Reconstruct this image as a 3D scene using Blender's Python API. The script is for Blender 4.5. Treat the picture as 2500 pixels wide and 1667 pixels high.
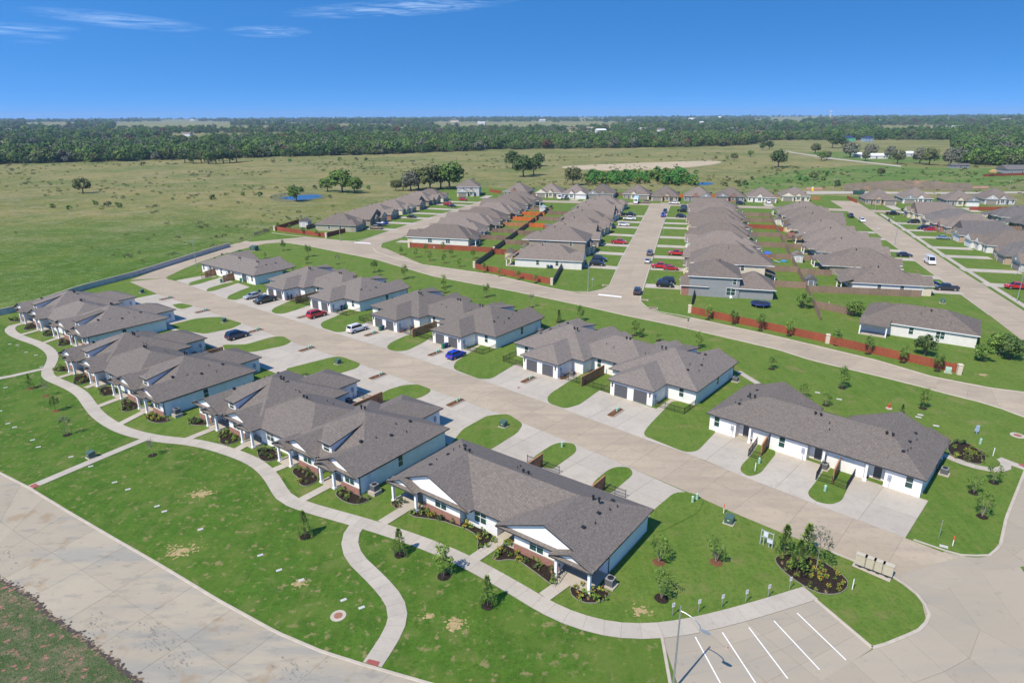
import bpy, bmesh, math, random
from mathutils import Vector, Matrix, noise
for o in list(bpy.data.objects): bpy.data.objects.remove(o)
SC = bpy.context.scene
COL = SC.collection
RND = random.Random(11)
PI = math.pi
# ------------------------------------------------------------------ camera, sky, sun, exposure
CAM_H = 45.0; FOC = 1590.0; CX, CY, HOR = 1250.0, 833.5, 284.0
ROLL = math.radians(0.25); PITCH = math.atan((CY - HOR) / FOC)
cam = bpy.data.objects.new('camera', bpy.data.cameras.new('camera'))
cam.data.sensor_width = 36; cam.data.lens = 36 * FOC / 2500
cam.data.clip_start = 0.5; cam.data.clip_end = 40000
cam.matrix_world = Matrix.Translation((0, 0, CAM_H)) @ Matrix.Rotation(PI/2 - PITCH, 4, 'X') @ Matrix.Rotation(-ROLL, 4, 'Z')
COL.objects.link(cam); SC.camera = cam
SUN_DIR = Vector((-0.684*math.cos(math.radians(53)), -0.729*math.cos(math.radians(53)), math.sin(math.radians(53)))).normalized()
SUN_EL = math.radians(53); SUN_AZ = math.atan2(SUN_DIR.x, SUN_DIR.y)   # clockwise from +Y
w = bpy.data.worlds.new('World'); SC.world = w; w.use_nodes = True
nt = w.node_tree; N = nt.nodes; L = nt.links
for n in list(N): N.remove(n)
out = N.new('ShaderNodeOutputWorld'); bg = N.new('ShaderNodeBackground'); L.new(bg.outputs[0], out.inputs[0])
tc = N.new('ShaderNodeTexCoord'); sep = N.new('ShaderNodeSeparateXYZ'); L.new(tc.outputs['Generated'], sep.inputs[0])
def wm(op, a, b=None, c=None):
    n = N.new('ShaderNodeMath'); n.operation = op
    for i, s in enumerate((a, b, c)):
        if s is None: continue
        if isinstance(s, (int, float)): n.inputs[i].default_value = s
        else: L.new(s, n.inputs[i])
    return n.outputs[0]
zabs = wm('ABSOLUTE', sep.outputs[2])
cmb = N.new('ShaderNodeCombineXYZ'); L.new(sep.outputs[0], cmb.inputs[0]); L.new(sep.outputs[1], cmb.inputs[1])
L.new(wm('MULTIPLY_ADD', zabs, 3.4, 0.34), cmb.inputs[2])          # clear dry air: the blue deepens quickly above the horizon
nrm = N.new('ShaderNodeVectorMath'); nrm.operation = 'NORMALIZE'; L.new(cmb.outputs[0], nrm.inputs[0])
sky = N.new('ShaderNodeTexSky'); sky.sky_type = 'NISHITA'; sky.sun_disc = False
sky.sun_elevation = SUN_EL; sky.sun_rotation = SUN_AZ; sky.altitude = 100; sky.air_density = 1.0; sky.dust_density = 0.3; sky.ozone_density = 3.0
L.new(nrm.outputs[0], sky.inputs[0])
hsv = N.new('ShaderNodeHueSaturation'); hsv.inputs['Saturation'].default_value = 1.32; hsv.inputs['Value'].default_value = 1.22
L.new(sky.outputs[0], hsv.inputs['Color'])
# thin cirrus wisps: soft elongated patches of the sky dome broken up by stretched noise
azn = wm('ARCTAN2', sep.outputs[0], sep.outputs[1]); eln = wm('ARCSINE', sep.outputs[2])
pc = N.new('ShaderNodeCombineXYZ'); L.new(azn, pc.inputs[0]); L.new(eln, pc.inputs[1])
mp = N.new('ShaderNodeMapping'); mp.inputs['Scale'].default_value = (8, 110, 1); mp.inputs['Rotation'].default_value = (0, 0, -0.05); L.new(pc.outputs[0], mp.inputs[0])
n1 = N.new('ShaderNodeTexNoise'); n1.inputs['Scale'].default_value = 2.2; n1.inputs['Detail'].default_value = 8; n1.inputs['Roughness'].default_value = 0.65; n1.inputs['Distortion'].default_value = 0.9
L.new(mp.outputs[0], n1.inputs[0]); tot = None
for az0, el0, sa, se, k, sl_ in ((-21.8, 8.9, 6.5, .5, 1.0, -.04), (-28.5, 6.4, 6.0, .55, .7, -.05), (-18.6, 6.1, 3.3, .45, .8, .02), (-37.2, 5.4, 6.5, .45, .9, .05), (-33.5, 5.0, 2, .35, .4, .1), (-8.4, 8.0, 9.5, .65, .9, .07), (-10.5, 9.2, 5, .5, .6, .03), (2.5, 9.6, 2.5, .35, .7, .1), (14, 13, 7, 1.2, .8, .1), (-3, 15, 9, 1.4, .8, .05), (-25, 14, 8, 1.2, .8, -.05), (30, 11.5, 6, .7, .7, .05), (70, 10, 9, 1, .8, .05), (140, 9, 12, 1.2, .8, .03), (-120, 10, 12, 1.3, .8, -.04), (180, 15, 10, 1.5, .8, .04)):
    da = wm('SUBTRACT', azn, math.radians(az0)); de = wm('SUBTRACT', wm('SUBTRACT', eln, math.radians(el0)), wm('MULTIPLY', da, sl_))
    q = wm('ADD', wm('POWER', wm('ABSOLUTE', wm('DIVIDE', da, math.radians(sa))), 2.0), wm('POWER', wm('ABSOLUTE', wm('DIVIDE', de, math.radians(se))), 2.0))
    g = wm('MULTIPLY', wm('MAXIMUM', wm('SUBTRACT', 1.0, q), 0.0), k); tot = g if tot is None else wm('MAXIMUM', tot, g)
cl = wm('MULTIPLY', tot, wm('MINIMUM', wm('MAXIMUM', wm('MULTIPLY', wm('SUBTRACT', n1.outputs[0], 0.40), 3.2), 0), 1.0))
cl = wm('MULTIPLY', cl, 0.33)
mixc = N.new('ShaderNodeMix'); mixc.data_type = 'RGBA'; L.new(cl, mixc.inputs[0]); L.new(hsv.outputs[0], mixc.inputs[6]); mixc.inputs[7].default_value = (6.5, 7.6, 8.8, 1)
L.new(mixc.outputs[2], bg.inputs[0]); bg.inputs[1].default_value = 0.15
sl = bpy.data.lights.new('sun', 'SUN'); sl.energy = 4.4; sl.angle = math.radians(0.5); sl.color = (1.0, 0.91, 0.77)
sun = bpy.data.objects.new('sun', sl); sun.rotation_euler = SUN_DIR.to_track_quat('Z', 'Y').to_euler(); COL.objects.link(sun)
vs = SC.view_settings; vs.view_transform = 'Standard'; vs.look = 'None'; vs.gamma = 1; vs.use_curve_mapping = False; vs.exposure = 0.45
SC.render.engine = 'CYCLES'
SC.cycles.max_bounces = 6; SC.cycles.volume_bounces = 0

# ------------------------------------------------------------------ helpers
def at(u, v, z=0.0):
    """point of the photograph (2500 px wide) on the level plane z"""
    x = (u - CX) / FOC; y = (v - CY) / FOC
    c, s = math.cos(ROLL), math.sin(ROLL); x, y = c*x - s*y, s*x + c*y
    fy = math.cos(PITCH) - y*math.sin(PITCH); fz = -math.sin(PITCH) - y*math.cos(PITCH)
    t = (z - CAM_H) / fz
    return Vector((x*t, fy*t, z))
def crop(ox, oy, s):
    return lambda x, y, z=0.0: at(ox + x/s, oy + y/s, z)
FA = crop(0, 600, 3.36); FB = crop(0, 900, 3.36); C3 = crop(400, 850, 3.36); C4 = crop(900, 1050, 3.36)
PK = crop(1500, 1150, 2.94); U5 = crop(1700, 880, 2.94); U4 = crop(1200, 750, 3.36); EE = crop(600, 600, 3.136)
QA = crop(600, 430, 3.92); QB = crop(1100, 430, 3.92); QC = crop(1550, 430, 4.48); QD = crop(2000, 430, 4.48)
BL = crop(0, 1150, 2.352); FV = crop(0, 0, 0.9408); NA = lambda u, v, z=0.0: at(u, v, z)
ST = math.radians(-15); E1 = Vector((math.cos(ST), math.sin(ST), 0)); E2 = Vector((-math.sin(ST), math.cos(ST), 0))
def ts(t, s, z=0.0): return E1*t + E2*s + Vector((0, 0, z))

def tag(o, label=None, cat=None, group=None, kind=None):
    if label: o['label'] = label
    if cat: o['category'] = cat
    if group: o['group'] = group
    if kind: o['kind'] = kind
    return o
def thing(name, label, cat, loc=(0, 0, 0), rz=0.0, group=None):
    o = bpy.data.objects.new(name, None); COL.objects.link(o); o.empty_display_size = 0.3
    o.location = loc; o.rotation_euler = (0, 0, rz)
    return tag(o, label, cat, group)
def put(name, me, parent=None, loc=(0, 0, 0), rz=0.0, sc=None):
    o = bpy.data.objects.new(name, me); COL.objects.link(o)
    if parent is not None: o.parent = parent
    o.location = loc; o.rotation_euler = (0, 0, rz)
    if sc: o.scale = (sc, sc, sc) if isinstance(sc, (int, float)) else sc
    return o
def cptree(o, loc, rz=None, label=None, sc=None):
    r = o.copy(); COL.objects.link(r); r.location = loc
    if rz is not None: r.rotation_euler = (0, 0, rz)
    if label: r['label'] = label
    if sc: r.scale = (sc, sc, sc) if isinstance(sc, (int, float)) else sc
    for ch in o.children:
        c = ch.copy(); COL.objects.link(c); c.parent = r
        for g in ch.children:
            d = g.copy(); COL.objects.link(d); d.parent = c
    return r

class MB:
    def __init__(s): s.v = []; s.f = []; s.m = []
    def add(s, vs, fs, m=0):
        b = len(s.v); s.v += [tuple(p) for p in vs]
        for f in fs: s.f.append([b+i for i in f]); s.m.append(m)
        return s
    def box(s, x0, x1, y0, y1, z0, z1, m=0):
        return s.add([(x0,y0,z0),(x1,y0,z0),(x1,y1,z0),(x0,y1,z0),(x0,y0,z1),(x1,y0,z1),(x1,y1,z1),(x0,y1,z1)],
                     [(0,3,2,1),(4,5,6,7),(0,1,5,4),(1,2,6,5),(2,3,7,6),(3,0,4,7)], m)
    def cyl(s, x, y, z0, z1, r0, r1=None, n=10, m=0, cap=True):
        r1 = r0 if r1 is None else r1
        vs = [(x+r*math.cos(2*PI*i/n), y+r*math.sin(2*PI*i/n), z) for z, r in ((z0, r0), (z1, r1)) for i in range(n)]
        fs = [(i, (i+1) % n, n+(i+1) % n, n+i) for i in range(n)]
        if cap: fs += [tuple(range(n-1, -1, -1)), tuple(range(n, 2*n))]
        return s.add(vs, fs, m)
    def tube(s, p, q, r0, r1=None, n=6, m=0):
        r1 = r0 if r1 is None else r1
        p = Vector(p); q = Vector(q); d = (q-p).normalized(); a = d.orthogonal().normalized(); b = d.cross(a)
        vs = [c + (a*math.cos(2*PI*i/n) + b*math.sin(2*PI*i/n))*r for c, r in ((p, r0), (q, r1)) for i in range(n)]
        fs = [(i, (i+1) % n, n+(i+1) % n, n+i) for i in range(n)] + [tuple(range(n-1, -1, -1)), tuple(range(n, 2*n))]
        return s.add(vs, fs, m)
    def prism(s, pts, z0, z1, m=0, bottom=True):
        n = len(pts)
        area = sum(pts[i][0]*pts[(i+1) % n][1] - pts[(i+1) % n][0]*pts[i][1] for i in range(n))
        if area < 0: pts = list(reversed(pts))
        vs = [(p[0], p[1], z0) for p in pts] + [(p[0], p[1], z1) for p in pts]
        fs = [(i, (i+1) % n, n+(i+1) % n, n+i) for i in range(n)] + [tuple(range(n, 2*n))]
        if bottom: fs.append(tuple(range(n-1, -1, -1)))
        return s.add(vs, fs, m)
    def loft(s, rings, m=0, cap=True):
        n = len(rings[0]); vs = [p for r in rings for p in r]; fs = []
        for k in range(len(rings)-1):
            for i in range(n): fs.append((k*n+i, k*n+(i+1) % n, (k+1)*n+(i+1) % n, (k+1)*n+i))
        if cap: fs += [tuple(range(n-1, -1, -1)), tuple(range((len(rings)-1)*n, len(rings)*n))]
        return s.add(vs, fs, m)
    def mesh(s, name, mats, smooth=False):
        me = bpy.data.meshes.new(name); me.from_pydata(s.v, [], s.f)
        for m in (mats if isinstance(mats, (list, tuple)) else [mats]): me.materials.append(m)
        me.polygons.foreach_set('material_index', s.m)
        if smooth: me.polygons.foreach_set('use_smooth', [True]*len(s.f))
        me.update(); return me
    def obj(s, name, mats, parent=None, loc=(0, 0, 0), rz=0.0, smooth=False):
        return put(name, s.mesh(name, mats, smooth), parent, loc, rz)
def chaikin(p, it=2, closed=True):
    for _ in range(it):
        q = []; n = len(p)
        for i in range(n if closed else n-1):
            a, b = p[i], p[(i+1) % n]; q += [a*0.75+b*0.25, a*0.25+b*0.75]
        if not closed: q = [p[0]] + q + [p[-1]]
        p = q
    return p
def fillet(p, r):
    q = []; n = len(p)
    for i in range(n):
        a, b, c = p[i-1], p[i], p[(i+1) % n]; u = a-b; v = c-b; k = min(r, u.length*.48, v.length*.48); u = b+u.normalized()*k; v = b+v.normalized()*k
        q += [u*(1-t)**2 + b*(2*t*(1-t)) + v*t*t for t in (0, .33, .67, 1)]
    return q
def resample(p, step):
    ln = [0.0]
    for i in range(1, len(p)): ln.append(ln[-1] + (p[i]-p[i-1]).length)
    n = max(1, round(ln[-1]/step)); r = []; j = 0
    for k in range(n+1):
        d = ln[-1]*k/n
        while j < len(p)-2 and ln[j+1] < d: j += 1
        t = (d-ln[j])/max(1e-6, ln[j+1]-ln[j]); r.append(p[j].lerp(p[j+1], min(1, t)))
    return r

# ------------------------------------------------------------------ materials
MATS = {}
def nodes(name):
    m = bpy.data.materials.new(name); m.use_nodes = True; t = m.node_tree
    return m, t.nodes, t.links, t.nodes['Principled BSDF']
def mat(name, col, rough=0.7, var=0.12, scale=3.0, bump=0.0, bscale=30.0, metal=0.0, spec=0.5, rnd=0.0, coat=0.0):
    """plain surface with a little procedural colour variation and relief"""
    if name in MATS: return MATS[name]
    m, n, l, b = nodes(name)
    g = n.new('ShaderNodeNewGeometry')
    t = n.new('ShaderNodeTexNoise'); t.inputs['Scale'].default_value = scale; t.inputs['Detail'].default_value = 5; l.new(g.outputs['Position'], t.inputs[0])
    mr = n.new('ShaderNodeMapRange'); mr.inputs[1].default_value = 0.3; mr.inputs[2].default_value = 0.7; mr.inputs[3].default_value = 1-var; mr.inputs[4].default_value = 1+var
    l.new(t.outputs[0], mr.inputs[0]); src = mr.outputs[0]
    if rnd:
        oi = n.new('ShaderNodeObjectInfo'); m2 = n.new('ShaderNodeMapRange'); m2.inputs[3].default_value = 1-rnd; m2.inputs[4].default_value = 1+rnd
        l.new(oi.outputs['Random'], m2.inputs[0]); mm = n.new('ShaderNodeMath'); mm.operation = 'MULTIPLY'; l.new(src, mm.inputs[0]); l.new(m2.outputs[0], mm.inputs[1]); src = mm.outputs[0]
    vm = n.new('ShaderNodeVectorMath'); vm.operation = 'SCALE'; vm.inputs[0].default_value = col[:3]; l.new(src, vm.inputs['Scale'])
    l.new(vm.outputs[0], b.inputs['Base Color'])
    b.inputs['Roughness'].default_value = rough; b.inputs['Metallic'].default_value = metal; b.inputs['Specular IOR Level'].default_value = spec
    if coat: b.inputs['Coat Weight'].default_value = coat; b.inputs['Coat Roughness'].default_value = 0.08
    if bump:
        t2 = n.new('ShaderNodeTexNoise'); t2.inputs['Scale'].default_value = bscale; t2.inputs['Detail'].default_value = 3; l.new(g.outputs['Position'], t2.inputs[0])
        bp = n.new('ShaderNodeBump'); bp.inputs['Strength'].default_value = bump; bp.inputs['Distance'].default_value = 0.05; l.new(t2.outputs[0], bp.inputs['Height']); l.new(bp.outputs[0], b.inputs['Normal'])
    MATS[name] = m; return m
def layered(name, layers, rough=0.9, bump=0.0, bscale=8.0, bdist=0.1, base=(0.1, 0.1, 0.1), spec=0.3, coords='Position', rnd=0.0):
    """base colour with a stack of noise masked colours: (scale, lo, hi, colour, strength, stretch)"""
    if name in MATS: return MATS[name]
    m, n, l, b = nodes(name)
    if coords == 'Position': src = n.new('ShaderNodeNewGeometry').outputs['Position']
    else: src = n.new('ShaderNodeTexCoord').outputs['Object']
    cur = None
    for k, (sc, lo, hi, col, st, stretch) in enumerate(layers):
        mp = n.new('ShaderNodeMapping'); mp.inputs['Scale'].default_value = stretch[:3]; mp.inputs['Location'].default_value = (k*17.3, k*5.1, k*2.7)
        if len(stretch) > 3: mp.inputs['Rotation'].default_value = (0, 0, stretch[3])
        l.new(src, mp.inputs[0])
        t = n.new('ShaderNodeTexNoise'); t.inputs['Scale'].default_value = sc; t.inputs['Detail'].default_value = 6; t.inputs['Roughness'].default_value = 0.62; l.new(mp.outputs[0], t.inputs[0])
        mr = n.new('ShaderNodeMapRange'); mr.inputs[1].default_value = lo; mr.inputs[2].default_value = hi; mr.inputs[3].default_value = 0; mr.inputs[4].default_value = st
        l.new(t.outputs[0], mr.inputs[0])
        mx = n.new('ShaderNodeMix'); mx.data_type = 'RGBA'; l.new(mr.outputs[0], mx.inputs[0]); mx.inputs[7].default_value = (*col, 1)
        if cur is None: mx.inputs[6].default_value = (*base, 1)
        else: l.new(cur, mx.inputs[6])
        cur = mx.outputs[2]
    if rnd:
        oi = n.new('ShaderNodeObjectInfo'); m2 = n.new('ShaderNodeMapRange'); m2.inputs[3].default_value = 1-rnd; m2.inputs[4].default_value = 1+rnd; l.new(oi.outputs['Random'], m2.inputs[0])
        vm = n.new('ShaderNodeVectorMath'); vm.operation = 'SCALE'; l.new(cur, vm.inputs[0]); l.new(m2.outputs[0], vm.inputs['Scale']); cur = vm.outputs[0]
    l.new(cur, b.inputs['Base Color']); b.inputs['Roughness'].default_value = rough; b.inputs['Specular IOR Level'].default_value = spec
    if bump:
        t2 = n.new('ShaderNodeTexNoise'); t2.inputs['Scale'].default_value = bscale; t2.inputs['Detail'].default_value = 4; l.new(src, t2.inputs[0])
        bp = n.new('ShaderNodeBump'); bp.inputs['Strength'].default_value = bump; bp.inputs['Distance'].default_value = bdist; l.new(t2.outputs[0], bp.inputs['Height']); l.new(bp.outputs[0], b.inputs['Normal'])
    MATS[name] = m; return m
O3 = (1, 1, 1)
M_LAWN = layered('lawn_grass', [(0.05, .40, .62, (0.122, 0.182, 0.032), .9, O3), (0.35, .45, .65, (0.062, 0.126, 0.014), .6, O3), (0.5, .47, .54, (0.128, 0.182, 0.034), .5, (2.2, .25, 1, .9)),
    (3.0, .45, .7, (0.048, 0.096, 0.012), .75, O3), (11.0, .50, .68, (0.16, 0.195, 0.055), .55, O3), (0.22, .56, .68, (0.21, 0.18, 0.075), .55, O3), (0.9, .56, .66, (0.15, 0.165, 0.045), .5, O3)], base=(0.088, 0.164, 0.022), bump=0.9, bscale=14, bdist=0.08, rough=0.95, spec=0.12)
M_FRONT = layered('worn_front_lawn', [(0.06, .42, .62, (0.056, 0.138, 0.013), .9, O3), (0.45, .42, .62, (0.044, 0.104, 0.010), .8, O3), (0.5, .46, .58, (0.085, 0.15, 0.02), .55, (2.2, .25, 1, .8)),
    (3.0, .45, .7, (0.030, 0.074, 0.008), .8, O3), (11.0, .50, .68, (0.12, 0.165, 0.035), .55, O3), (0.35, .52, .64, (0.13, 0.16, 0.04), .6, O3), (1.1, .575, .65, (0.28, 0.21, 0.11), .65, O3), (0.13, .50, .62, (0.10, 0.155, 0.026), .6, O3)], base=(0.068, 0.146, 0.016), bump=0.9, bscale=14, bdist=0.08, rough=0.95, spec=0.12)
M_FIELD = layered('meadow_grass', [(0.006, .42, .52, (0.265, 0.225, 0.085), .9, O3), (0.013, .48, .60, (0.10, 0.145, 0.026), .85, O3), (0.028, .50, .63, (0.28, 0.24, 0.135), .7, (1, 2.4, 1)),
    (0.09, .46, .60, (0.12, 0.15, 0.040), .65, O3), (0.4, .50, .64, (0.31, 0.28, 0.16), .6, O3), (1.3, .5, .66, (0.07, 0.098, 0.026), .75, O3), (4.0, .56, .70, (0.40, 0.37, 0.24), .45, O3)], base=(0.18, 0.178, 0.046), bump=1.0, bscale=2.5, bdist=0.5, rough=1.0, spec=0.1)
def lush(m):
    n, l = m.node_tree.nodes, m.node_tree.links; b = n['Principled BSDF']; src = b.inputs['Base Color'].links[0].from_socket
    g = n.new('ShaderNodeNewGeometry'); vm = n.new('ShaderNodeVectorMath'); vm.operation = 'DISTANCE'; vm.inputs[1].default_value = (-150, 120, 0); l.new(g.outputs['Position'], vm.inputs[0])
    t = n.new('ShaderNodeTexNoise'); t.inputs['Scale'].default_value = .02; t.inputs['Detail'].default_value = 8; t.inputs['Roughness'].default_value = .7; l.new(g.outputs['Position'], t.inputs[0])
    ma = n.new('ShaderNodeMath'); ma.operation = 'MULTIPLY_ADD'; l.new(t.outputs[0], ma.inputs[0]); ma.inputs[1].default_value = 420; l.new(vm.outputs['Value'], ma.inputs[2])
    mr = n.new('ShaderNodeMapRange'); mr.inputs[1].default_value = 470; mr.inputs[2].default_value = 290; mr.inputs[4].default_value = .9; l.new(ma.outputs[0], mr.inputs[0])
    mx = n.new('ShaderNodeMix'); mx.data_type = 'RGBA'; mx.blend_type = 'MULTIPLY'; l.new(mr.outputs[0], mx.inputs[0]); l.new(src, mx.inputs[6]); mx.inputs[7].default_value = (.50, .84, .40, 1); l.new(mx.outputs[2], b.inputs['Base Color'])
lush(M_FIELD)
M_WEED = layered('weedy_verge', [(0.3, .42, .6, (0.055, 0.095, 0.03), .8, O3), (0.9, .5, .62, (0.20, 0.16, 0.10), .8, O3), (4, .5, .66, (0.03, 0.055, 0.02), .8, O3), (1.1, .57, .63, (0.42, 0.17, 0.16), .7, O3), (6, .56, .66, (0.10, 0.13, 0.05), .6, O3)], base=(0.10, 0.125, 0.055), bump=1.0, bscale=8, bdist=0.15, rough=1, spec=.1)
M_ROAD = layered('beige_concrete', [(0.07, .4, .62, (0.395, 0.325, 0.235), .85, O3), (0.4, .45, .66, (0.275, 0.225, 0.175), .55, (.25, 1.6, 1, .65)), (1.6, .52, .72, (0.25, 0.21, 0.17), .5, O3), (14, .5, .75, (0.22, 0.19, 0.155), .4, O3), (0.8, .66, .74, (0.17, 0.145, 0.12), .5, (.5, 1.5, 1, .65))], base=(0.34, 0.28, 0.20), bump=0.15, bscale=40, bdist=.01, rough=.85, rnd=.05)
M_DRIVE = layered('pale_concrete', [(0.1, .4, .62, (0.43, 0.385, 0.318), .8, O3), (0.5, .48, .68, (0.325, 0.292, 0.24), .55, O3), (2, .55, .7, (0.26, 0.245, 0.22), .45, O3), (14, .5, .75, (0.25, 0.235, 0.21), .35, O3)], base=(0.39, 0.35, 0.288), bump=0.15, bscale=40, bdist=.01, rough=.85, rnd=.045)
M_OLDROAD = layered('stained_concrete', [(0.06, .4, .58, (0.375, 0.325, 0.24), .8, O3), (0.2, .47, .6, (0.25, 0.245, 0.215), .7, (.35, 1.5, 1, -.6)), (0.7, .54, .68, (0.20, 0.19, 0.165), .5, (.6, 1.6, 1, -.6)), (1.6, .63, .72, (0.10, 0.094, 0.082), .65, (.6, 1.7, 1, -.6)), (0.35, .58, .68, (0.26, 0.185, 0.105), .6, O3), (14, .5, .75, (0.2, 0.19, 0.165), .4, O3)], base=(0.335, 0.29, 0.215), bump=.15, bscale=40, bdist=.01, rough=.88, rnd=.05)
M_PLAINROAD = layered('grey_beige_concrete', [(0.05, .4, .62, (0.345, 0.30, 0.23), .85, O3), (0.3, .48, .68, (0.265, 0.25, 0.215), .5, (.3, 1.4, 1, .5)), (1.2, .6, .72, (0.20, 0.185, 0.16), .45, O3), (14, .5, .75, (0.22, 0.205, 0.175), .35, O3)], base=(0.335, 0.288, 0.215), bump=.15, bscale=40, bdist=.01, rough=.88, rnd=.04)
M_JOINT = mat('joint_filler', (0.19, 0.165, 0.13), .95)
M_KERB = mat('kerb_concrete', (0.41, 0.36, 0.29), .85, .10, 1.0, .2, 40)
M_MULCH = mat('dark_mulch', (0.030, 0.022, 0.017), 1, .5, 6, 1.0, 20, spec=.1)
M_MULCHB = mat('brown_mulch', (0.15, 0.070, 0.038), 1, .4, 6, 1.0, 20, spec=.1)
M_SOIL = layered('bare_soil', [(0.05, .4, .6, (0.46, 0.37, 0.25), .8, O3), (0.4, .5, .65, (0.27, 0.24, 0.11), .8, (1, 3, 1)), (2, .5, .7, (0.24, 0.20, 0.13), .5, O3)], base=(0.42, 0.34, 0.23), bump=.6, bscale=2, bdist=.2)
M_WATER = mat('pond_water', (0.018, 0.05, 0.10), .12, .25, .4)
def shingles(name, c1, c2, c3):
    m, n, l, b = nodes(name)
    g = n.new('ShaderNodeTexCoord'); sp = n.new('ShaderNodeSeparateXYZ'); l.new(g.outputs['Object'], sp.inputs[0])
    ge = n.new('ShaderNodeNewGeometry')
    # courses follow height, tabs follow the horizontal run of the slope
    cb = n.new('ShaderNodeCombineXYZ'); ad = n.new('ShaderNodeMath'); ad.operation = 'ADD'; l.new(sp.outputs[0], ad.inputs[0]); l.new(sp.outputs[1], ad.inputs[1]); l.new(ad.outputs[0], cb.inputs[0])
    mu = n.new('ShaderNodeMath'); mu.operation = 'MULTIPLY'; mu.inputs[1].default_value = 2.4; l.new(sp.outputs[2], mu.inputs[0]); l.new(mu.outputs[0], cb.inputs[1])
    br = n.new('ShaderNodeTexBrick'); br.inputs['Scale'].default_value = 1; br.inputs['Brick Width'].default_value = .36; br.inputs['Row Height'].default_value = .15; br.inputs['Mortar Size'].default_value = .012
    br.inputs['Color1'].default_value = (*c1, 1); br.inputs['Color2'].default_value = (*c2, 1); br.inputs['Mortar'].default_value = (*[x*.55 for x in c1], 1); br.inputs['Bias'].default_value = -.1
    l.new(cb.outputs[0], br.inputs[0])
    t = n.new('ShaderNodeTexNoise'); t.inputs['Scale'].default_value = 1.3; t.inputs['Detail'].default_value = 6; t.inputs['Roughness'].default_value = .75; l.new(cb.outputs[0], t.inputs[0])
    mr = n.new('ShaderNodeMapRange'); mr.inputs[1].default_value = .45; mr.inputs[2].default_value = .68; mr.inputs[4].default_value = .75; l.new(t.outputs[0], mr.inputs[0])
    mx = n.new('ShaderNodeMix'); mx.data_type = 'RGBA'; l.new(mr.outputs[0], mx.inputs[0]); l.new(br.outputs['Color'], mx.inputs[6]); mx.inputs[7].default_value = (*c3, 1)
    t3 = n.new('ShaderNodeTexNoise'); t3.inputs['Scale'].default_value = 5; t3.inputs['Detail'].default_value = 3; l.new(ge.outputs['Position'], t3.inputs[0])
    mr3 = n.new('ShaderNodeMapRange'); mr3.inputs[1].default_value = .3; mr3.inputs[2].default_value = .7; mr3.inputs[3].default_value = .78; mr3.inputs[4].default_value = 1.2; l.new(t3.outputs[0], mr3.inputs[0])
    vm = n.new('ShaderNodeVectorMath'); vm.operation = 'SCALE'; l.new(mx.outputs[2], vm.inputs[0]); l.new(mr3.outputs[0], vm.inputs['Scale'])
    oi = n.new('ShaderNodeObjectInfo'); m2 = n.new('ShaderNodeMapRange'); m2.inputs[3].default_value = .84; m2.inputs[4].default_value = 1.14; l.new(oi.outputs['Random'], m2.inputs[0]); vm2 = n.new('ShaderNodeVectorMath'); vm2.operation = 'SCALE'; l.new(vm.outputs[0], vm2.inputs[0]); l.new(m2.outputs[0], vm2.inputs['Scale'])
    l.new(vm2.outputs[0], b.inputs['Base Color']); b.inputs['Roughness'].default_value = .95; b.inputs['Specular IOR Level'].default_value = .2
    bp = n.new('ShaderNodeBump'); bp.inputs['Strength'].default_value = .6; bp.inputs['Distance'].default_value = .02; l.new(br.outputs['Fac'], bp.inputs['Height']); bp.invert = True; l.new(bp.outputs[0], b.inputs['Normal'])
    MATS[name] = m; return m
M_SHING = shingles('grey_shingles', (0.168, 0.146, 0.127), (0.212, 0.184, 0.16), (0.142, 0.123, 0.107))
M_SHINGB = shingles('brown_shingles', (0.178, 0.148, 0.124), (0.25, 0.212, 0.18), (0.13, 0.107, 0.09))
M_SHINGG = shingles('charcoal_shingles', (0.125, 0.115, 0.108), (0.18, 0.165, 0.155), (0.09, 0.084, 0.08))
def siding(name, col, step, axis):
    m, n, l, b = nodes(name)
    g = n.new('ShaderNodeTexCoord'); wv = n.new('ShaderNodeTexWave'); wv.wave_type = 'BANDS'; wv.bands_direction = axis; wv.wave_profile = 'SAW'; wv.inputs['Scale'].default_value = 0.314/step; wv.inputs['Distortion'].default_value = 0
    l.new(g.outputs['Object'], wv.inputs[0])
    t = n.new('ShaderNodeTexNoise'); t.inputs['Scale'].default_value = 1.2; t.inputs['Detail'].default_value = 4; l.new(g.outputs['Object'], t.inputs[0])
    mr = n.new('ShaderNodeMapRange'); mr.inputs[1].default_value = .3; mr.inputs[2].default_value = .7; mr.inputs[3].default_value = .93; mr.inputs[4].default_value = 1.05; l.new(t.outputs[0], mr.inputs[0])
    vm = n.new('ShaderNodeVectorMath'); vm.operation = 'SCALE'; vm.inputs[0].default_value = col; l.new(mr.outputs[0], vm.inputs['Scale']); l.new(vm.outputs[0], b.inputs['Base Color'])
    bp = n.new('ShaderNodeBump'); bp.inputs['Strength'].default_value = .5; bp.inputs['Distance'].default_value = .03; l.new(wv.outputs[0], bp.inputs['Height']); l.new(bp.outputs[0], b.inputs['Normal'])
    b.inputs['Roughness'].default_value = .6; MATS[name] = m; return m
M_WHITE = siding('white_lap_siding', (0.80, 0.785, 0.755), .2, 'Z')
M_TRIM = mat('white_trim', (0.80, 0.80, 0.79), .5, .04)
M_GUT = mat('dark_gutter', (0.035, 0.036, 0.040), .45, .1)
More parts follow.
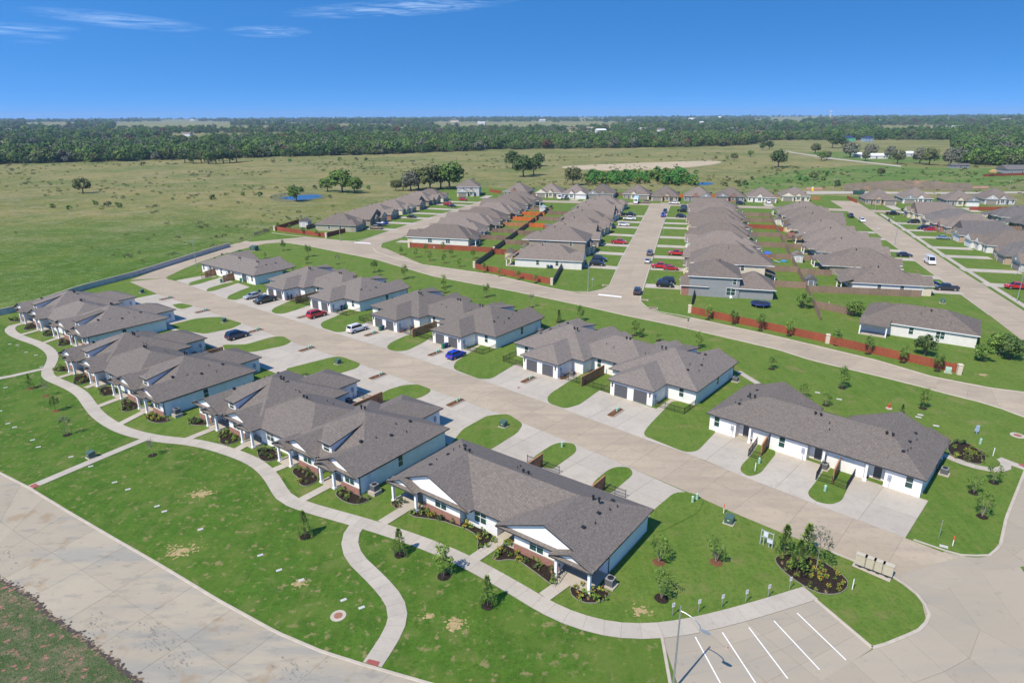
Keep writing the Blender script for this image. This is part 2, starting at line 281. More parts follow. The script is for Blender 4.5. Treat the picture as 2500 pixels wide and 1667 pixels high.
def bricks(name, a, b_, mort):
    m, n, l, b = nodes(name)
    g = n.new('ShaderNodeTexCoord'); sp = n.new('ShaderNodeSeparateXYZ'); l.new(g.outputs['Object'], sp.inputs[0]); cb = n.new('ShaderNodeCombineXYZ'); ad = n.new('ShaderNodeMath'); l.new(sp.outputs[0], ad.inputs[0]); l.new(sp.outputs[1], ad.inputs[1]); l.new(ad.outputs[0], cb.inputs[0]); l.new(sp.outputs[2], cb.inputs[1])
    br = n.new('ShaderNodeTexBrick'); br.inputs['Scale'].default_value = 1; br.inputs['Brick Width'].default_value = .22; br.inputs['Row Height'].default_value = .08; br.inputs['Mortar Size'].default_value = .006
    br.inputs['Color1'].default_value = (*a, 1); br.inputs['Color2'].default_value = (*b_, 1); br.inputs['Mortar'].default_value = (*mort, 1); l.new(cb.outputs[0], br.inputs[0]); l.new(br.outputs[0], b.inputs['Base Color']); b.inputs['Roughness'].default_value = .9
    MATS[name] = m; return m
M_BRICK = bricks('red_brick', (0.22, 0.075, 0.05), (0.32, 0.13, 0.09), (0.36, 0.31, 0.27))
M_BRICKT = bricks('tan_brick', (0.36, 0.24, 0.15), (0.44, 0.33, 0.22), (0.42, 0.38, 0.32))
M_STONE = bricks('cream_stone', (0.55, 0.47, 0.34), (0.62, 0.55, 0.43), (0.5, 0.45, 0.37))
M_GLASS = mat('window_glass', (0.020, 0.060, 0.058), .06, .3, .6, spec=.8)
M_CGLASS = mat('car_glass', (0.012, 0.016, 0.02), .05, .1, spec=.8)
M_GDOOR = mat('charcoal_garage_door', (0.085, 0.088, 0.098), .55, .06)
M_BLACK = mat('black_metal', (0.018, 0.018, 0.020), .45, .1)
M_STEEL = mat('galvanised_steel', (0.42, 0.43, 0.44), .45, .1, metal=.6)
M_PLASTG = mat('green_enamel', (0.055, 0.105, 0.085), .5, .1)
M_PALEG = mat('pale_green_enamel', (0.30, 0.47, 0.36), .5, .1)
M_CEDAR = mat('cedar_boards', (0.36, 0.17, 0.075), .8, .25, 4, rnd=.1)
M_REDF = mat('red_stained_boards', (0.26, 0.062, 0.028), .8, .3, 5, rnd=.12)
M_GREYF = mat('weathered_boards', (0.225, 0.155, 0.112), .9, .3, 5, rnd=.15)
M_ORF = mat('orange_stained_boards', (0.50, 0.13, 0.025), .8, .2, 5, rnd=.1)
M_TYRE = mat('tyre_rubber', (0.02, 0.02, 0.02), .9)
M_RIM = mat('alloy_rim', (0.5, 0.5, 0.52), .3, .05, metal=.8)
M_LAMP = mat('clear_lens', (0.75, 0.75, 0.72), .2, .05)
M_TAIL = mat('red_lens', (0.35, 0.01, 0.01), .25, .05)
M_BARK = mat('bark', (0.12, 0.085, 0.06), .95, .3, 8)
def leafm(name, col, tip, rnd=.25):
    m, n, l, b = nodes(name)
    g = n.new('ShaderNodeNewGeometry'); t = n.new('ShaderNodeTexNoise'); t.inputs['Scale'].default_value = 1.1; t.inputs['Detail'].default_value = 4; l.new(g.outputs['Position'], t.inputs[0])
    mr = n.new('ShaderNodeMapRange'); mr.inputs[1].default_value = .38; mr.inputs[2].default_value = .64; l.new(t.outputs[0], mr.inputs[0])
    mx = n.new('ShaderNodeMix'); mx.data_type = 'RGBA'; mx.inputs[6].default_value = (*col, 1); mx.inputs[7].default_value = (*tip, 1); l.new(mr.outputs[0], mx.inputs[0])
    t2 = n.new('ShaderNodeTexNoise'); t2.inputs['Scale'].default_value = .035; t2.inputs['Detail'].default_value = 5; l.new(g.outputs['Position'], t2.inputs[0])
    m2 = n.new('ShaderNodeMapRange'); m2.inputs[1].default_value = .3; m2.inputs[2].default_value = .7; m2.inputs[3].default_value = 1-rnd; m2.inputs[4].default_value = 1+rnd; l.new(t2.outputs[0], m2.inputs[0])
    vm = n.new('ShaderNodeVectorMath'); vm.operation = 'SCALE'; l.new(mx.outputs[2], vm.inputs[0]); l.new(m2.outputs[0], vm.inputs['Scale']); l.new(vm.outputs[0], b.inputs['Base Color'])
    b.inputs['Roughness'].default_value = .8; b.inputs['Specular IOR Level'].default_value = .2
    MATS[name] = m; return m
M_LEAF = leafm('fresh_leaves', (0.075, 0.135, 0.024), (0.15, 0.235, 0.05))
M_LEAFY = leafm('spring_leaves', (0.11, 0.185, 0.028), (0.21, 0.30, 0.06))
M_LEAFD = leafm('dark_leaves', (0.042, 0.078, 0.022), (0.09, 0.135, 0.04))
M_LEAFO = leafm('olive_leaves', (0.08, 0.10, 0.034), (0.14, 0.155, 0.06))
M_LEAFG = leafm('grey_leaves', (0.11, 0.12, 0.08), (0.18, 0.18, 0.13))
M_LEAFR = leafm('rusty_leaves', (0.11, 0.06, 0.028), (0.16, 0.09, 0.045))
M_FLOW = mat('yellow_flowers', (0.62, 0.33, 0.02), .8, .3, 20)
M_STRAW = mat('straw_grass', (0.42, 0.33, 0.15), .9, .3, 10)
# ------------------------------------------------------------------ terrain, fields, lawns
def hill(x, y):
    r = math.hypot(x, y)
    if r < 900: return 0.0
    k = min(1, (r-900)/5000)
    z = (noise.noise((x*.0007+3, y*.0007, .3))*.5+.5)*20*k + max(0, noise.noise((x*.0022, y*.0016+7, 1.3)))*9*k
    return z + 10*max(0, (r-4500)/5000)
mb = MB(); rings = [-60, 30, 60, 100, 150, 220, 320, 450, 600, 760, 950, 1200, 1500, 1900, 2400, 3000, 3700, 4500, 5400, 6400, 7500, 8800, 10500, 13000]
azs = [math.radians(-62 + 124*i/72) for i in range(73)]
vsx = []
for r in rings:
    for a in azs:
        if r < 0: x, y = math.tan(a)*60, -60.0
        else: x, y = r*math.sin(a)/math.cos(a)**.3, r*math.cos(a)
        if r == 30: y = 15
        vsx.append((x*1.0, y, hill(x, y)-.03))
fs = []
na = len(azs)
for k in range(len(rings)-1):
    for i in range(na-1): fs.append((k*na+i, k*na+i+1, (k+1)*na+i+1, (k+1)*na+i))
mb.add(vsx, fs); tag(mb.obj('terrain', M_FIELD, smooth=True), kind='structure')

def sheet(name, pts, z, m, skirt=.05, kind='structure'):
    return tag(MB().prism([(p.x, p.y) for p in pts], z-skirt, z, bottom=False).obj(name, m), kind=kind)
def strip(name, le, re, z, m, mj, across=2, step=5.0, gap=.024, piece='road_slab', thick=.012):
    """a paved strip between two edges: a filler bed with separate slabs proud of it"""
    n = max(2, round(max(sum((le[i+1]-le[i]).length for i in range(len(le)-1)), sum((re[i+1]-re[i]).length for i in range(len(re)-1)))/step))
    def rs(p): return resample(p, sum((p[i+1]-p[i]).length for i in range(len(p)-1))/n)
    a = rs(le); dn = resample(re, .5); b = [re[0]]; k0 = 0
    for q in a[1:-1]:
        k1 = min(range(k0, len(dn)), key=lambda k_: (dn[k_]-q).length_squared); b.append(dn[k1]); k0 = k1
    b.append(re[-1]); n = len(a)-1
    fl = MB().add([(p.x, p.y, zz) for zz in (z-thick, z-.05) for e in (a, b) for p in e], [(i, i+1, n+2+i, n+1+i) for i in range(n)] + [(i+1, i, 2*n+2+i, 2*n+3+i) for i in range(n)] + [(n+1+i, n+2+i, 3*n+4+i, 3*n+3+i) for i in range(n)])
    o = tag(fl.obj(name, mj), kind='structure')
    for k in range(n):
        for j in range(across):
            q = [a[k].lerp(b[k], j/across), a[k].lerp(b[k], (j+1)/across), a[k+1].lerp(b[k+1], (j+1)/across), a[k+1].lerp(b[k+1], j/across)]
            c = (q[0]+q[1]+q[2]+q[3])/4
            qq = [p + (c-p).normalized()*gap for p in q]
            MB().prism([(p.x-c.x, p.y-c.y) for p in qq], z-thick-.01, z, bottom=False).obj(piece, m, o, (c.x, c.y, 0))
    return o
def offs(p, d):
    """offset a polyline sideways (left of travel is positive)"""
    r = []
    for i in range(len(p)):
        t = (p[min(i+1, len(p)-1)]-p[max(i-1, 0)]); t.z = 0; t.normalize(); r.append(p[i] + Vector((-t.y, t.x, 0))*d)
    return r
def kerb(pts, w=.3, z0=.02, z1=.13, name='kerb'):
    pts = resample(pts, 1.5); a, b = offs(pts, w/2), offs(pts, -w/2); rings = []
    for p, q in zip(a, b): rings.append([(p.x, p.y, z0), (q.x, q.y, z0), (q.x, q.y, z1-.03), (q.x*.8+p.x*.2, q.y*.8+p.y*.2, z1), (p.x, p.y, z1)])
    return tag(MB().loft(rings).obj(name, M_KERB), kind='structure')
def px(f, l): return [f(*p) for p in l]

# neighbourhood lawn sheet under everything
hood = px(NA, [(0, 772), (42, 760), (195, 708), (327, 676), (450, 634), (560, 604), (640, 575), (668, 560)]) + [ts(-158, 243), ts(-158, 425), ts(0, 425), ts(150, 425), ts(150, 100)] + [Vector((95, 40, 0)), Vector((55, 14, 0)), Vector((20, 16, 0)), Vector((-8, 26, 0))] + px(NA, [(340, 1665), (195, 1550), (0, 1413)]) + [Vector((-62, 40, 0)), Vector((-70, 75, 0))]
sheet('lawn', hood, .03, M_LAWN)
front = px(NA, [(-40, 1135), (68, 1190), (170, 1252), (276, 1314), (391, 1380), (531, 1465), (676, 1545), (787, 1592), (889, 1624), (1000, 1656), (1100, 1690), (1640, 1690), (1616, 1555)]) + px(NA, [(1500, 1545), (1400, 1530), (1330, 1490), (1240, 1420), (1120, 1345), (980, 1295), (850, 1270), (740, 1225), (690, 1160), (640, 1110), (560, 1080), (420, 1070), (330, 1060), (250, 1020), (215, 985), (190, 950), (120, 920), (110, 890), (125, 865), (110, 840), (70, 825), (20, 800), (0, 790)])
sheet('front_lawn', front, .045, M_FRONT)
verge = px(NA, [(0, 1413), (76, 1456), (123, 1503), (195, 1550), (272, 1609), (340, 1665), (420, 1740)]) + [Vector((-20, 8, 0)), Vector((-70, 10, 0)), Vector((-75, 45, 0))]
sheet('weedy_verge', verge, .06, M_WEED)
# field patches far off
sheet('bare_soil', chaikin(px(NA, [(1350, 408), (1450, 402), (1640, 395), (1745, 392), (1770, 397), (1700, 408), (1560, 417), (1430, 416)])), .04, M_SOIL)
M_GREENF = layered('green_pasture', [(0.01, .4, .6, (0.10, 0.165, 0.035), .8, O3), (0.03, .48, .60, (0.20, 0.20, 0.075), .7, (1, 2, 1)), (0.2, .5, .62, (0.06, 0.12, 0.022), .6, O3), (1.2, .5, .66, (0.17, 0.19, 0.07), .5, O3)], base=(0.085, 0.155, 0.03), bump=.6, bscale=2, bdist=.3, rough=1, spec=.1)
sheet('pasture', px(NA, [(1810, 349), (2010, 345), (2150, 345), (2330, 349), (2345, 360), (2330, 392), (2150, 398), (2030, 385), (1900, 362)]), .06, M_GREENF)
sheet('lower_pasture', chaikin(px(NA, [(1840, 432), (2000, 410), (2130, 402), (2330, 412), (2500, 410), (2500, 455), (2330, 452), (2100, 440), (2050, 455), (1900, 463), (1780, 460)])), .05, M_GREENF)
sheet('pond_bank', chaikin(px(NA, [(665, 474), (720, 469), (790, 473), (806, 482), (760, 491), (690, 493), (655, 486)])), .04, layered('pond_mud', [(.05, .45, .55, (.10, .115, .04), .8, O3), (.3, .5, .6, (.07, .10, .03), .8, O3)], base=(0.15, 0.135, 0.075), rough=1))
sheet('pond', chaikin(px(NA, [(684, 482), (720, 478), (765, 475), (790, 478), (780, 483), (740, 489), (695, 488)])), .06, M_WATER)
sheet('far_pond', chaikin(px(NA, [(1690, 446), (1720, 445), (1745, 447), (1735, 452), (1700, 452)])), .05, M_WATER)
strip('country_road', px(NA, [(1890, 363), (1980, 380), (2080, 392), (2200, 405)]), px(NA, [(1890, 365), (1980, 382.5), (2080, 395), (2200, 408)]), .08, M_DRIVE, M_JOINT, 1, 120, .1)
# dirt mound and building plot at the top right
mp_ = []
for i in range(9):
    for j in range(31):
        u = 2060 + 310*j/30; v0 = 467 - 4*math.sin(j/30*PI); p = at(u, v0); yy = p.y + i*6
        h = 4.2*math.sin(j/30*PI)**.6*math.sin(i/8*PI)*(0.65+.5*noise.noise((j*.35, i*.5, 2)))
        mp_.append((p.x*(yy/p.y), yy, max(0, h)+.03))
tag(MB().add(mp_, [(i*31+j, i*31+j+1, (i+1)*31+j+1, (i+1)*31+j) for i in range(8) for j in range(30)]).obj('dirt_mound', layered('mound_earth', [(0.06, .45, .6, (0.15, 0.12, 0.075), .9, O3), (0.05, .58, .66, (0.45, 0.22, 0.11), .8, O3), (.4, .5, .66, (0.08, 0.085, 0.04), .7, O3)], base=(0.20, 0.15, 0.10), bump=1, bscale=1, bdist=.4), smooth=True), kind='structure')

# ------------------------------------------------------------------ roads
al_up = px(NA, [(404.8, 679)]) + px(FA, [(1560, 330), (1700, 378), (1850, 440)]) + px(EE, [(200, 520), (580, 640), (880, 730), (1160, 815), (1790, 1025)]) + px(U4, [(590, 838), (1270, 1088), (1580, 1193), (1800, 1275)]) + px(U5, [(360, 845), (900, 1050), (1500, 1275), (1780, 1375)]) + px(NA, [(2338, 1362)])
al_lo = px(NA, [(316, 688)]) + px(FA, [(1290, 397), (1590, 497), (1990, 640)]) + px(EE, [(350, 738), (880, 908), (1420, 1103), (1850, 1250)]) + px(C4, [(1680, 110), (2140, 305)]) + px(PK, [(540, 157), (900, 320), (1290, 480), (1560, 580), (1800, 680)]) + px(NA, [(2180, 1408)])
strip('alley', al_up, al_lo, .06, M_ROAD, M_JOINT, 2, 5.2)
co_lo = px(NA, [(560, 618), (600, 606), (638, 596), (694, 592), (753, 601), (919, 634), (1059, 675), (1253, 711), (1419, 746), (1534, 772), (1646, 795), (1900, 854), (1982, 880), (2159, 922), (2251, 945), (2312, 962), (2394, 982), (2448, 999), (2520, 1026)])
co_up = px(NA, [(540, 608), (600, 585), (664, 569), (702, 574), (794, 584), (868, 590), (940, 606), (1034, 647), (1202, 671), (1345, 704), (1444, 722), (1560, 748), (1610, 762), (1667, 772), (1900, 823), (2139, 880), (2278, 921), (2418, 948), (2520, 961)])
strip('collector_road', co_lo, co_up, .055, M_ROAD, M_JOINT, 2, 5.5)
strip('junction_apron', px(NA, [(318, 684), (360, 668), (417, 648), (480, 629), (536, 612), (600, 588)]), px(NA, [(404, 679), (440, 660), (489, 640), (560, 616), (605, 606), (640, 597)]), .05, M_ROAD, M_JOINT, 2, 5)
def tsl(l): return [ts(*p) for p in l]
strip('middle_street', px(NA, [(1400, 716), (1452, 713), (1478, 703), (1488, 698), (1518, 629), (1554, 565), (1569, 532), (1587, 501)]), px(NA, [(1640, 770), (1590, 757), (1566, 742), (1564, 726), (1582, 667), (1597, 616), (1615, 558), (1638, 499)]), .06, M_ROAD, M_JOINT, 2, 5.5)
strip('left_street', px(NA, [(845, 600), (868, 592), (905, 580), (934, 570), (1023.5, 540), (1082, 522), (1148, 501), (1190, 485)]), px(NA, [(925, 618), (914, 607), (935, 594), (977, 582), (1058, 550), (1120, 526), (1200, 497.6), (1235, 484)]), .06, M_ROAD, M_JOINT, 2, 5.5)
strip('right_street', tsl([(76, 400), (76, 355), (74, 290), (71, 172), (68.6, 120), (67, 100)]), tsl([(89, 400), (87.5, 352), (85, 299), (83, 260), (81.5, 221), (80, 172), (77.5, 120), (75, 96)]), .06, M_ROAD, M_JOINT, 2, 6)
strip('far_cross_street', tsl([(-112, 366), (-60, 366), (0, 366), (60, 366), (160, 360)]), tsl([(-112, 357), (-60, 357), (0, 357), (60, 357), (160, 350)]), .05, M_ROAD, M_JOINT, 2, 7)
strip('far_service_road', px(NA, [(1950, 467), (2100, 468), (2300, 470), (2500, 468)]), px(NA, [(1950, 475), (2100, 473), (2300, 474), (2500, 472)]), .05, M_DRIVE, M_JOINT, 1, 9)
strip('front_street', px(NA, [(-60, 1125), (68, 1190), (170, 1252), (276, 1314), (391, 1380), (531, 1465), (676, 1545), (787, 1592), (889, 1624), (1000, 1656), (1120, 1690)]), px(NA, [(-60, 1388), (0, 1413), (76, 1456), (123, 1503), (195, 1550), (272, 1609), (340, 1665), (400, 1720), (480, 1790), (560, 1850), (640, 1900)]), .065, M_OLDROAD, M_JOINT, 2, 6)
lot = [PK(335, 1172), PK(700, 1135), PK(1000, 1062), PK(1425, 900)]
strip('parking_lot', lot, px(NA, [(1690, 1780), (1830, 1775), (1990, 1672), (2129, 1584)]), .05, M_PLAINROAD, M_JOINT, 4, 5.5, .02, 'lot_slab')
strip('side_street', px(NA, [(2180, 1408), (2231, 1442), (2262, 1478), (2270, 1510), (2241, 1541), (2129, 1584), (1990, 1668), (1800, 1790)]), px(NA, [(2420, 1290), (2560, 1290), (2640, 1340), (2680, 1400), (2720, 1480), (2800, 1600), (2700, 1800), (2400, 1900)]), .045, M_PLAINROAD, M_JOINT, 3, 6)
strip('corner_street', px(NA, [(2510, 1130), (2470, 1230), (2448, 1300), (2440, 1339), (2413, 1360), (2338, 1362), (2260, 1330), (2180, 1405)]), px(NA, [(2700, 1150), (2680, 1250), (2660, 1330), (2640, 1350), (2580, 1370), (2520, 1380), (2420, 1390), (2300, 1440)]), .05, M_PLAINROAD, M_JOINT, 2, 6)
pts = [at(1600, 1200)]
for nm, ln in (('stop_line', [(1462, 718), (1518, 724), (1517, 727), (1460, 721)]), ('stop_line', [(865, 591), (905, 594), (905, 596), (865, 593)])):
    sheet(nm, px(NA, ln), .072, mat('white_paint', (.75, .75, .73), .6, .12, 8), .006)
for a, b in (((580, 1190), (765, 1530)), ((775, 1158), (1015, 1525)), ((965, 1122), (1243, 1488)), ((1145, 1075), (1472, 1425)), ((1310, 1018), (1662, 1356))):
    p, q = PK(*a), PK(*b); d = (q-p).normalized(); n_ = Vector((-d.y, d.x, 0))*.055
    sheet('parking_line', [p+n_, q+n_, q-n_, p-n_], .058, MATS['white_paint'], .006)
for kk in (co_lo[3:], co_up[9:10] and px(NA, [(1034, 647), (1202, 671), (1345, 704), (1393, 713), (1444, 713), (1472, 707), (1488, 698), (1518, 629), (1554, 565), (1587, 501)]), px(NA, [(1638, 499), (1615, 558), (1597, 616), (1582, 667), (1564, 726), (1563, 736), (1577, 750), (1610, 762), (1667, 772), (1900, 823), (2139, 880), (2278, 921), (2418, 948), (2520, 961)]),
           px(NA, [(664, 569), (702, 574), (794, 584), (830, 588), (868, 589), (905, 580), (934, 570), (1023, 540), (1148, 501)]), px(NA, [(1200, 497.6), (1120, 526), (977, 580), (932, 593), (911, 606), (919, 616), (957, 629), (1034, 647)]),
           px(NA, [(-60, 1125), (68, 1190), (170, 1252), (276, 1314), (391, 1380), (531, 1465), (676, 1545), (787, 1592), (889, 1624), (1000, 1656), (1120, 1690)]),
           px(NA, [(2129, 1582), (2160, 1574), (2241, 1541), (2266, 1515), (2270, 1492), (2231, 1442), (2180, 1408), (2030, 1347)]), px(NA, [(2510, 1130), (2456, 1265), (2441, 1335), (2413, 1358), (2338, 1355), (2230, 1318)]),
           px(NA, [(1640, 1690), (1616, 1555)]), px(NA, [(1991, 1465), (2129, 1582)]), tsl([(80, 172), (81.5, 221), (83, 260), (85, 299), (87, 340)]), tsl([(71, 172), (74, 290), (76, 345)])):
    kerb(kk)
# driveway aprons on both sides of the alley
def sub(p, a, b):
    q = resample(p, 1.0); n = len(q); return q[int(a*n):int(b*n)]
al_lo_pad = px(FA, [(1290, 397), (1590, 497), (1990, 640)]) + px(EE, [(350, 738), (880, 908), (1420, 1103), (1850, 1250)]) + px(C4, [(1680, 110), (2140, 305)]) + px(PK, [(530, 160)])
al_up_pad = px(FA, [(1440, 287), (1560, 330), (1700, 378), (1850, 440)]) + px(EE, [(200, 520), (580, 640), (880, 730), (1160, 815), (1790, 1025)]) + px(U4, [(590, 838), (1270, 1088), (1580, 1193), (1800, 1275)]) + px(U5, [(360, 845), (900, 1050), (1500, 1275)])
strip('lower_driveways', [p + Vector((0, 0, 0)) for p in al_lo_pad], offs(al_lo_pad, -12.5), .068, M_DRIVE, M_JOINT, 3, 5.0, .03, 'driveway_slab')
strip('upper_driveways', [p for p in al_up_pad], offs(al_up_pad, 10.3), .068, M_DRIVE, M_JOINT, 2, 5.0, .03, 'driveway_slab')
isl = [(FA, [(1360, 265), (1400, 240), (1640, 165), (1700, 150), (1650, 225), (1450, 275), (1390, 283)]), (FA, [(1545, 325), (1560, 302), (1680, 268), (1790, 252), (1800, 265), (1640, 312), (1570, 328)]),
 (FA, [(1690, 375), (1705, 352), (1830, 315), (1990, 280), (2000, 292), (1850, 342), (1735, 376)]), (FA, [(1860, 440), (1875, 412), (1980, 365), (2100, 325), (2160, 330), (2185, 385), (2050, 395), (2010, 425), (1930, 448)]),
 (EE, [(195, 505), (215, 478), (330, 428), (400, 405), (490, 425), (490, 455), (420, 482), (300, 520), (230, 522)]), (EE, [(570, 605), (590, 583), (700, 538), (760, 500), (830, 480), (950, 490), (965, 560), (900, 602), (770, 657), (700, 666), (590, 632)]),
 (EE, [(1080, 775), (1110, 743), (1230, 688), (1430, 650), (1430, 692), (1370, 737), (1240, 802), (1160, 812), (1090, 795)]), (EE, [(1590, 925), (1610, 888), (1720, 818), (1800, 762), (1930, 780), (2080, 720), (2100, 830), (2120, 885), (2050, 917), (1880, 1020), (1790, 1023), (1600, 950)]),
 (U4, [(455, 750), (480, 712), (640, 608), (780, 530), (960, 550), (972, 625), (900, 672), (720, 802), (600, 834), (470, 790)]), (U4, [(1250, 1030), (1280, 983), (1410, 848), (1480, 770), (1660, 790), (2000, 560), (2150, 620), (1820, 870), (1810, 990), (1840, 1023), (1690, 1182), (1590, 1192), (1258, 1060)]),
 (U5, [(312, 795), (322, 755), (380, 695), (460, 580), (520, 590), (575, 665), (460, 812), (375, 838)]), (U5, [(800, 945), (860, 868), (940, 750), (1060, 750), (1148, 790), (1080, 930), (1042, 1012), (960, 1037), (860, 1015), (808, 975)]),
 (FA, [(1410, 485), (1490, 473), (1590, 495), (1500, 522), (1450, 512)]), (FA, [(1400, 650), (1600, 600), (1700, 590), (1820, 585), (1990, 640), (1900, 680), (1680, 725), (1450, 690)]),
 (EE, [(-180, 760), (0, 758), (200, 700), (290, 695), (352, 735), (300, 765), (60, 815), (-150, 820)]), (EE, [(300, 945), (560, 880), (680, 850), (740, 853), (882, 905), (850, 940), (700, 985), (500, 1000), (380, 990)]),
 (EE, [(1005, 1150), (1100, 1100), (1210, 1068), (1310, 1063), (1330, 1068), (1423, 1102), (1400, 1132), (1330, 1168), (1190, 1185), (1005, 1200)]), (NA, [(1085, 1105), (1130, 1048), (1190, 1015), (1240, 1011), (1277, 1035), (1265, 1056), (1195, 1100), (1100, 1135)]),
 (C4, [(1350, 225), (1500, 125), (1560, 105), (1685, 108), (1707, 160), (1690, 192), (1510, 322), (1440, 305), (1350, 305)]), (C4, [(1840, 430), (1960, 330), (2030, 303), (2145, 305), (2168, 360), (2140, 392), (1990, 517), (1900, 525), (1830, 500)]),
 (PK, [(545, 152), (430, 155), (270, 290), (200, 420), (330, 440), (600, 300), (650, 205)])]
isl.append((NA, [(1566, 722), (1562, 737), (1576, 751), (1608, 763), (1684, 780), (1690, 750), (1620, 715)]))
isl.append((NA, [(2212, 1215), (2187, 1262), (2185, 1285), (2200, 1310), (2262, 1334), (2338, 1356), (2385, 1362), (2415, 1358), (2436, 1345), (2444, 1318), (2456, 1265), (2500, 1150), (2400, 1130), (2300, 1160)]))
for f, l in isl:
    p = px(f, l); q = []
    right_ = f is NA and len(p) > 13; sheet('lawn_island', fillet(p, .9), .056 if right_ else .098, M_LAWN, .02 if right_ else .08)
# ------------------------------------------------------------------ footpaths
def path(name, pts, w_, step=1.7, it=2, z=.10):
    c = resample(chaikin(pts, it, False), .4); return strip(name, offs(c, w_/2), offs(c, -w_/2), z, M_DRIVE, M_JOINT, 1, step, .018, 'path_slab')
walk = px(FA, [(205, 635), (120, 650), (75, 680), (95, 718), (180, 760), (310, 800), (400, 850), (440, 905), (425, 960), (395, 1010), (385, 1050), (410, 1090), (500, 1125), (600, 1170), (680, 1225), (725, 1290)]) + px(FB, [(745, 310), (790, 370), (880, 440), (1000, 505), (1150, 550), (1350, 585), (1550, 600), (1750, 640), (1950, 705), (2100, 770), (2210, 865), (2270, 960), (2335, 1070)]) + px(C3, [(1180, 1310)]) + px(FV, [(810, 1195), (900, 1222), (1000, 1258), (1080, 1294), (1180, 1350), (1270, 1405), (1360, 1438), (1450, 1452), (1560, 1445), (1700, 1412), (1862, 1362)])
path('footpath', walk, 1.95)
path('footpath', px(FB, [(1190, 580), (900, 700), (520, 860), (225, 985)]), 1.35, 1.5, 0, .092)
path('footpath', px(FA, [(-60, 1100), (100, 1070), (385, 1005)]), 1.3, 1.5, 0, .092)
path('footpath', px(FV, [(822, 1204), (800, 1236), (810, 1280), (860, 1325), (905, 1375), (917, 1415), (900, 1460), (855, 1527)]), 1.85, 1.7, 2, .086)
path('footpath', px(U5, [(1740, 665), (1830, 705), (1950, 752), (2090, 785), (2210, 790), (2230, 750), (2190, 712)]), 1.25, 1.5)
path('footpath', px(U5, [(2170, 705), (2260, 740), (2400, 790)]), 1.3, 1.5, 0, .092)
path('footpath', px(U5, [(300, 80), (380, 130), (470, 185)]), 1.2, 1.5, 0)
for f, a, b in ((FA, (155, 738), (340, 688)), (FA, (360, 798), (545, 735)), (FA, (480, 1085), (640, 1035)), (FA, (700, 1168), (850, 1115)), (FB, (790, 318), (1060, 215)), (FB, (970, 465), (1240, 325)), (FB, (1540, 580), (1810, 470)), (C3, (600, 835), (740, 755)), (C3, (900, 1003), (1090, 925)), (C3, (1110, 1258), (1390, 1110)), (C4, (110, 765), (390, 590)), (C4, (860, 1060), (1150, 860)), (C4, (1440, 1370), (1720, 1170))):
    path('entry_path', px(f, [a, b]), 1.25 if f is not C4 else 1.45, 1.5, 0, .108)
for f, l in ((FB, [(240, 968), (290, 945), (325, 962), (275, 985)]), (BL, [(2100, 1100), (2120, 1082), (2182, 1098), (2165, 1128)]), (U5, [(2310, 750), (2330, 742), (2370, 760), (2360, 775)])):
    sheet('tactile_mat', px(f, l), .118, mat('red_tactile', (.34, .09, .075), .8, .15, 20, 1, 60), .01)
# ------------------------------------------------------------------ building kit
def roofvol(mb, x0, x1, y0, y1, z, p, ax='x', ends='hh', m=0, mt=1, th=.17):
    """closed hip / gable roof solid; ax is the ridge direction"""
    def P(a, b, c): return (a, b, c) if ax == 'x' else (b, a, c)
    if ax == 'x': a0, a1, b0, b1 = x0, x1, y0, y1
    else: a0, a1, b0, b1 = y0, y1, x0, x1
    h = (b1-b0)/2; bm = (b0+b1)/2; zr = z + p*h
    r0 = a0 + (h if ends[0] == 'h' else 0); r1 = a1 - (h if ends[1] == 'h' else 0)
    if r0 > r1: r0 = r1 = (r0+r1)/2
    v = [P(a0, b0, z), P(a1, b0, z), P(a1, b1, z), P(a0, b1, z), P(r0, bm, zr), P(r1, bm, zr)] + [P(a0, b0, z-th), P(a1, b0, z-th), P(a1, b1, z-th), P(a0, b1, z-th)]
    top = [(0, 1, 5, 4), (2, 3, 4, 5), (1, 2, 5), (3, 0, 4)]
    low = [(0, 6, 7, 1), (1, 7, 8, 2), (2, 8, 9, 3), (3, 9, 6, 0), (6, 9, 8, 7)]
    if ax != 'x': top = [tuple(reversed(f)) for f in top]; low = [tuple(reversed(f)) for f in low]
    mb.add(v, top, m); mb.add(v, low, mt); return mb
WIN = {}
def window(parent, x, y, z, w_, h, rz=0.0, lights=1, frame=M_TRIM, glass=M_GLASS):
    """window standing proud of a wall whose outside faces local -y turned by rz: window (frame) > pane"""
    k = (round(w_, 2), round(h, 2), lights, frame.name)
    if k not in WIN:
        f = MB(); t = .07; W = w_/lights
        f.box(-w_/2-t, w_/2+t, -.06, .02, -t, 0).box(-w_/2-t, w_/2+t, -.06, .02, h, h+t)
        for i in range(lights+1): f.box(-w_/2+i*W-(t if i in (0,) else t*.6), -w_/2+i*W+(t if i == lights else (0 if i == 0 else t*.6)), -.055, .02, 0, h)
        f.box(-w_/2, w_/2, -.05, .02, h*.5-.025, h*.5+.025)
        p = MB().box(-W/2+.035, W/2-.035, -.025, .0, .0, h*.5-.03)
        WIN[k] = (f.mesh('window', frame), p.mesh('pane', glass))
    o = put('window', WIN[k][0], parent, (x, y, z), rz); W = w_/lights
    for i in range(lights):
        for j in (0, 1): put('pane', WIN[k][1], o, (-w_/2+W*(i+.5), 0, j*(h*.5+.028)))
    return o
DOOR = {}
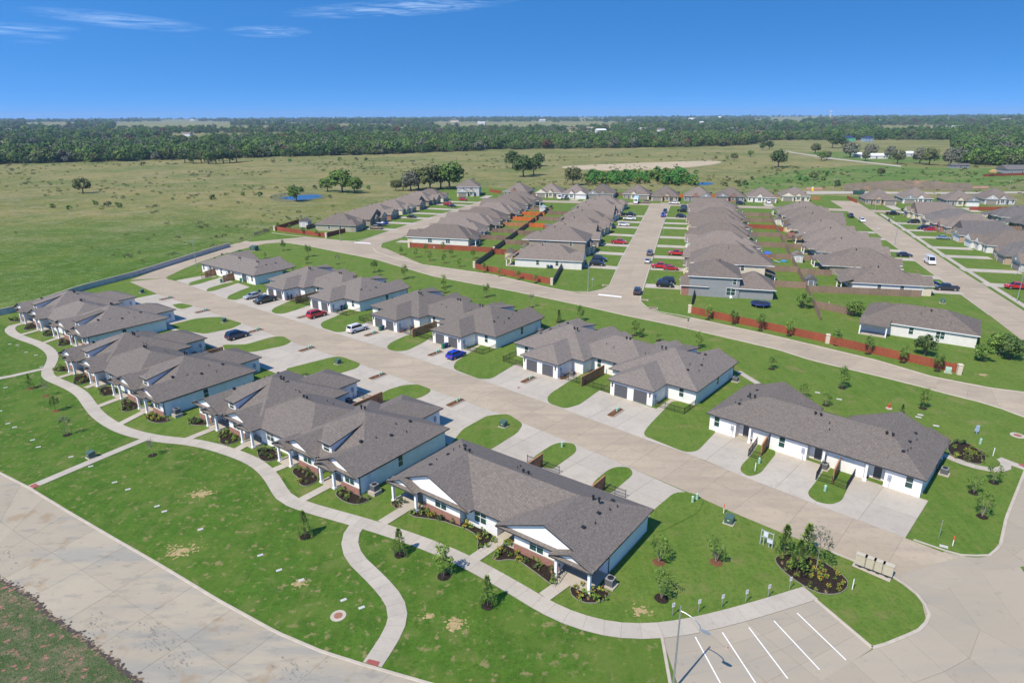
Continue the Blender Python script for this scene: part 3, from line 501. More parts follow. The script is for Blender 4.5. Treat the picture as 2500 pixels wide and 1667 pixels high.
def door(parent, x, y, z, w_=.95, h=2.1, rz=0.0, m=None, name='door'):
    m = m or M_GDOOR; k = (w_, h, m.name, name)
    if k not in DOOR:
        if name == 'garage_door':
            b = MB(); n = 4
            for i in range(n):
                b.box(-w_/2, w_/2, -.03, .02, h*i/n+.012, h*(i+1)/n-.012)
                for q in range(4): b.box(-w_/2+w_*(q+.12)/4, -w_/2+w_*(q+.88)/4, -.045, -.03, h*(i+.2)/n, h*(i+.8)/n)
            b.box(-w_/2, w_/2, -.012, .02, 0, h)
            DOOR[k] = (b.mesh(name, m), MB().box(-w_/2-.12, -w_/2, -.06, .02, 0, h+.12).box(w_/2, w_/2+.12, -.06, .02, 0, h+.12).box(-w_/2, w_/2, -.06, .02, h, h+.12).mesh('frame', M_TRIM))
        else:
            b = MB().box(-w_/2, w_/2, -.03, .02, 0, h).box(-w_/2+.12, w_/2-.12, -.045, -.03, .15, .9).box(-w_/2+.12, w_/2-.12, -.045, -.03, 1.05, h-.15)
            DOOR[k] = (b.mesh(name, m), MB().box(-w_/2-.09, -w_/2, -.06, .02, 0, h+.09).box(w_/2, w_/2+.09, -.06, .02, 0, h+.09).box(-w_/2, w_/2, -.06, .02, h, h+.09).mesh('frame', M_TRIM))
    o = put(name, DOOR[k][0], parent, (x, y, z), rz); put('frame', DOOR[k][1], o); return o
tm = MB()
for i in range(14):
    a = 2*PI*i/14; tm.add([(.11*math.cos(a), .11*math.sin(a), .22), (.2*math.cos(a+.25), .2*math.sin(a+.25), .34), (.2*math.cos(a+.5), .2*math.sin(a+.5), .34), (.12*math.cos(a+.45), .12*math.sin(a+.45), .5)], [(0, 1, 2, 3)])
tm.cyl(0, 0, -.15, .22, .11, .11, 10).cyl(0, 0, .48, .53, .13, .02, 10).cyl(0, 0, .22, .48, .085, .085, 8)
ME_TURB = tm.mesh('roof_turbine', M_BLACK)
ME_PIPE = MB().cyl(0, 0, -.2, .3, .055, .055, 8).cyl(0, 0, -.06, .05, .14, .06, 10).mesh('vent_pipe', M_BLACK)
ME_VENT = MB().box(-.17, .17, -.17, .17, -.1, .14).box(-.2, .2, -.2, .2, .14, .17).mesh('roof_vent', M_BLACK)
ME_COL = MB().box(-.15, .15, -.15, .15, .05, 2.72).box(-.22, .22, -.22, .22, .05, .3).box(-.2, .2, -.2, .2, 2.55, 2.72).mesh('column', M_TRIM)
ME_SCONCE = MB().box(-.07, .07, -.16, 0, 0, .65).box(-.1, .1, -.19, 0, .65, .7).mesh('wall_lamp', M_BLACK)
ME_METER = MB().box(-.22, .22, -.14, 0, 0, .75).cyl(0, -.16, .35, .5, .1, .1, 10).cyl(.05, -.06, -1.1, 0, .035, .035, 6).mesh('meter_box', mat('grey_enamel', (.33, .36, .42), .5, .1))
ME_SPOUT = MB().box(-.04, .04, -.07, 0, 0.05, 2.75).box(-.04, .04, -.28, 0, .05, .13).mesh('downspout', M_GUT)
PCH = .417
def gable_front(rb, pan, xa, xb, yf, yb, z, p, dz=.0, pent=True):
    """front gable: roof solid, barge overhang, white triangle and the pent strip below it"""
    xm = (xa+xb)/2; h = (xb-xa)/2; zr = z+dz+p*h
    roofvol(rb, xa, xb, yf+.45, yb, z+dz, p, 'y', 'gg')
    for s in (-1, 1):   # barge slabs
        xe = xm + s*h
        pts = [(xe, z+dz), (xm, zr), (xm, zr+.05), (xe+s*.02, z+dz+.03)]
        v = [(a, yf, b) for a, b in pts] + [(a, yf+.46, b) for a, b in pts]
        v2 = [(a, yf, b-(.12)) for a, b in pts[:2]]
        rb.add(v, [(0, 1, 2, 3), (7, 6, 5, 4), (0, 4, 5, 1), (3, 2, 6, 7), (0, 3, 7, 4)] if s > 0 else [(3, 2, 1, 0), (4, 5, 6, 7), (1, 5, 4, 0), (7, 6, 2, 3), (4, 7, 3, 0)], 0)
        rb.add([(xe, yf-.012, z+dz-.06), (xm, yf-.012, zr-.10), (xm, yf-.012, zr+.05), (xe, yf-.012, z+dz+.05)], [(0, 1, 2, 3)] if s < 0 else [(3, 2, 1, 0)], 1)
    k = .93
    pan.append(MB().add([(xm-h*k, yf+.40, z+dz+.10), (xm+h*k, yf+.40, z+dz+.10), (xm, yf+.40, zr-h*(1-k)*p-.02), (xm-h*k, yf+.46, z+dz+.10), (xm+h*k, yf+.46, z+dz+.10), (xm, yf+.46, zr-h*(1-k)*p-.02)], [(0, 1, 2), (3, 0, 2, 5), (1, 4, 5, 2), (0, 3, 4, 1)]))
    if pent:
        rb.add([(xa-.02, yf, z+.01), (xb+.02, yf, z+.01), (xb+.02, yf+.44, z+.20), (xa-.02, yf+.44, z+.20), (xa-.02, yf, z-.16), (xb+.02, yf, z-.16)], [(0, 1, 2, 3)], 0)
        rb.add([(xa-.02, yf, z+.01), (xb+.02, yf, z+.01), (xb+.02, yf+.44, z+.20), (xa-.02, yf+.44, z+.20), (xa-.02, yf, z-.16), (xb+.02, yf, z-.16)], [(0, 4, 5, 1)], 1)
def fit(p1, l1, p2, l2):
    """place a building from two eave corners seen in the photograph"""
    d = p2-p1; ld = Vector(l2)-Vector(l1); a = math.atan2(d.y, d.x) - math.atan2(ld.y, ld.x)
    c, s = math.cos(a), math.sin(a); m = (p1+p2)/2; lm = (Vector(l1)+Vector(l2))/2
    return Vector((m.x-(c*lm.x-s*lm.y), m.y-(s*lm.x+c*lm.y), 0)), a
W_ = 38.57
def big_house(label, loc, rz, rear=True, front=True, extra=''):
    t = thing('townhouse', label, 'townhouse', loc, rz, 'white townhouses with grey roofs')
    ze = 2.85
    r = MB(); pan = []; wl = MB()
    roofvol(r, 0, 16.7, .6, 17.0, ze, PCH, 'x', 'hh'); roofvol(r, W_-16.7, W_, .6, 17.0, ze+.004, PCH, 'x', 'hh')
    roofvol(r, 11, W_-11, .9, 14.0, ze+.012, PCH, 'x', 'hh')
    roofvol(r, 5.4, 14.25, 9, 21.5, ze+.02, PCH, 'y', 'gh'); roofvol(r, 24.35, 33.2, 9, 21.5, ze+.02, PCH, 'y', 'gh')
    for s in (0, 1):
        fx = (lambda x: W_-x) if s == 0 else (lambda x: x)
        for xa, xb, yf, yb, dz in ((30.6, 38.57, -.3, 7.5, .03), (22.6, 30.2, -.2, 7.5, .03), (31.2, 34.9, -.95, 4.0, .05), (21.9, 25.7, -.85, 4.0, .05)):
            a, b = sorted((fx(xa), fx(xb))); gable_front(r, pan, a, b, yf, yb, ze, PCH, dz)
        # walls: core with bays, porches stay open
        a, b = sorted((fx(22.4), fx(38.12))); wl.box(a, b, 2.2, 16.4, .0, ze-.02)
        a, b = sorted((fx(25.7), fx(29.8))); wl.box(a, b, .55, 2.3, .0, ze-.02); MB().box(a-.04, b+.04, .48, .56, .1, 1.0).obj('brick_wainscot', M_BRICK, t); MB().box(a-.07, b+.07, .44, .56, 1.0, 1.06).obj('wainscot_cap', M_DRIVE, t); window(t, (a+b)/2, .55, 1.12, 1.75, 1.45, 0, 2)
        a, b = sorted((fx(34.7), fx(38.12))); wl.box(a, b, .45, 2.3, .0, ze-.02); MB().box(a-.04, b+.04, .38, .46, .1, 1.0).obj('brick_wainscot', M_BRICK, t); MB().box(a-.07, b+.07, .34, .46, 1.0, 1.06).obj('wainscot_cap', M_DRIVE, t); window(t, (a+b)/2, .45, 1.12, 1.75, 1.45, 0, 2)
        for cx_, cy_ in ((22.5, -.3), (25.1, -.3), (31.7, -.4), (34.3, -.4)): put('column', ME_COL, t, (fx(cx_), cy_, 0))
        door(t, fx(23.6), 2.2, .12); door(t, fx(33.2), 2.2, .12); window(t, fx(30.7), 2.2, 1.1, .8, 1.4)
        for cx_ in (23.8, 33.0): MB().box(fx(cx_)-1.6, fx(cx_)+1.6, -.6, 2.2, 0, .14).obj('porch_slab', M_DRIVE, t)
        # shed dormer
        a, b = sorted((fx(29.2), fx(31.8))); y0, y1, z0, z1 = 1.35, 7.5, 4.62, 5.68
        dr = MB().add([(a, y0, z0), (b, y0, z0), (b, y1, z1), (a, y1, z1), (a, y0, z0-.16), (b, y0, z0-.16), (b, y1, z1-.16), (a, y1, z1-.16)], [(0, 1, 2, 3)], 0)
        dr.add([(a, y0, z0), (b, y0, z0), (b, y1, z1), (a, y1, z1), (a, y0, z0-.16), (b, y0, z0-.16), (b, y1, z1-.16), (a, y1, z1-.16)], [(4, 5, 1, 0), (5, 6, 2, 1), (7, 4, 0, 3), (7, 6, 5, 4)], 1)
        a2, b2, yw = a+.35, b-.3, y0+.4
        dr.add([(a2, yw, 2.9), (b2, yw, 2.9), (b2, yw, z0-.08), (a2, yw, z0-.08), (a2, y1, 5.0), (b2, y1, 5.0), (b2, y1, z1-.15), (a2, y1, z1-.15)], [(0, 1, 2, 3), (1, 5, 6, 2), (4, 0, 3, 7)], 2)
        d = dr.obj('dormer', [M_SHING, M_GUT, M_WHITE], t); window(d, (a2+b2)/2, yw, 3.35, 1.2, .95, 0, 1, M_TRIM)
        MB().box(a2-.12, b2+.12, yw-.1, yw+.02, 3.18, 3.28).obj('sill', M_TRIM, d)
        # rear wing with two single garages
        a, b = sorted((fx(24.8), fx(32.75))); wl.box(a, b, 15, 21.05, 0, ze-.02)
        for q in (.28, .74): door(t, a+(b-a)*q, 21.05, .08, 2.5, 2.15, PI, M_GDOOR, 'garage_door')
        for q in (.06, .95): put('wall_lamp', ME_SCONCE, t, (a+(b-a)*q, 21.05, 1.6), PI)
        put('meter_box', ME_METER, t, (a, 20.2, 1.1), -PI/2 if False else PI*1.5)
        put('meter_box', ME_METER, t, (b, 20.0, 1.1), PI/2)
        window(t, fx(35.6), 16.4, 1.0, .85, 1.5, PI); put('vent_pipe', ME_PIPE, t, (fx(36), 11, ze+PCH*2.6))
        xs = 0.45 if s == 0 else 38.12
        for yy in (7.6,): window(t, xs, yy, .95, .85, 1.5, PI/2 if s else -PI/2)
        put('downspout', ME_SPOUT, t, (xs, .6, 0), PI/2 if s else -PI/2); put('downspout', ME_SPOUT, t, (fx(30), .7, 0))
        for q in range(5): put('vent_pipe' if q % 2 else 'roof_vent', ME_PIPE if q % 2 else ME_VENT, t, (fx(34.2+.6*(q % 3)), 4.5+q*2.1, ze+PCH*(W_-34.2-.6*(q % 3))))
    wl.box(15.5, W_-15.5, 1.5, 13.4, 0, ze-.02)
    window(t, 17.9, 1.5, .95, 1.75, 1.55, 0, 2); window(t, 20.8, 13.4, .95, .85, 1.5, PI); window(t, 17.4, 13.4, .95, .85, 1.5, PI); door(t, 16.0+1, 13.4, .1, rz=PI)
    for xx, yy in ((9.6, 9.6), (17.8, 7.8), (28.2, 9.9)):
        z = ze + PCH*((14.0-yy) if 14 < xx < 24 else min(17.0-yy, 8.2)); put('roof_turbine', ME_TURB, t, (xx, yy, z+.02)); put('roof_turbine', ME_TURB, t, (xx+.75, yy, z+.02))
    for xx, yy in ((12.6, 10.0), (13.2, 10.2), (19.5, 10.6), (21.4, 10.2)): put('vent_pipe', ME_PIPE, t, (xx, yy, ze+PCH*(min(14-yy, 4))))
    wl.obj('wall', M_WHITE, t)
    r.obj('roof', [M_SHING, M_GUT], t)
    for g in pan: g.obj('gable_panel', M_TRIM, t)
    MB().box(.38, 16.0, 2.1, 16.48, 0, .16).box(W_-16.0, W_-.38, 2.1, 16.48, 0, .16).obj('foundation', M_KERB, t)
    return t
def small_house(label, loc, rz):
    t = thing('townhouse', label, 'townhouse', loc, rz, 'white townhouses with grey roofs')
    ze = 2.85; Lx = 28.97; r = MB(); pan = []; wl = MB()
    roofvol(r, 0, Lx, .7, 12.9, ze, PCH, 'x', 'hh')
    for s in (0, 1):
        fx = (lambda x: Lx-x) if s == 0 else (lambda x: x)
        a, b = sorted((fx(16.4), fx(28.97))); gable_front(r, pan, a, b, -.3, 6.9, ze, PCH, .02)
        a, b = sorted((fx(23.9), fx(28.97))); gable_front(r, pan, a, b, -1.1, 5, ze, PCH, .05)
        a, b = sorted((fx(18.4), fx(24.3))); wl.box(a, b, .5, 3, 0, ze-.02); MB().box(a-.04, b+.04, .43, .51, .1, 1.05).obj('brick_wainscot', M_BRICK, t); MB().box(a-.07, b+.07, .39, .51, 1.05, 1.11).obj('wainscot_cap', M_DRIVE, t); window(t, (a+b)/2, .5, 1.17, 1.8, 1.45, 0, 2)
        put('column', ME_COL, t, (fx(24.5), -.5, 0)); put('column', ME_COL, t, (fx(28.4), -.5, 0)); door(t, fx(25.2), 3.0, .12)
        MB().box(min(fx(24.3), fx(28.6)), max(fx(24.3), fx(28.6)), -.75, 3, 0, .14).obj('porch_slab', M_DRIVE, t)
        xs = .45 if s == 0 else Lx-.45
        put('downspout', ME_SPOUT, t, (xs, 3.2, 0), PI/2 if s else -PI/2)
        for q in range(5): put('vent_pipe' if q % 2 else 'roof_vent', ME_PIPE if q % 2 else ME_VENT, t, (fx(25.4+.5*(q % 2)), 3.2+q*1.6, ze+PCH*min(Lx-25.4-.5*(q % 2), 12.9-3.2-q*1.6)))
    wl.box(.45, Lx-.45, 3.0, 11.1, 0, ze-.02)
    wl.box(10.9, 15.4, 1.3, 3.1, 0, ze-.02); window(t, 13.0, 1.3, .95, 1.75, 1.55, 0, 2); door(t, 16.6, 3.0, .12); MB().box(15.4, 18.3, .6, 3, 0, .14).obj('porch_slab', M_DRIVE, t)
    # rear: three units, each a solid bay, an open porch with a column and a second bay
    for k, (wx0, wx1, px0, px1) in enumerate(((.45, 4.6, 4.6, 6.7), (14.2, 19.3, 12.0, 14.2), (24.4, 28.5, 22.2, 24.4))):
        wl.box(wx0, wx1, 11, 12.4, 0, ze-.02); xm = (wx0+wx1)/2
        window(t, xm + (.9 if k else -.7), 12.4, .95, .85, 1.5, PI); put('meter_box', ME_METER, t, (wx0+.5 if k else wx1-.6, 12.4, 1.15), PI)
        door(t, (px0+px1)/2, 11.1, .1, rz=PI); put('column', ME_COL, t, ((px0 if k else px1)+.0, 12.5, 0))
    for a, b in ((7.0, 11.7), (19.6, 21.9)): wl.box(a, b, 11, 12.15, 0, ze-.02)
    for xx in (5.4, 14.5, 24.0): put('roof_turbine', ME_TURB, t, (xx, 7.6, ze+PCH*5.2)); put('roof_turbine', ME_TURB, t, (xx+.75, 7.6, ze+PCH*5.2))
    for xx, yy in ((13, 8.5), (12.6, 9.6), (3.2, 9.0), (26.2, 9.2)): put('vent_pipe', ME_PIPE, t, (xx, yy, ze+PCH*min(12.9-yy, xx if xx < 10 else Lx-xx)))
    wl.obj('wall', M_WHITE, t)
    r.obj('roof', [M_SHING, M_GUT], t)
    for g in pan: g.obj('gable_panel', M_TRIM, t)
    MB().box(.38, Lx-.38, 2.9, 11.2, 0, .16).obj('foundation', M_KERB, t)
    return t
ZE = 2.85
PLACE = {}
PLACE['A'] = fit(FA(110, 500, ZE), (0, 0), FA(712, 757, ZE), (W_, 0))
PLACE['B'] = fit(FA(490, 880, ZE), (0, 0), FA(1312, 1287, ZE), (W_, 0))
PLACE['C'] = fit(C3(245, 440, ZE), (0, 0), C3(1590, 1067, ZE), (W_, 0))
PLACE['D'] = fit(C4(175, 400, ZE), (0, -.4), C4(1860, 1155, ZE), (28.97, -.4))
PLACE['U1'] = fit(FA(1620, 140, ZE), (28.97, 12.9), FA(2095, 250, ZE), (0, 12.9))
PLACE['U2'] = fit(EE(125, 300, ZE), (33.2, 21.5), EE(652, 435, ZE), (5.4, 21.5))
PLACE['U3'] = fit(EE(940, 520, ZE), (33.2, 21.5), EE(1655, 706, ZE), (5.4, 21.5))
PLACE['U4'] = fit(U4(235, 390, ZE), (33.2, 21.5), U4(1330, 695, ZE), (5.4, 21.5))
PLACE['U5'] = fit(U5(75, 375, ZE), (28.97, 12.9), U5(1650, 862, ZE), (0, 12.9))
big_house('long white townhouse row with dormers, farthest left, against the concrete retaining wall', *PLACE['A'])
big_house('white townhouse row with dormers below the leftmost block and above the curving footpath bend', *PLACE['B'])
big_house('white townhouse row with dormers whose brick porches face the middle of the footpath', *PLACE['C'])
small_house('white townhouse row without dormers nearest the parking lot, two broad white front gables', *PLACE['D'])
small_house('low white townhouse row without garages at the far left end of the alley', *PLACE['U1'])
big_house('white townhouse row behind the dark green pickup and the red car in its driveways', *PLACE['U2'])
big_house('white townhouse row behind the white car and the blue hatchback in its driveways', *PLACE['U3'])
big_house('white townhouse row with empty garage driveways and round manhole, next to the rightmost block', *PLACE['U4'])
small_house('rightmost white townhouse row with three fenced patios facing the alley', *PLACE['U5'])
def loc2w(key, x, y, z=0.0):
    o, a = PLACE[key]; c, s = math.cos(a), math.sin(a); return Vector((o.x+c*x-s*y, o.y+s*x+c*y, z))
# ------------------------------------------------------------------ suburban houses
M_TAUPE = siding('taupe_siding', (.30, .255, .20), .2, 'Z'); M_GREY = siding('blue_grey_siding', (.255, .265, .275), .2, 'Z'); M_CREAM = siding('cream_siding', (.62, .55, .42), .2, 'Z')
M_SAGE = siding('sage_siding', (.34, .33, .25), .2, 'Z'); M_LGREY = siding('light_grey_siding', (.50, .50, .49), .2, 'Z'); M_OFFW = siding('off_white_siding', (.68, .665, .63), .2, 'Z'); M_SLATE = siding('slate_siding', (.16, .18, .20), .2, 'Z')
def house(label, loc, rz, w_, d, wall, face, roof=M_SHINGB, gar='L', two=False, p=.56, patio='R', group='suburban houses with brown roofs', style=0, gdoor=None, axis=None, sides=True):
    t = thing('house', label, 'house', loc, rz, group); p = p*RND.uniform(.93, 1.08)
    h = 5.4 if two else 2.75; r = MB(); wl = MB(); fc = MB(); ov = .45
    wl.box(0, w_, 0, d, 0, h-.02)
    ax = axis or ('y' if d > w_ else 'x')
    roofvol(r, -ov, w_+ov, -ov, d+ov, h, p, ax, 'hh' if style != 2 else 'gh')
    fx = (lambda x: x) if gar == 'L' else (lambda x: w_-x)
    if d > 15 and w_ > 12.5:
        k_ = (len(label)*7 + int(loc[1])) % 3; roofvol(r, (-ov-.0 if gar == 'R' else w_*.30)-.0, (w_*.70 if gar == 'R' else w_+ov), d*(.52+.06*k_), d+ov+.9+.5*k_, h+.015, p, 'x' if k_ else 'y', 'hh')
    # garage wing in front
    a, b = sorted((fx(.0), fx(6.3))); gp = -1.9
    fc.box(a+.03, b-.03, gp, 1.5, 0, 2.72)
    roofvol(r, a-ov+.02, b+ov-.02, gp-ov, 5.0, 2.78, p*1.02, 'y', 'hh' if style == 1 else 'gh')
    if style != 1:
        hh = (b-a)/2+ov; zt = 2.78+p*1.02*hh
        MB().add([(a-.15, gp-ov-.05, 2.8), (b+.15, gp-ov-.05, 2.8), ((a+b)/2, gp-ov-.05, zt-.25), (a-.15, gp-ov+.02, 2.8), (b+.15, gp-ov+.02, 2.8), ((a+b)/2, gp-ov+.02, zt-.25)], [(0, 1, 2), (0, 3, 4, 1), (1, 4, 5, 2), (2, 5, 3, 0)]).obj('gable_panel', wall, t)
        MB().box((a+b)/2-.3, (a+b)/2+.3, gp-ov-.1, gp-ov-.05, 3.15, 3.7).obj('gable_vent', M_TRIM, t)
    door(t, (a+b)/2, gp, .05, 4.8, 2.15, 0, gdoor or MATS['taupe_door'], 'garage_door')
    # entry gable
    a, b = sorted((fx(7.0), fx(min(w_-3.2, 10.2)))); fc.box(a, b, -1.0, 1.0, 0, 2.74)
    roofvol(r, a-.3, b+.3, -1.35, 5.2, 2.8, p*1.6, 'y', 'gh')
    hh = (b-a)/2+.3; zt = 2.8+p*1.6*hh
    MB().add([(a-.05, -1.42, 2.8), (b+.05, -1.42, 2.8), ((a+b)/2, -1.42, zt-.3), (a-.05, -1.34, 2.8), (b+.05, -1.34, 2.8), ((a+b)/2, -1.34, zt-.3)], [(0, 1, 2), (0, 3, 4, 1), (1, 4, 5, 2), (2, 5, 3, 0)]).obj('gable_panel', face, t)
    if style == 2: door(t, (a+b)/2, -1.0, .1)
    else: window(t, (a+b)/2, -1.0, .9, 1.6, 1.5, 0, 2)
    xd = fx(min(w_-2.2, 11.4)); door(t, xd, 0, .1); 
    if w_ > 13: window(t, fx(w_-.9), 0, .9, .9, 1.5)
    # sides and rear
    for yy in (d*.3, d*.62) if sides else ():
        window(t, 0, yy, .95, .95, 1.45, -PI/2, 1); window(t, w_, yy+.5, .95, 1.6, 1.45, PI/2, 2)
    window(t, w_*.3, d, .9, 1.6, 1.45, PI, 2); window(t, w_*.55, d, .9, .9, 1.45, PI)
    if two:
        for yy in (d*.25, d*.7) if sides else (d*.9,): window(t, 0, yy, 3.7, .9, 1.4, -PI/2); window(t, w_, yy, 3.7, .9, 1.4, PI/2)
        window(t, w_*.65, 0, 3.7, 1.6, 1.4, 0, 2); window(t, w_*.4, d, 3.7, 1.6, 1.4, PI, 2); window(t, w_*.3, 0, 3.7, .9, 1.4, 0)
    # covered patio
    pa, pb = (w_-5.2, w_) if patio == 'R' else (0, 5.2)
    v = [(pa-.3, d, 2.75+.9), (pb+.3, d, 2.75+.9), (pb+.3, d+3.2, 2.55), (pa-.3, d+3.2, 2.55)]
    r.add(v + [(x, y, z-.15) for x, y, z in v], [(3, 2, 1, 0), (4, 5, 6, 7), (0, 4, 7, 3), (1, 2, 6, 5), (2, 3, 7, 6)], 0)
    for xx in (pa+.1, pb-.1): MB().box(xx-.12, xx+.12, d+2.7, d+2.94, 0, 2.45).obj('column', M_TRIM, t)
    MB().box(pa, pb, d, d+3, 0, .1).obj('patio_slab', M_DRIVE, t)
    # flashings and vents
    for q in range(3):
        xx, yy = RND.uniform(w_*.2, w_*.8), RND.uniform(d*.45, d*.85); run = min(xx, w_-xx, d-yy)+ov if ax == 'y' else min(yy, d-yy, xx, w_-xx)+ov
        put('vent_pipe', ME_PIPE, t, (xx, yy, h+p*run+.02))
    xx, yy = w_*.42, d*.6; put('roof_turbine', ME_TURB, t, (xx, yy, h+p*(min(xx, w_-xx, d-yy, yy)+ov)))
    wl.obj('wall', wall, t); fc.obj('front_wall', face, t); r.obj('roof', [roof, M_TRIM if RND.random() < .5 else wall], t)
    return t
mat('taupe_door', (.26, .23, .20), .6, .08); mat('white_door', (.7, .7, .68), .55, .05)
def hW(tf, s0, w_): return ts(tf, s0+w_), ST-PI/2
def hE(tf, s0, w_): return ts(tf, s0), ST+PI/2
def hS(t0, sf): return ts(t0, sf), ST
ORD = ['first', 'second', 'third', 'fourth', 'fifth', 'sixth', 'seventh', 'eighth', 'ninth', 'tenth']
FACE = [M_BRICK, M_STONE, M_BRICKT, M_CREAM, M_TAUPE, M_OFFW]
# west side of the middle street (faces east)
WL = [M_OFFW, M_TAUPE, M_LGREY, M_TAUPE, M_CREAM, M_SAGE, M_CREAM, M_TAUPE]; desc = ['white', 'taupe two-storey', 'light grey', 'taupe', 'cream', 'sage', 'cream', 'taupe']
for i, s0 in enumerate([196.3, 215, 234.5, 255, 275, 294, 313, 331]):
    w_ = 12.6 if i == 0 else 14.2
    house(f'{desc[i]} house, {ORD[i]} from the collector road, west side of the middle street', *hE(-32.2, s0, w_), w_, 19.3, WL[i], FACE[i % 6] if i else M_OFFW, gar='L' if i % 2 == 0 else 'R', two=i == 1, p=.5 if i == 1 else .58, style=i % 3, patio='L')
# east side of the middle street (faces west)
WR = [M_GREY, M_CREAM, M_TAUPE, M_OFFW, M_SAGE, M_CREAM, M_TAUPE, M_LGREY, M_CREAM]; desc = ['blue grey two-storey', 'cream', 'taupe', 'off-white', 'sage', 'cream', 'taupe', 'light grey', 'cream']
for i, s0 in enumerate([173.2, 190.5, 210.5, 230.5, 251, 272, 292, 311, 329]):
    t = house(f'{desc[i]} house, {ORD[i]} from the collector road, east side of the middle street', *hW(2.2 if i else 1.9, s0, 14.3), 14.3, 12.6 if i == 0 else 20.0, WR[i], M_BRICK if i == 0 else FACE[(i+2) % 6], gar='L' if i % 2 else 'R', two=i in (0, 1), p=.5 if i == 0 else .6, style=i % 3, patio='L' if i == 0 else 'R', sides=i > 0)
    if i == 0:   # single storey rear part with its own hip roof, big window towards the road
        MB().box(1.5, 14.0, 12.6, 21.0, 0, 2.7).obj('rear_wing', M_GREY, t); r = MB(); roofvol(r, 1.0, 14.6, 11, 21.6, 2.75, .5, 'y', 'hh'); r.obj('rear_roof', [M_SHINGB, M_TRIM], t)
        window(t, 14.3, 10.6, .75, 2.2, 1.9, PI/2, 2); pass
# west block, backs to the middle block, faces the left street
desc = ['off-white', 'light grey', 'sage', 'cream', 'taupe', 'off-white', 'light grey', 'taupe']
for i, s0 in enumerate([224.3, 241.5, 257.8, 274, 291, 308, 325, 341]):
    house(f'{desc[i]} house seen from behind, {ORD[i]} from the collector road on the left street', *hW(-98.5, s0, 13), 13 if i == 0 else 13.4, 22.0 if i == 0 else 20.0, [M_OFFW, M_LGREY, M_SAGE, M_CREAM, M_TAUPE, M_OFFW, M_LGREY, M_TAUPE][i], FACE[(i+1) % 6], gar='L' if i % 2 else 'R', p=.56, style=i % 3)
# far left row beside the meadow, faces east
desc = ['sage', 'taupe', 'tan', 'cream', 'taupe', 'brown', 'grey', 'cream']
for i, s0 in enumerate([243, 260, 277, 294, 311, 328, 345]):
    house(f'{desc[i]} house with its back to the meadow, {ORD[i]} from the corner with red fence', *hE(-133.5, s0, 13), 13, 16.5, [M_SAGE, M_TAUPE, M_TAUPE, M_CREAM, M_TAUPE, M_TAUPE, M_GREY][i], [M_TAUPE, M_BRICKT, M_BRICK, M_STONE, M_BRICKT, M_TAUPE, M_CREAM][i], gar='R' if i % 2 else 'L', p=.55, style=(i+1) % 3)
# west side of the right street (faces east)
desc = ['white', 'taupe', 'light grey', 'tan', 'cream', 'taupe', 'grey', 'cream']
for i, s0 in enumerate([187.5, 208, 229.5, 249, 268.5, 288, 307, 325]):
    house(f'{desc[i]} house, {ORD[i]} above the lone corner house, near side of the right street', *hE(61.3, s0, 14.2), 13 if i == 0 else 14.6, 17.0 if i == 0 else 19.0, [M_OFFW, M_TAUPE, M_LGREY, M_TAUPE, M_CREAM, M_TAUPE, M_GREY, M_CREAM][i], FACE[(i+1) % 6], gar='R' if i % 2 else 'L', p=.55, style=i % 3, patio='L' if i == 0 else 'R')
# east side of the right street (faces west)
desc = ['brown brick', 'grey gabled', 'tan', 'white gabled', 'brown', 'brick', 'tan', 'cream']
for i, s0 in enumerate([199, 217, 236, 255.5, 275, 294.5, 313, 331]):
    house(f'{desc[i]} house, {ORD[i]} from the right edge on the far side of the right street', *hW(100, s0, 14.4), 14.4, 20, [M_TAUPE, M_GREY, M_TAUPE, M_OFFW, M_SAGE, M_TAUPE, M_CREAM, M_CREAM][i], [M_BRICKT, M_LGREY, M_BRICKT, M_OFFW, M_BRICKT, M_BRICK, M_STONE, M_STONE][i], M_SHINGG if i % 2 == 0 else M_SHINGB, gar='L' if i % 2 else 'R', p=.58, style=(i*2) % 3, gdoor=MATS['white_door'] if i in (3, 4) else None)
for i, (t0, s0) in enumerate([(128, 262), (130, 284), (128, 308), (130, 330)]):
    house(f'dark roofed house behind the fence at the right edge, {ORD[i]} counting away from the viewer', *hE(150, s0, 14), 14, 18, [M_SLATE, M_GREY, M_SLATE, M_GREY][i], M_GREY, M_SHINGG, gar='L', p=.55)
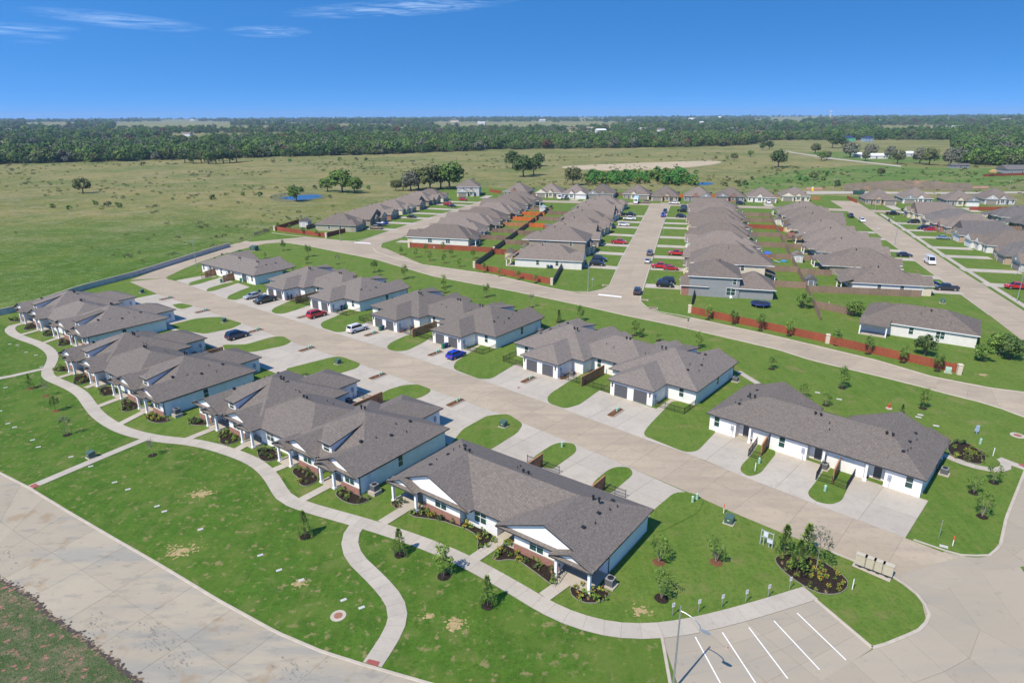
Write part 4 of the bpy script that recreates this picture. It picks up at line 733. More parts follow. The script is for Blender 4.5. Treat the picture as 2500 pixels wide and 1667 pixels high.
# houses facing the viewer across the far cross street
ORDX = [o + ' from the left' for o in ORD[:8]] + [o + ' from the right' for o in ORD[:7][::-1]]
desc = ['tall pale grey two-storey', 'brick front', 'cream gabled', 'white twin gabled', 'grey gabled', 'tan box truck', 'brown carport', 'grey porch', 'grey diamond gabled', 'white', 'tan', 'porch columned', 'white gabled', 'cream garage', 'grey two gabled', 'dark']
for i, (u, v, two) in enumerate([(1140, 481, 1), (1258, 480, 0), (1338, 483, 0), (1400, 486, 0), (1465, 486, 0), (1552, 487, 0), (1622, 492, 0), (1703, 493, 0), (1783, 493, 0), (1860, 495, 0), (1942, 492, 0), (2150, 501, 0), (2240, 498, 0), (2350, 504, 0), (2440, 500, 0)]):
    p = at(u, v); w_ = 14.6 if not two else 13
    house(f'{desc[i]} house facing the viewer, {ORDX[i]} in the far row', p - E1*(w_/2) + E2*1.5, ST + (0.25 if i == 0 else 0), w_, 15, [M_LGREY, M_TAUPE, M_CREAM, M_OFFW, M_GREY, M_TAUPE, M_BRICKT, M_GREY, M_GREY, M_OFFW, M_CREAM, M_TAUPE, M_GREY, M_GREY, M_LGREY][i],
          [M_CREAM, M_BRICK, M_CREAM, M_OFFW, M_GREY, M_CREAM, M_BRICKT, M_BRICK, M_BRICK, M_OFFW, M_CREAM, M_BRICKT, M_OFFW, M_CREAM, M_LGREY][i], M_SHINGB, gar='L' if i % 2 == 0 else 'R', two=bool(two), p=.62, style=(0, 1, 0, 0, 2, 1, 1, 0, 0, 1, 0, 1, 0, 0, 0)[i], gdoor=MATS['white_door'] if i in (3, 13) else None)
# corner house at the lower right, turned towards the collector road
o, a = fit(at(2095, 777, 2.75), (21.4, 12.9), at(2400, 822, 2.75), (-.4, 12.9))
house('lone white house with brown roof at the right edge below the open plot', o, a, 21, 12.5, M_OFFW, M_OFFW, gar='R', p=.46, style=1, patio='R')

# driveways, front walks, sidewalk
def drive(t0, s0, t1, s1, w_=4.6, skew=0.0):
    d = (ts(t1, s1)-ts(t0, s0)); n_ = Vector((-d.y, d.x, 0)).normalized()*w_/2; a, b = ts(t0, s0), ts(t1, s1)
    o = tag(MB().prism([(p.x, p.y) for p in (a+n_, b+n_, b-n_, a-n_)], .03, .068, bottom=False).obj('driveway', M_JOINT), kind='structure')
    k = max(2, round(d.length/4.5))
    for i in range(k):
        p, q = a.lerp(b, i/k), a.lerp(b, (i+1)/k); e = d.normalized()*.03; m_ = n_*.985
        MB().prism([(x.x, x.y) for x in (p+e+m_, q-e+m_, q-e-m_, p+e-m_)], .06, .085, bottom=False).obj('driveway_slab', M_DRIVE, o)
for s in (181, 203.8, 221.9, 241.8, 260.7, 283.9, 297, 313): drive(-9.8, s, 4.2, s)
for s in (202.2, 224.3, 240.3, 262, 282, 297, 316): drive(-19.4, s-.8, -30.2, s)
for s in (228, 246, 262, 280, 296, 312): drive(-106, s, -97, s)
for s in (253, 270, 286, 301, 318, 335, 348): drive(-118+(s-240)*.07, s-1, -131.6, s)
for s in (193.5, 211, 237, 252, 276, 291): drive(73-(.012*(240-s)), s, 63, s)
for s in (205, 224.5, 246, 262, 284, 301, 320): drive(80+(s-172)*.046, s, 98, s)
for i, (u, v) in enumerate([(1188, 481), (1400, 490), (1432, 492), (1622, 499), (1703, 499), (1876, 501), (2178, 506), (2368, 512)]):
    p = at(u, v); t_ = p.dot(E1); s_ = p.dot(E2); drive(t_, 367, t_, s_+6)
path('sidewalk', tsl([(81.8, 150), (82.2, 172), (82.6, 189), (83.6, 221), (85.2, 260), (87.3, 299), (89.6, 350)]), 1.5, 3.5)

# ------------------------------------------------------------------ fences
BRD = {}
def fence_panel_mesh(n, h, m):
    k = (n, round(h, 2), m.name)
    if k not in BRD:
        b = MB(); w_ = 2.4; rr = random.Random(n*7+int(h*10))
        for i in range(n):
            dz = rr.uniform(-.02, .02); x = i*w_/n; y = rr.uniform(-.004, .004); b.box(x+.006, x+w_/n-.006, -.012+y, .012+y, .04, h+dz)
        for z in (.35, h*.5, h-.3): b.box(0, w_, .02, .06, z, z+.09)
        BRD[k] = b.mesh('fence_panel', m)
    return BRD[k]
def post_mesh(h, m, r=.055):
    k = ('post', round(h, 2), m.name, r)
    if k not in BRD: BRD[k] = MB().box(-r, r, -r+.07, r+.07, 0, h+.06).mesh('post', m)
    return BRD[k]
PILLAR = MB().box(-.36, .36, -.36, .36, 0, 1.85).box(-.42, .42, -.42, .42, 1.85, 1.97).box(-.34, .34, -.34, .34, 1.97, 2.04).mesh('stone_pillar', M_STONE)
def fence(label, a, b, m, h=1.85, boards=12, cat='fence', name='wood_fence', group=None, pil=(), fine=True):
    a = Vector(a); b = Vector(b); a.z = b.z = 0; d = b-a; ln = d.length; n = max(1, round(ln/2.4)); rz = math.atan2(d.y, d.x); k = ln/n/2.4
    t = thing(name, label, cat, a, rz, group); me = fence_panel_mesh(boards, h, m); pm = post_mesh(h, m)
    for i in range(n): o = put('fence_panel', me, t, (i*ln/n, 0, 0)); o.scale = (k, 1, 1)
    for i in range(n+1): put('post', pm, t, (i*ln/n, 0, 0))
    return t
def pillar(label, p): tag(put('stone_pillar', PILLAR, None, p, ST), label, 'pillar', 'cream stone fence pillars')
fence('red stained fence with young trees before it beside the dead end gate', QA(285, 522), QA(768, 588), M_REDF, 1.8)
fence('short red stained fence running back from the lamp post corner house', QA(780, 584), QA(955, 540), M_REDF, 1.8)
fence('dark red fence returning to the grey shed by the meadow', QA(285, 522), at(731, 545), M_REDF, 1.8)
fence('long red fence behind the bare planted corner lot', at(1002, 604.5), at(1205, 617), M_REDF, 1.85)
fence('dark weathered side fence between the planted lot and the white house garden', at(1208, 618), at(1159, 652), M_GREYF, 1.85)
fence('red fence along the collector road before the white house', at(1161, 657), at(1343, 694), M_REDF, 1.8)
fence('weathered side fence of the white house running back to its wall', at(1351, 693), at(1371, 656), M_GREYF, 1.85)
fence('red fence along the collector road below the trampoline garden', at(1686, 765), at(2016, 836), M_REDF, 1.75)
fence('red fence along the collector road below the lone corner house', at(2022, 839), at(2337, 911), M_REDF, 1.75)
fence('short weathered fence climbing from the stone pillar to the blue grey house', at(1688, 745), at(1697, 713), M_GREYF, 1.85)
for p, l in ((QA(278, 525), 'beside the dead end gate'), (QA(772, 592), 'at the street corner of the red fence'), (QA(1565, 683), 'at the left end of the fence behind the planted lot'), (at(1206, 617), 'at the right end of the fence behind the planted lot'), (at(1158, 654), 'at the left end of the fence before the white house'), (at(1347, 696), 'at the right end of the fence before the white house'), (at(1683, 764), 'at the left end of the trampoline garden fence'), (at(2019, 838), 'where the two right hand red fences meet'), (at(2340, 914), 'at the right end of the red fence by the pale green box')):
    pillar('cream stone pillar ' + l, p)
B = lambda t, s: ts(t, s)
fence('long weathered back fence between the middle street gardens and the right street gardens', B(37.4, 335), B(32.9, 187), M_GREYF)
fence('brown fence continuing the back fence beside the trampoline garden', B(32.8, 186.5), at(2001, 782), M_GREYF)
for i, (s, m) in enumerate([(188.3, M_GREYF), (208.6, M_GREYF), (228, M_GREYF), (249, M_GREYF), (271, M_GREYF), (290.5, M_REDF), (309.5, M_GREYF), (327, M_GREYF)]):
    fence(f'weathered garden cross fence behind the middle street houses, {ORD[i]} from the trampoline', B(22.5, s), B(32.9+(s-187)*.03, s), m)
for i, (s, m) in enumerate([(184.5, M_GREYF), (206, M_GREYF), (227.5, M_GREYF), (247.5, M_GREYF), (266.5, M_GREYF), (286, M_REDF), (305, M_GREYF)]):
    fence(f'weathered garden cross fence behind the right street houses, {ORD[i]} from the open plot', B(33.1+(s-187)*.03, s), B(60.5 if i == 0 else 42.5, s+(1.5 if i == 0 else 0)), m)
fence('grey fence of the open plot below the small grey shed', QC(1960, 1440), at(2085, 772), M_GREYF)
fence('long dark weathered back fence between the left block gardens', B(-64.5, 213), B(-67.8, 335), M_GREYF)
for i, (s, m) in enumerate([(213.5, M_REDF), (232, M_GREYF), (253, M_GREYF), (272.5, M_ORF), (292, M_GREYF), (311, M_GREYF)]):
    fence(f'garden cross fence left of the middle street houses, {ORD[i]} from the white house', B(-51.8, s), B(-65.2, s), m)
for i, (s, m) in enumerate([(240, M_GREYF), (256, M_GREYF), (272.5, M_CEDAR), (289, M_ORF), (306, M_ORF), (323, M_GREYF)]):
    fence(f'garden cross fence behind the left street houses, {ORD[i]} from the corner', B(-65.8, s), B(-76.8, s), m)
fence('fence along the foot of the first left street garden', at(1206, 616), B(-65.5, 222), M_GREYF)
fence('dark back fence along the meadow behind the far left houses', B(-155, 244), B(-150, 362), M_GREYF)
fence('red fence beside the tall pale grey house', at(1195, 469), at(1222, 473), M_REDF)
for i, (u0, u1, v) in enumerate([(1290, 1308, 477), (1362, 1376, 479), (1432, 1446, 479), (1500, 1525, 478), (1580, 1596, 480), (1656, 1672, 482), (1735, 1750, 482), (1815, 1832, 483), (1890, 1910, 484), (1980, 2002, 488)]):
    fence(f'back garden fence showing between houses of the far row, {ORD[i]} gap from the left', at(u0, v), at(u1, v), [M_GREYF, M_REDF, M_GREYF, M_GREYF, M_GREYF, M_ORF, M_ORF, M_CEDAR, M_CEDAR, M_CEDAR][i])
fence('brown fence curving beside the far right street entrance', QD(300, 250), QD(410, 298), M_REDF)
fence('dark red fence in front of the rightmost dark roofed houses', QD(1640, 375), QD(2050, 380), M_REDF)
fence('grey weathered fence at the right edge behind the right street houses', B(122, 250), B(124, 330), M_GREYF)
for i, s in enumerate((252, 270, 290, 310)): fence(f'grey cross fence behind the right street houses, {ORD[i]} from the right edge', B(121, s), B(134, s), M_GREYF)
fence('reddish fence on the hill at the right edge of the pasture', at(2400, 432), at(2510, 428), M_REDF, 2)
# ------------------------------------------------------------------ vehicles
PAINT = {'white': (.72, .72, .72), 'silver': (.42, .43, .44), 'black': (.012, .012, .014), 'navy': (.012, .022, .06), 'red': (.45, .012, .018), 'blue': (.008, .03, .42), 'dark green': (.03, .045, .035), 'grey': (.12, .125, .135), 'tan': (.33, .26, .18), 'pale blue': (.25, .33, .45), 'charcoal': (.035, .038, .042), 'slate blue': (.07, .10, .16)}
def paint(c): return mat('car_paint_'+c.replace(' ', '_'), PAINT[c], .32, .03, 2, coat=.9, metal=.25 if c in ('silver', 'grey', 'navy', 'dark green', 'charcoal', 'slate blue', 'tan') else 0)
CARD = {  # length, width, lower profile (x, z), cabin (xb0, xb1, xt0, xt1, zb, zt), wheel x, wheel r
 'sedan': (4.7, 1.82, [(-2.35, .34), (-2.35, .72), (-2.22, .92), (-1.55, .98), (.95, .93), (1.95, .80), (2.28, .68), (2.35, .45), (2.3, .3)], (-1.95, 1.15, -1.05, .35, .93, 1.43), (-1.35, 1.42), .33),
 'hatch': (4.25, 1.8, [(-2.1, .34), (-2.14, .75), (-2.02, .95), (-1.5, 1.0), (.9, .96), (1.75, .84), (2.05, .7), (2.13, .45), (2.05, .3)], (-2.0, 1.15, -1.55, .3, .96, 1.5), (-1.25, 1.32), .33),
 'suv': (4.85, 1.95, [(-2.4, .4), (-2.42, .85), (-2.34, 1.05), (-1.7, 1.1), (.95, 1.08), (1.95, 1.0), (2.33, .85), (2.42, .55), (2.36, .36)], (-2.32, 1.3, -2.02, .45, 1.07, 1.74), (-1.42, 1.45), .38),
 'pickup': (5.8, 2.0, [(-2.9, .5), (-2.9, 1.12), (-2.86, 1.16), (-.9, 1.16), (.0, 1.15), (1.55, 1.15), (2.55, 1.08), (2.86, .95), (2.92, .6), (2.85, .42)], (-.95, 1.65, -.72, .85, 1.14, 1.86), (-1.85, 1.88), .41),
 'van': (5.6, 2.05, [(-2.75, .4), (-2.8, 1.0), (-2.8, 1.25), (-1.6, 1.27), (1.6, 1.27), (2.2, 1.2), (2.62, 1.0), (2.76, .6), (2.7, .4)], (-2.78, 2.1, -2.7, 1.15, 1.26, 2.5), (-1.75, 1.75), .36)}
CMESH = {}
def car_parts(kind, col):
    key = (kind, col)
    if key in CMESH: return CMESH[key]
    Lc, W, prof, (xb0, xb1, xt0, xt1, zb, zt), wx, wr = CARD[kind]; P = paint(col); hw = W/2; out = {}
    b = MB(); rings = []
    for y, k, lift in ((-hw+.02, .965, .02), (-hw+.0, .985, .0), (-hw+.10, 1.0, -.0), (hw-.10, 1.0, .0), (hw, .985, .0), (hw-.02, .965, .02)):
        zc = .7
        edge = abs(y) > hw-.05
        rings.append([(x*k, y, (z if not edge else (zc+(z-zc)*.86))) for x, z in prof])
    b.loft(rings)
    # wheel wells, dark sills
    for x in wx:
        for s in (-1, 1): b.tube((x, s*(hw-.22), wr), (x, s*(hw+.006), wr), wr*1.17, n=14, m=1)
    b.box(-Lc/2+.3, Lc/2-.3, -hw+.06, hw-.06, .2, .42, 1)
    ty = hw-.10; tt = hw-.27 if kind not in ('van',) else hw-.16
    c = [(xb0, -ty, zb-.03), (xb1, -ty, zb-.03), (xb1, ty, zb-.03), (xb0, ty, zb-.03), (xt0, -tt, zt), (xt1, -tt, zt), (xt1, tt, zt), (xt0, tt, zt)]
    b.add(c, [(0, 1, 5, 4), (1, 2, 6, 5), (2, 3, 7, 6), (3, 0, 4, 7)], 0)
    xm = (xt0+xt1)/2
    b.add([(xt0, -tt, zt), (xt1, -tt, zt), (xt1, tt, zt), (xt0, tt, zt), (xt0+.18, -tt+.12, zt+.045), (xt1-.25, -tt+.12, zt+.045), (xt1-.25, tt-.12, zt+.045), (xt0+.18, tt-.12, zt+.045)], [(0, 1, 5, 4), (1, 2, 6, 5), (2, 3, 7, 6), (3, 0, 4, 7), (4, 5, 6, 7)], 0)
    if kind == 'pickup': b.box(-2.78, -1.05, -hw+.16, hw-.16, 1.1, 1.175, 1)
    if kind == 'suv':
        for s in (-1, 1): b.box(xt0+.2, xt1-.2, s*(tt-.1)-.02, s*(tt-.1)+.02, zt+.05, zt+.1, 1)
    for s in (-1, 1): b.box(xb1-.55, xb1-.35, s*hw*1.02-.08, s*hw*1.02+.08, zb+.02, zb+.17, 0)
    out['body'] = b.mesh('body', [P, M_BLACK])
    def quadp(pts, off):
        n_ = (Vector(pts[1])-Vector(pts[0])).cross(Vector(pts[3])-Vector(pts[0])).normalized()*off
        cen = sum((Vector(p) for p in pts), Vector())/4
        q = [Vector(p)*1.0 + n_ for p in pts]
        return MB().add(q + [p - n_*1.5 for p in q], [(0, 1, 2, 3), (0, 4, 5, 1), (1, 5, 6, 2), (2, 6, 7, 3), (3, 7, 4, 0)])
    def inset(a, b_, c_, d, i, j):
        a, b_, c_, d = map(Vector, (a, b_, c_, d))
        def L2(u, v): return (a.lerp(b_, u)).lerp(d.lerp(c_, u), v)
        return [L2(i, j), L2(1-i, j), L2(1-i, 1-j), L2(i, 1-j)]
    out['windscreen'] = quadp(inset(c[1], c[2], c[6], c[5], .05, .07), .012).mesh('windscreen', M_CGLASS)
    if kind != 'van': out['rear_window'] = quadp(inset(c[3], c[0], c[4], c[7], .06, .1), .012).mesh('rear_window', M_CGLASS)
    if kind == 'van':
        f = .72
        l = [Vector(c[0]).lerp(Vector(c[1]), f), c[1], c[5], Vector(c[4]).lerp(Vector(c[5]), f)]; r_ = [c[2], Vector(c[3]).lerp(Vector(c[2]), f), Vector(c[7]).lerp(Vector(c[6]), f), c[6]]
        sw = (quadp(inset(*l, .1, .1), .012), quadp(inset(*r_, .1, .1), .012))
    else:
        sw = (quadp(inset(c[0], c[1], c[5], c[4], .05, .1), .012), quadp(inset(c[2], c[3], c[7], c[6], .05, .1), .012))
    out['side_window'] = [m.mesh('side_window', M_CGLASS) for m in sw]
    out['tyre'] = MB().tube((0, -.11, 0), (0, .11, 0), wr, n=16).mesh('wheel', M_TYRE)
    rm = MB().tube((0, -.118, 0), (0, .118, 0), wr*.62, n=12)
    out['rim'] = rm.mesh('rim', M_RIM)
    zf = prof[6][1]
    out['headlight'] = MB().box(-.16, .03, -.2, .2, -.07, .07).mesh('headlight', M_LAMP)
    out['tail_light'] = MB().box(-.03, .12, -.14, .14, -.12, .12).mesh('tail_light', M_TAIL)
    CMESH[key] = out; return out
def car(kind, col, label, loc, rz, cat='car', nm=None):
    Lc, W, prof, cab, wx, wr = CARD[kind]; P = car_parts(kind, col); hw = W/2
    t = thing(nm or {'sedan': 'sedan', 'hatch': 'hatchback', 'suv': 'suv', 'pickup': 'pickup_truck', 'van': 'delivery_van'}[kind], label, cat, (loc[0], loc[1], .09), rz, 'cars parked around the estate')
    put('body', P['body'], t); put('windscreen', P['windscreen'], t)
    if 'rear_window' in P: put('rear_window', P['rear_window'], t)
    for m in P['side_window']: put('side_window', m, t)
    for x in wx:
        for s in (-1, 1):
            wv = put('wheel', P['tyre'], t, (x, s*(hw-.1), wr)); put('rim', P['rim'], wv)
    for s in (-1, 1):
        put('headlight', P['headlight'], t, (prof[6][0]-.01, s*(hw-.36), prof[6][1]-.02)); put('tail_light', P['tail_light'], t, (prof[1][0]+.0, s*(hw-.24), prof[1][1]+.02))
    return t
AL = math.radians(51)
for kind, col, p, rz, lab in [
 ('sedan', 'silver', FA(2075, 430), AL+PI, 'silver sedan parked beside the dark green pickup by the alley'), ('pickup', 'dark green', FA(2178, 465), AL+PI, 'dark green pickup in front of the garages beside the silver sedan'),
 ('suv', 'red', EE(545, 545), AL, 'red car with dark roof in the driveway right of the dark green pickup'), ('suv', 'white', EE(855, 655), AL, 'white sport utility car near the green bin in an alley driveway'),
 ('hatch', 'blue', EE(1610, 855), AL, 'bright blue hatchback in front of grey garage doors'), ('suv', 'navy', FA(1948, 758), AL+.05, 'lone navy car on the bare driveway behind the left townhouses'),
 ('suv', 'grey', QB(1905, 755), ST+PI/2, 'grey car parked at the kerb, farther of the two together mid street'), ('sedan', 'silver', QB(1885, 828), ST+PI/2, 'silver car at the kerb just nearer than the grey one mid street'), ('suv', 'charcoal', QB(1788, 1125), ST+PI/2, 'charcoal car parked at the kerb nearest the stop line'),
 ('pickup', 'blue', QB(2035, 388), ST-PI/2, 'bright blue pickup standing in the far middle street'), ('suv', 'navy', QB(2052, 352), ST-PI/2, 'navy car standing just behind the bright blue pickup'),
 ('suv', 'black', QB(1405, 858), ST, 'black sport utility car in the driveway of the white house'), ('suv', 'navy', QB(1425, 815), ST, 'navy car half hidden behind the black one by the white house'), ('pickup', 'red', QB(1610, 650), ST, 'red pickup alone in its driveway on the west side, below a round flower bed'),
 ('suv', 'white', QB(1658, 480), ST, 'white sport utility car alone in a west side driveway'), ('pickup', 'white', QB(1712, 422), ST, 'white pickup beside a black pickup on the west side'), ('pickup', 'black', QB(1715, 382), ST, 'black pickup beside the white pickup on the west side'),
 ('suv', 'black', QB(2050, 1062), ST, 'black car in the first east side driveway by the blue grey house'), ('suv', 'navy', QB(2062, 1025), ST+PI, 'navy car behind the black one by the blue grey house'), ('pickup', 'red', QB(2012, 882), ST+PI, 'red pickup behind the red car in the second east side driveway'), ('sedan', 'red', QB(2108, 900), ST, 'red car in front of the red pickup in the second east side driveway'),
 ('pickup', 'red', QB(2165, 758), ST+PI, 'red pickup alone in the third east side driveway'), ('suv', 'navy', QB(2208, 400), ST, 'navy car third from the far end on the east side'), ('pickup', 'black', QB(2225, 345), ST, 'black pickup with silver car behind at the far east side'), ('suv', 'slate blue', QB(2245, 312), ST, 'slate blue car in the last east side driveway'),
 ('pickup', 'white', QB(2140, 270), ST, 'white pickup parked across the far end of the middle street'), ('suv', 'tan', QB(1865, 262), ST+PI, 'tan car parked beside the tall box truck'), ('van', 'white', QB(1048, 222), ST-PI/2, 'white van before a white gabled house of the far row'), ('suv', 'charcoal', QB(1107, 222), ST-PI/2, 'charcoal car beside the white van of the far row'),
 ('suv', 'navy', QC(1155, 312), ST, 'navy car half hidden behind the roofs of the far row'), ('suv', 'white', QC(1460, 300), ST-PI/2, 'white car on the driveway of the far white house'),
 ('pickup', 'tan', QA(1250, 510), ST+PI, 'tan pickup in the first driveway of the far left street'), ('sedan', 'black', QA(1590, 402), ST, 'black sedan in the middle of the far left street driveways'), ('pickup', 'red', QA(1940, 280), ST, 'red pickup beside a navy car on the far left street'), ('sedan', 'navy', QA(1972, 296), ST, 'navy car beside the red pickup on the far left street'), ('suv', 'red', QA(2080, 235), ST, 'red car in the last driveway of the far left street'),
 ('pickup', 'black', QD(340, 452), ST-PI/2, 'black pickup parked at the kerb behind the white one on the right street'), ('suv', 'white', QD(465, 502), ST-PI/2, 'white car at the kerb of the right street'), ('sedan', 'navy', QD(930, 880), ST, 'navy sedan on a right street driveway, nearest the moving van'), ('van', 'white', QD(1205, 960), ST-PI/2, 'white delivery van driving towards the viewer on the right street'),
 ('suv', 'navy', QD(1200, 1195), ST, 'navy car beside the white house with a pickup in front'), ('pickup', 'charcoal', QD(1385, 1250), ST+PI, 'charcoal pickup parked beside the white house on the right street'), ('suv', 'charcoal', QD(1025, 518), ST+PI, 'charcoal car alone in a driveway on the far side of the right street'), ('suv', 'navy', QD(1140, 585), ST+PI, 'navy car behind a red one on the far side of the right street'),
 ('hatch', 'red', QD(1200, 600), ST+PI, 'red hatchback beside a navy car on the far side of the right street'), ('sedan', 'pale blue', QD(1355, 692), ST, 'pale blue sedan alone on the far side of the right street'), ('pickup', 'black', QD(800, 425), ST, 'black pickup in the farthest driveway of the right street'), ('sedan', 'white', QD(955, 418), ST, 'white sedan beside the black pickup at the far end of the right street'), ('pickup', 'red', QD(2160, 1235), ST+PI, 'red pickup at the right edge behind a lamp post')]:
    car(kind, col, lab, p, rz, {'van': 'van', 'pickup': 'pickup truck'}.get(kind, 'car'))
t = thing('box_truck', 'tall pale blue box truck with yellow stripe before a tan house', 'truck', QB(1775, 262), ST-PI/2)
MB().box(-4.2, 1.6, -1.2, 1.2, .95, 3.6).obj('cargo_box', mat('pale_blue_panel', (.45, .60, .68), .5, .1), t); MB().box(-4.0, 1.4, -1.215, 1.215, 1.5, 2.2).obj('stripe', mat('yellow_panel', (.6, .45, .08), .6, .2, 2), t)
b = MB(); b.loft([[(1.65, y, .6), (3.6, y, .6), (3.6, y, 1.4), (3.2, y, 1.6), (2.7, y, 2.5), (1.65, y, 2.55)] for y in (-1.05, 1.05)]); b.box(-4.1, 3.3, -.9, .9, .45, .95); b.obj('cab', paint('white'), t); MB().add([(3.23, -.9, 1.66), (3.23, .9, 1.66), (2.76, .85, 2.45), (2.76, -.85, 2.45)], [(0, 1, 2, 3)]).obj('windscreen', M_CGLASS, t)
for x in (-2.9, 2.6):
    for s in (-1, 1): MB().tube((x, s*1.0-.12, .45), (x, s*1.0+.12, .45), .45, n=14).obj('wheel', M_TYRE, t)
t = thing('boat_trailer', 'white and blue motor boat on a trailer behind the tan pickup', 'boat', QA(1310, 480), ST)
MB().loft([[(x, -w_, z1), (x, -w_*.5, z0), (x, w_*.5, z0), (x, w_, z1)] for x, w_, z0, z1 in ((-2.8, .95, .7, 1.35), (-.5, 1.05, .65, 1.4), (1.6, .8, .7, 1.5), (2.9, .06, 1.1, 1.65))]).obj('hull', paint('blue'), t); MB().box(-2.6, 1.0, -.8, .8, 1.42, 1.5).box(-.2, .5, -.6, .6, 1.5, 2.0).obj('deck', paint('white'), t)
MB().box(-2.4, 3.4, -.06, .06, .45, .55).box(-1.6, -1.4, -.9, .9, .4, .5).obj('frame', M_STEEL, t)
for s in (-1, 1): MB().tube((-1.5, s*.95-.1, .33), (-1.5, s*.95+.1, .33), .33, n=12).obj('wheel', M_TYRE, t)

# ------------------------------------------------------------------ plants
def leaves(mb, rr, n, cx_, cy_, cz, rx, ry, rz, size, clumps=0, m=0, shell=.35, up=.4):
    cs = []
    for _ in range(clumps):
        a, q = rr.uniform(0, 2*PI), math.acos(rr.uniform(-.75, 1)); cs.append((math.sin(q)*math.cos(a)*.72, math.sin(q)*math.sin(a)*.72, math.cos(q)*.72, rr.uniform(.28, .48)))
    for _ in range(n):
        a, q, k = rr.uniform(0, 2*PI), math.acos(rr.uniform(-1, 1)), rr.uniform(shell, 1)**.6
        d = Vector((math.sin(q)*math.cos(a), math.sin(q)*math.sin(a), math.cos(q)))
        if cs:
            c = rr.choice(cs); pt = Vector(c[:3]) + d*k*c[3]; nn = d
        else: pt = d*k; nn = d
        p = Vector((cx_+pt.x*rx, cy_+pt.y*ry, cz+pt.z*rz))
        nrm_ = (nn + Vector((rr.uniform(-.7, .7), rr.uniform(-.7, .7), rr.uniform(-.4, .7)+up))).normalized()
        u_ = nrm_.orthogonal().normalized(); u_.rotate(Matrix.Rotation(rr.uniform(0, PI), 3, nrm_)); v_ = nrm_.cross(u_); s = size*rr.uniform(.6, 1.3)
        mb.add([p-u_*s, p-v_*s*.6+u_*s*.1, p+u_*s, p+v_*s*.6-u_*s*.1], [(0, 1, 2, 3)], m)
    return mb
TREEV = {}
def tree_variants():
    for k in range(3):
        rr = random.Random(50+k)
        tr = MB().tube((0, 0, 0), (.02, 0, 1.1), .05, .04); 
        for i in range(7): a = i*2.4+k; tr.tube((.02, 0, .95+i*.17), (math.cos(a)*.45, math.sin(a)*.45, 1.45+i*.22), .022, .008, 4)
        TREEV['oval', k] = (tr.mesh('trunk', M_BARK), leaves(MB(), rr, 620, 0, 0, 2.0, .86, .86, 1.25, .10, 18).mesh('crown', (M_LEAF, M_LEAF, M_LEAFY)[k]))
        cm = MB()
        for i in range(640):
            z = rr.uniform(0, 1)**1.15; rad = (.72+.14*math.sin(z*17))*(1-z)**.85+.07; a = rr.uniform(0, 2*PI); q = rr.uniform(.45, 1)*rad; p = Vector((math.cos(a)*q, math.sin(a)*q, .35+z*2.5)); s = .085
            d = Vector((math.cos(a), math.sin(a), .8)).normalized(); u_ = d.cross(Vector((0, 0, 1))).normalized(); cm.add([p-u_*s*.75, p+d*s*1.6, p+u_*s*.75, p-d*s*.5], [(0, 1, 2, 3)])
        TREEV['conifer', k] = (MB().tube((0, 0, 0), (0, 0, 2.6), .045, .012).mesh('trunk', M_BARK), cm.mesh('crown', M_LEAFY))
        tr = MB()
        for i in range(6): a = i*1.05+k; tr.tube((0, 0, 0), (math.cos(a)*.42, math.sin(a)*.42, 1.5+.2*(i % 2)), .025, .01, 5)
        TREEV['vase', k] = (tr.mesh('trunk', mat('pale_bark', (.30, .24, .18), .9, .2, 9)), leaves(MB(), rr, 420, 0, 0, 1.65, .92, .92, .85, .088, 16).mesh('crown', M_LEAF))
        tr = MB().tube((0, 0, 0), (0, 0, 1.5), .035, .02)
        for i in range(8): a = i*2.4+k; tr.tube((0, 0, 1.0+i*.14), (math.cos(a)*.4, math.sin(a)*.4, 1.5+i*.16), .016, .006, 4)
        TREEV['sparse', k] = (tr.mesh('trunk', MATS['pale_bark']), leaves(MB(), rr, 230, 0, 0, 1.9, .7, .7, .95, .07, 14).mesh('crown', M_LEAFG))
tree_variants()
ME_STAKE = MB().tube((0, 0, 0), (0, 0, 1.0), .025).mesh('stake', M_PLASTG)
TREE_N = 0
def young(kind, p, label, sc=1.0, ring=True, brown=False, stakes=False, group='young trees planted on the lawns'):
    global TREE_N
    TREE_N += 1; k = TREE_N % 3; t = thing('young_tree', label, 'tree', (p.x, p.y, .04), RND.uniform(0, 6), group); sc *= 1.18; t.scale = (sc, sc, sc*RND.uniform(.95, 1.12))
    tr, cr = TREEV[kind, k]; put('trunk', tr, t); put('crown', cr, t)
    if stakes:
        for a in (0, 2.1, 4.2): put('stake', ME_STAKE, t, (.55*math.cos(a), .55*math.sin(a), 0))
    if ring:
        r = .62*max(1, sc*.9); pts = [Vector((p.x+r*(1+.12*math.sin(3*i+TREE_N)*.7+RND.uniform(-.05, .05))*math.cos(i*PI/7), p.y+r*(1+RND.uniform(-.08, .08))*math.sin(i*PI/7), 0)) for i in range(14)]
        mbm = MB(); n = len(pts); mbm.add([(q.x, q.y, .05) for q in pts] + [(p.x+(q.x-p.x)*.6, p.y+(q.y-p.y)*.6, .13) for q in pts] + [(p.x, p.y, .1)], [(i, (i+1) % n, n+(i+1) % n, n+i) for i in range(n)] + [(n+i, n+(i+1) % n, 2*n) for i in range(n)])
        tag(mbm.obj('mulch_ring', M_MULCHB if brown else M_MULCH), kind='structure')
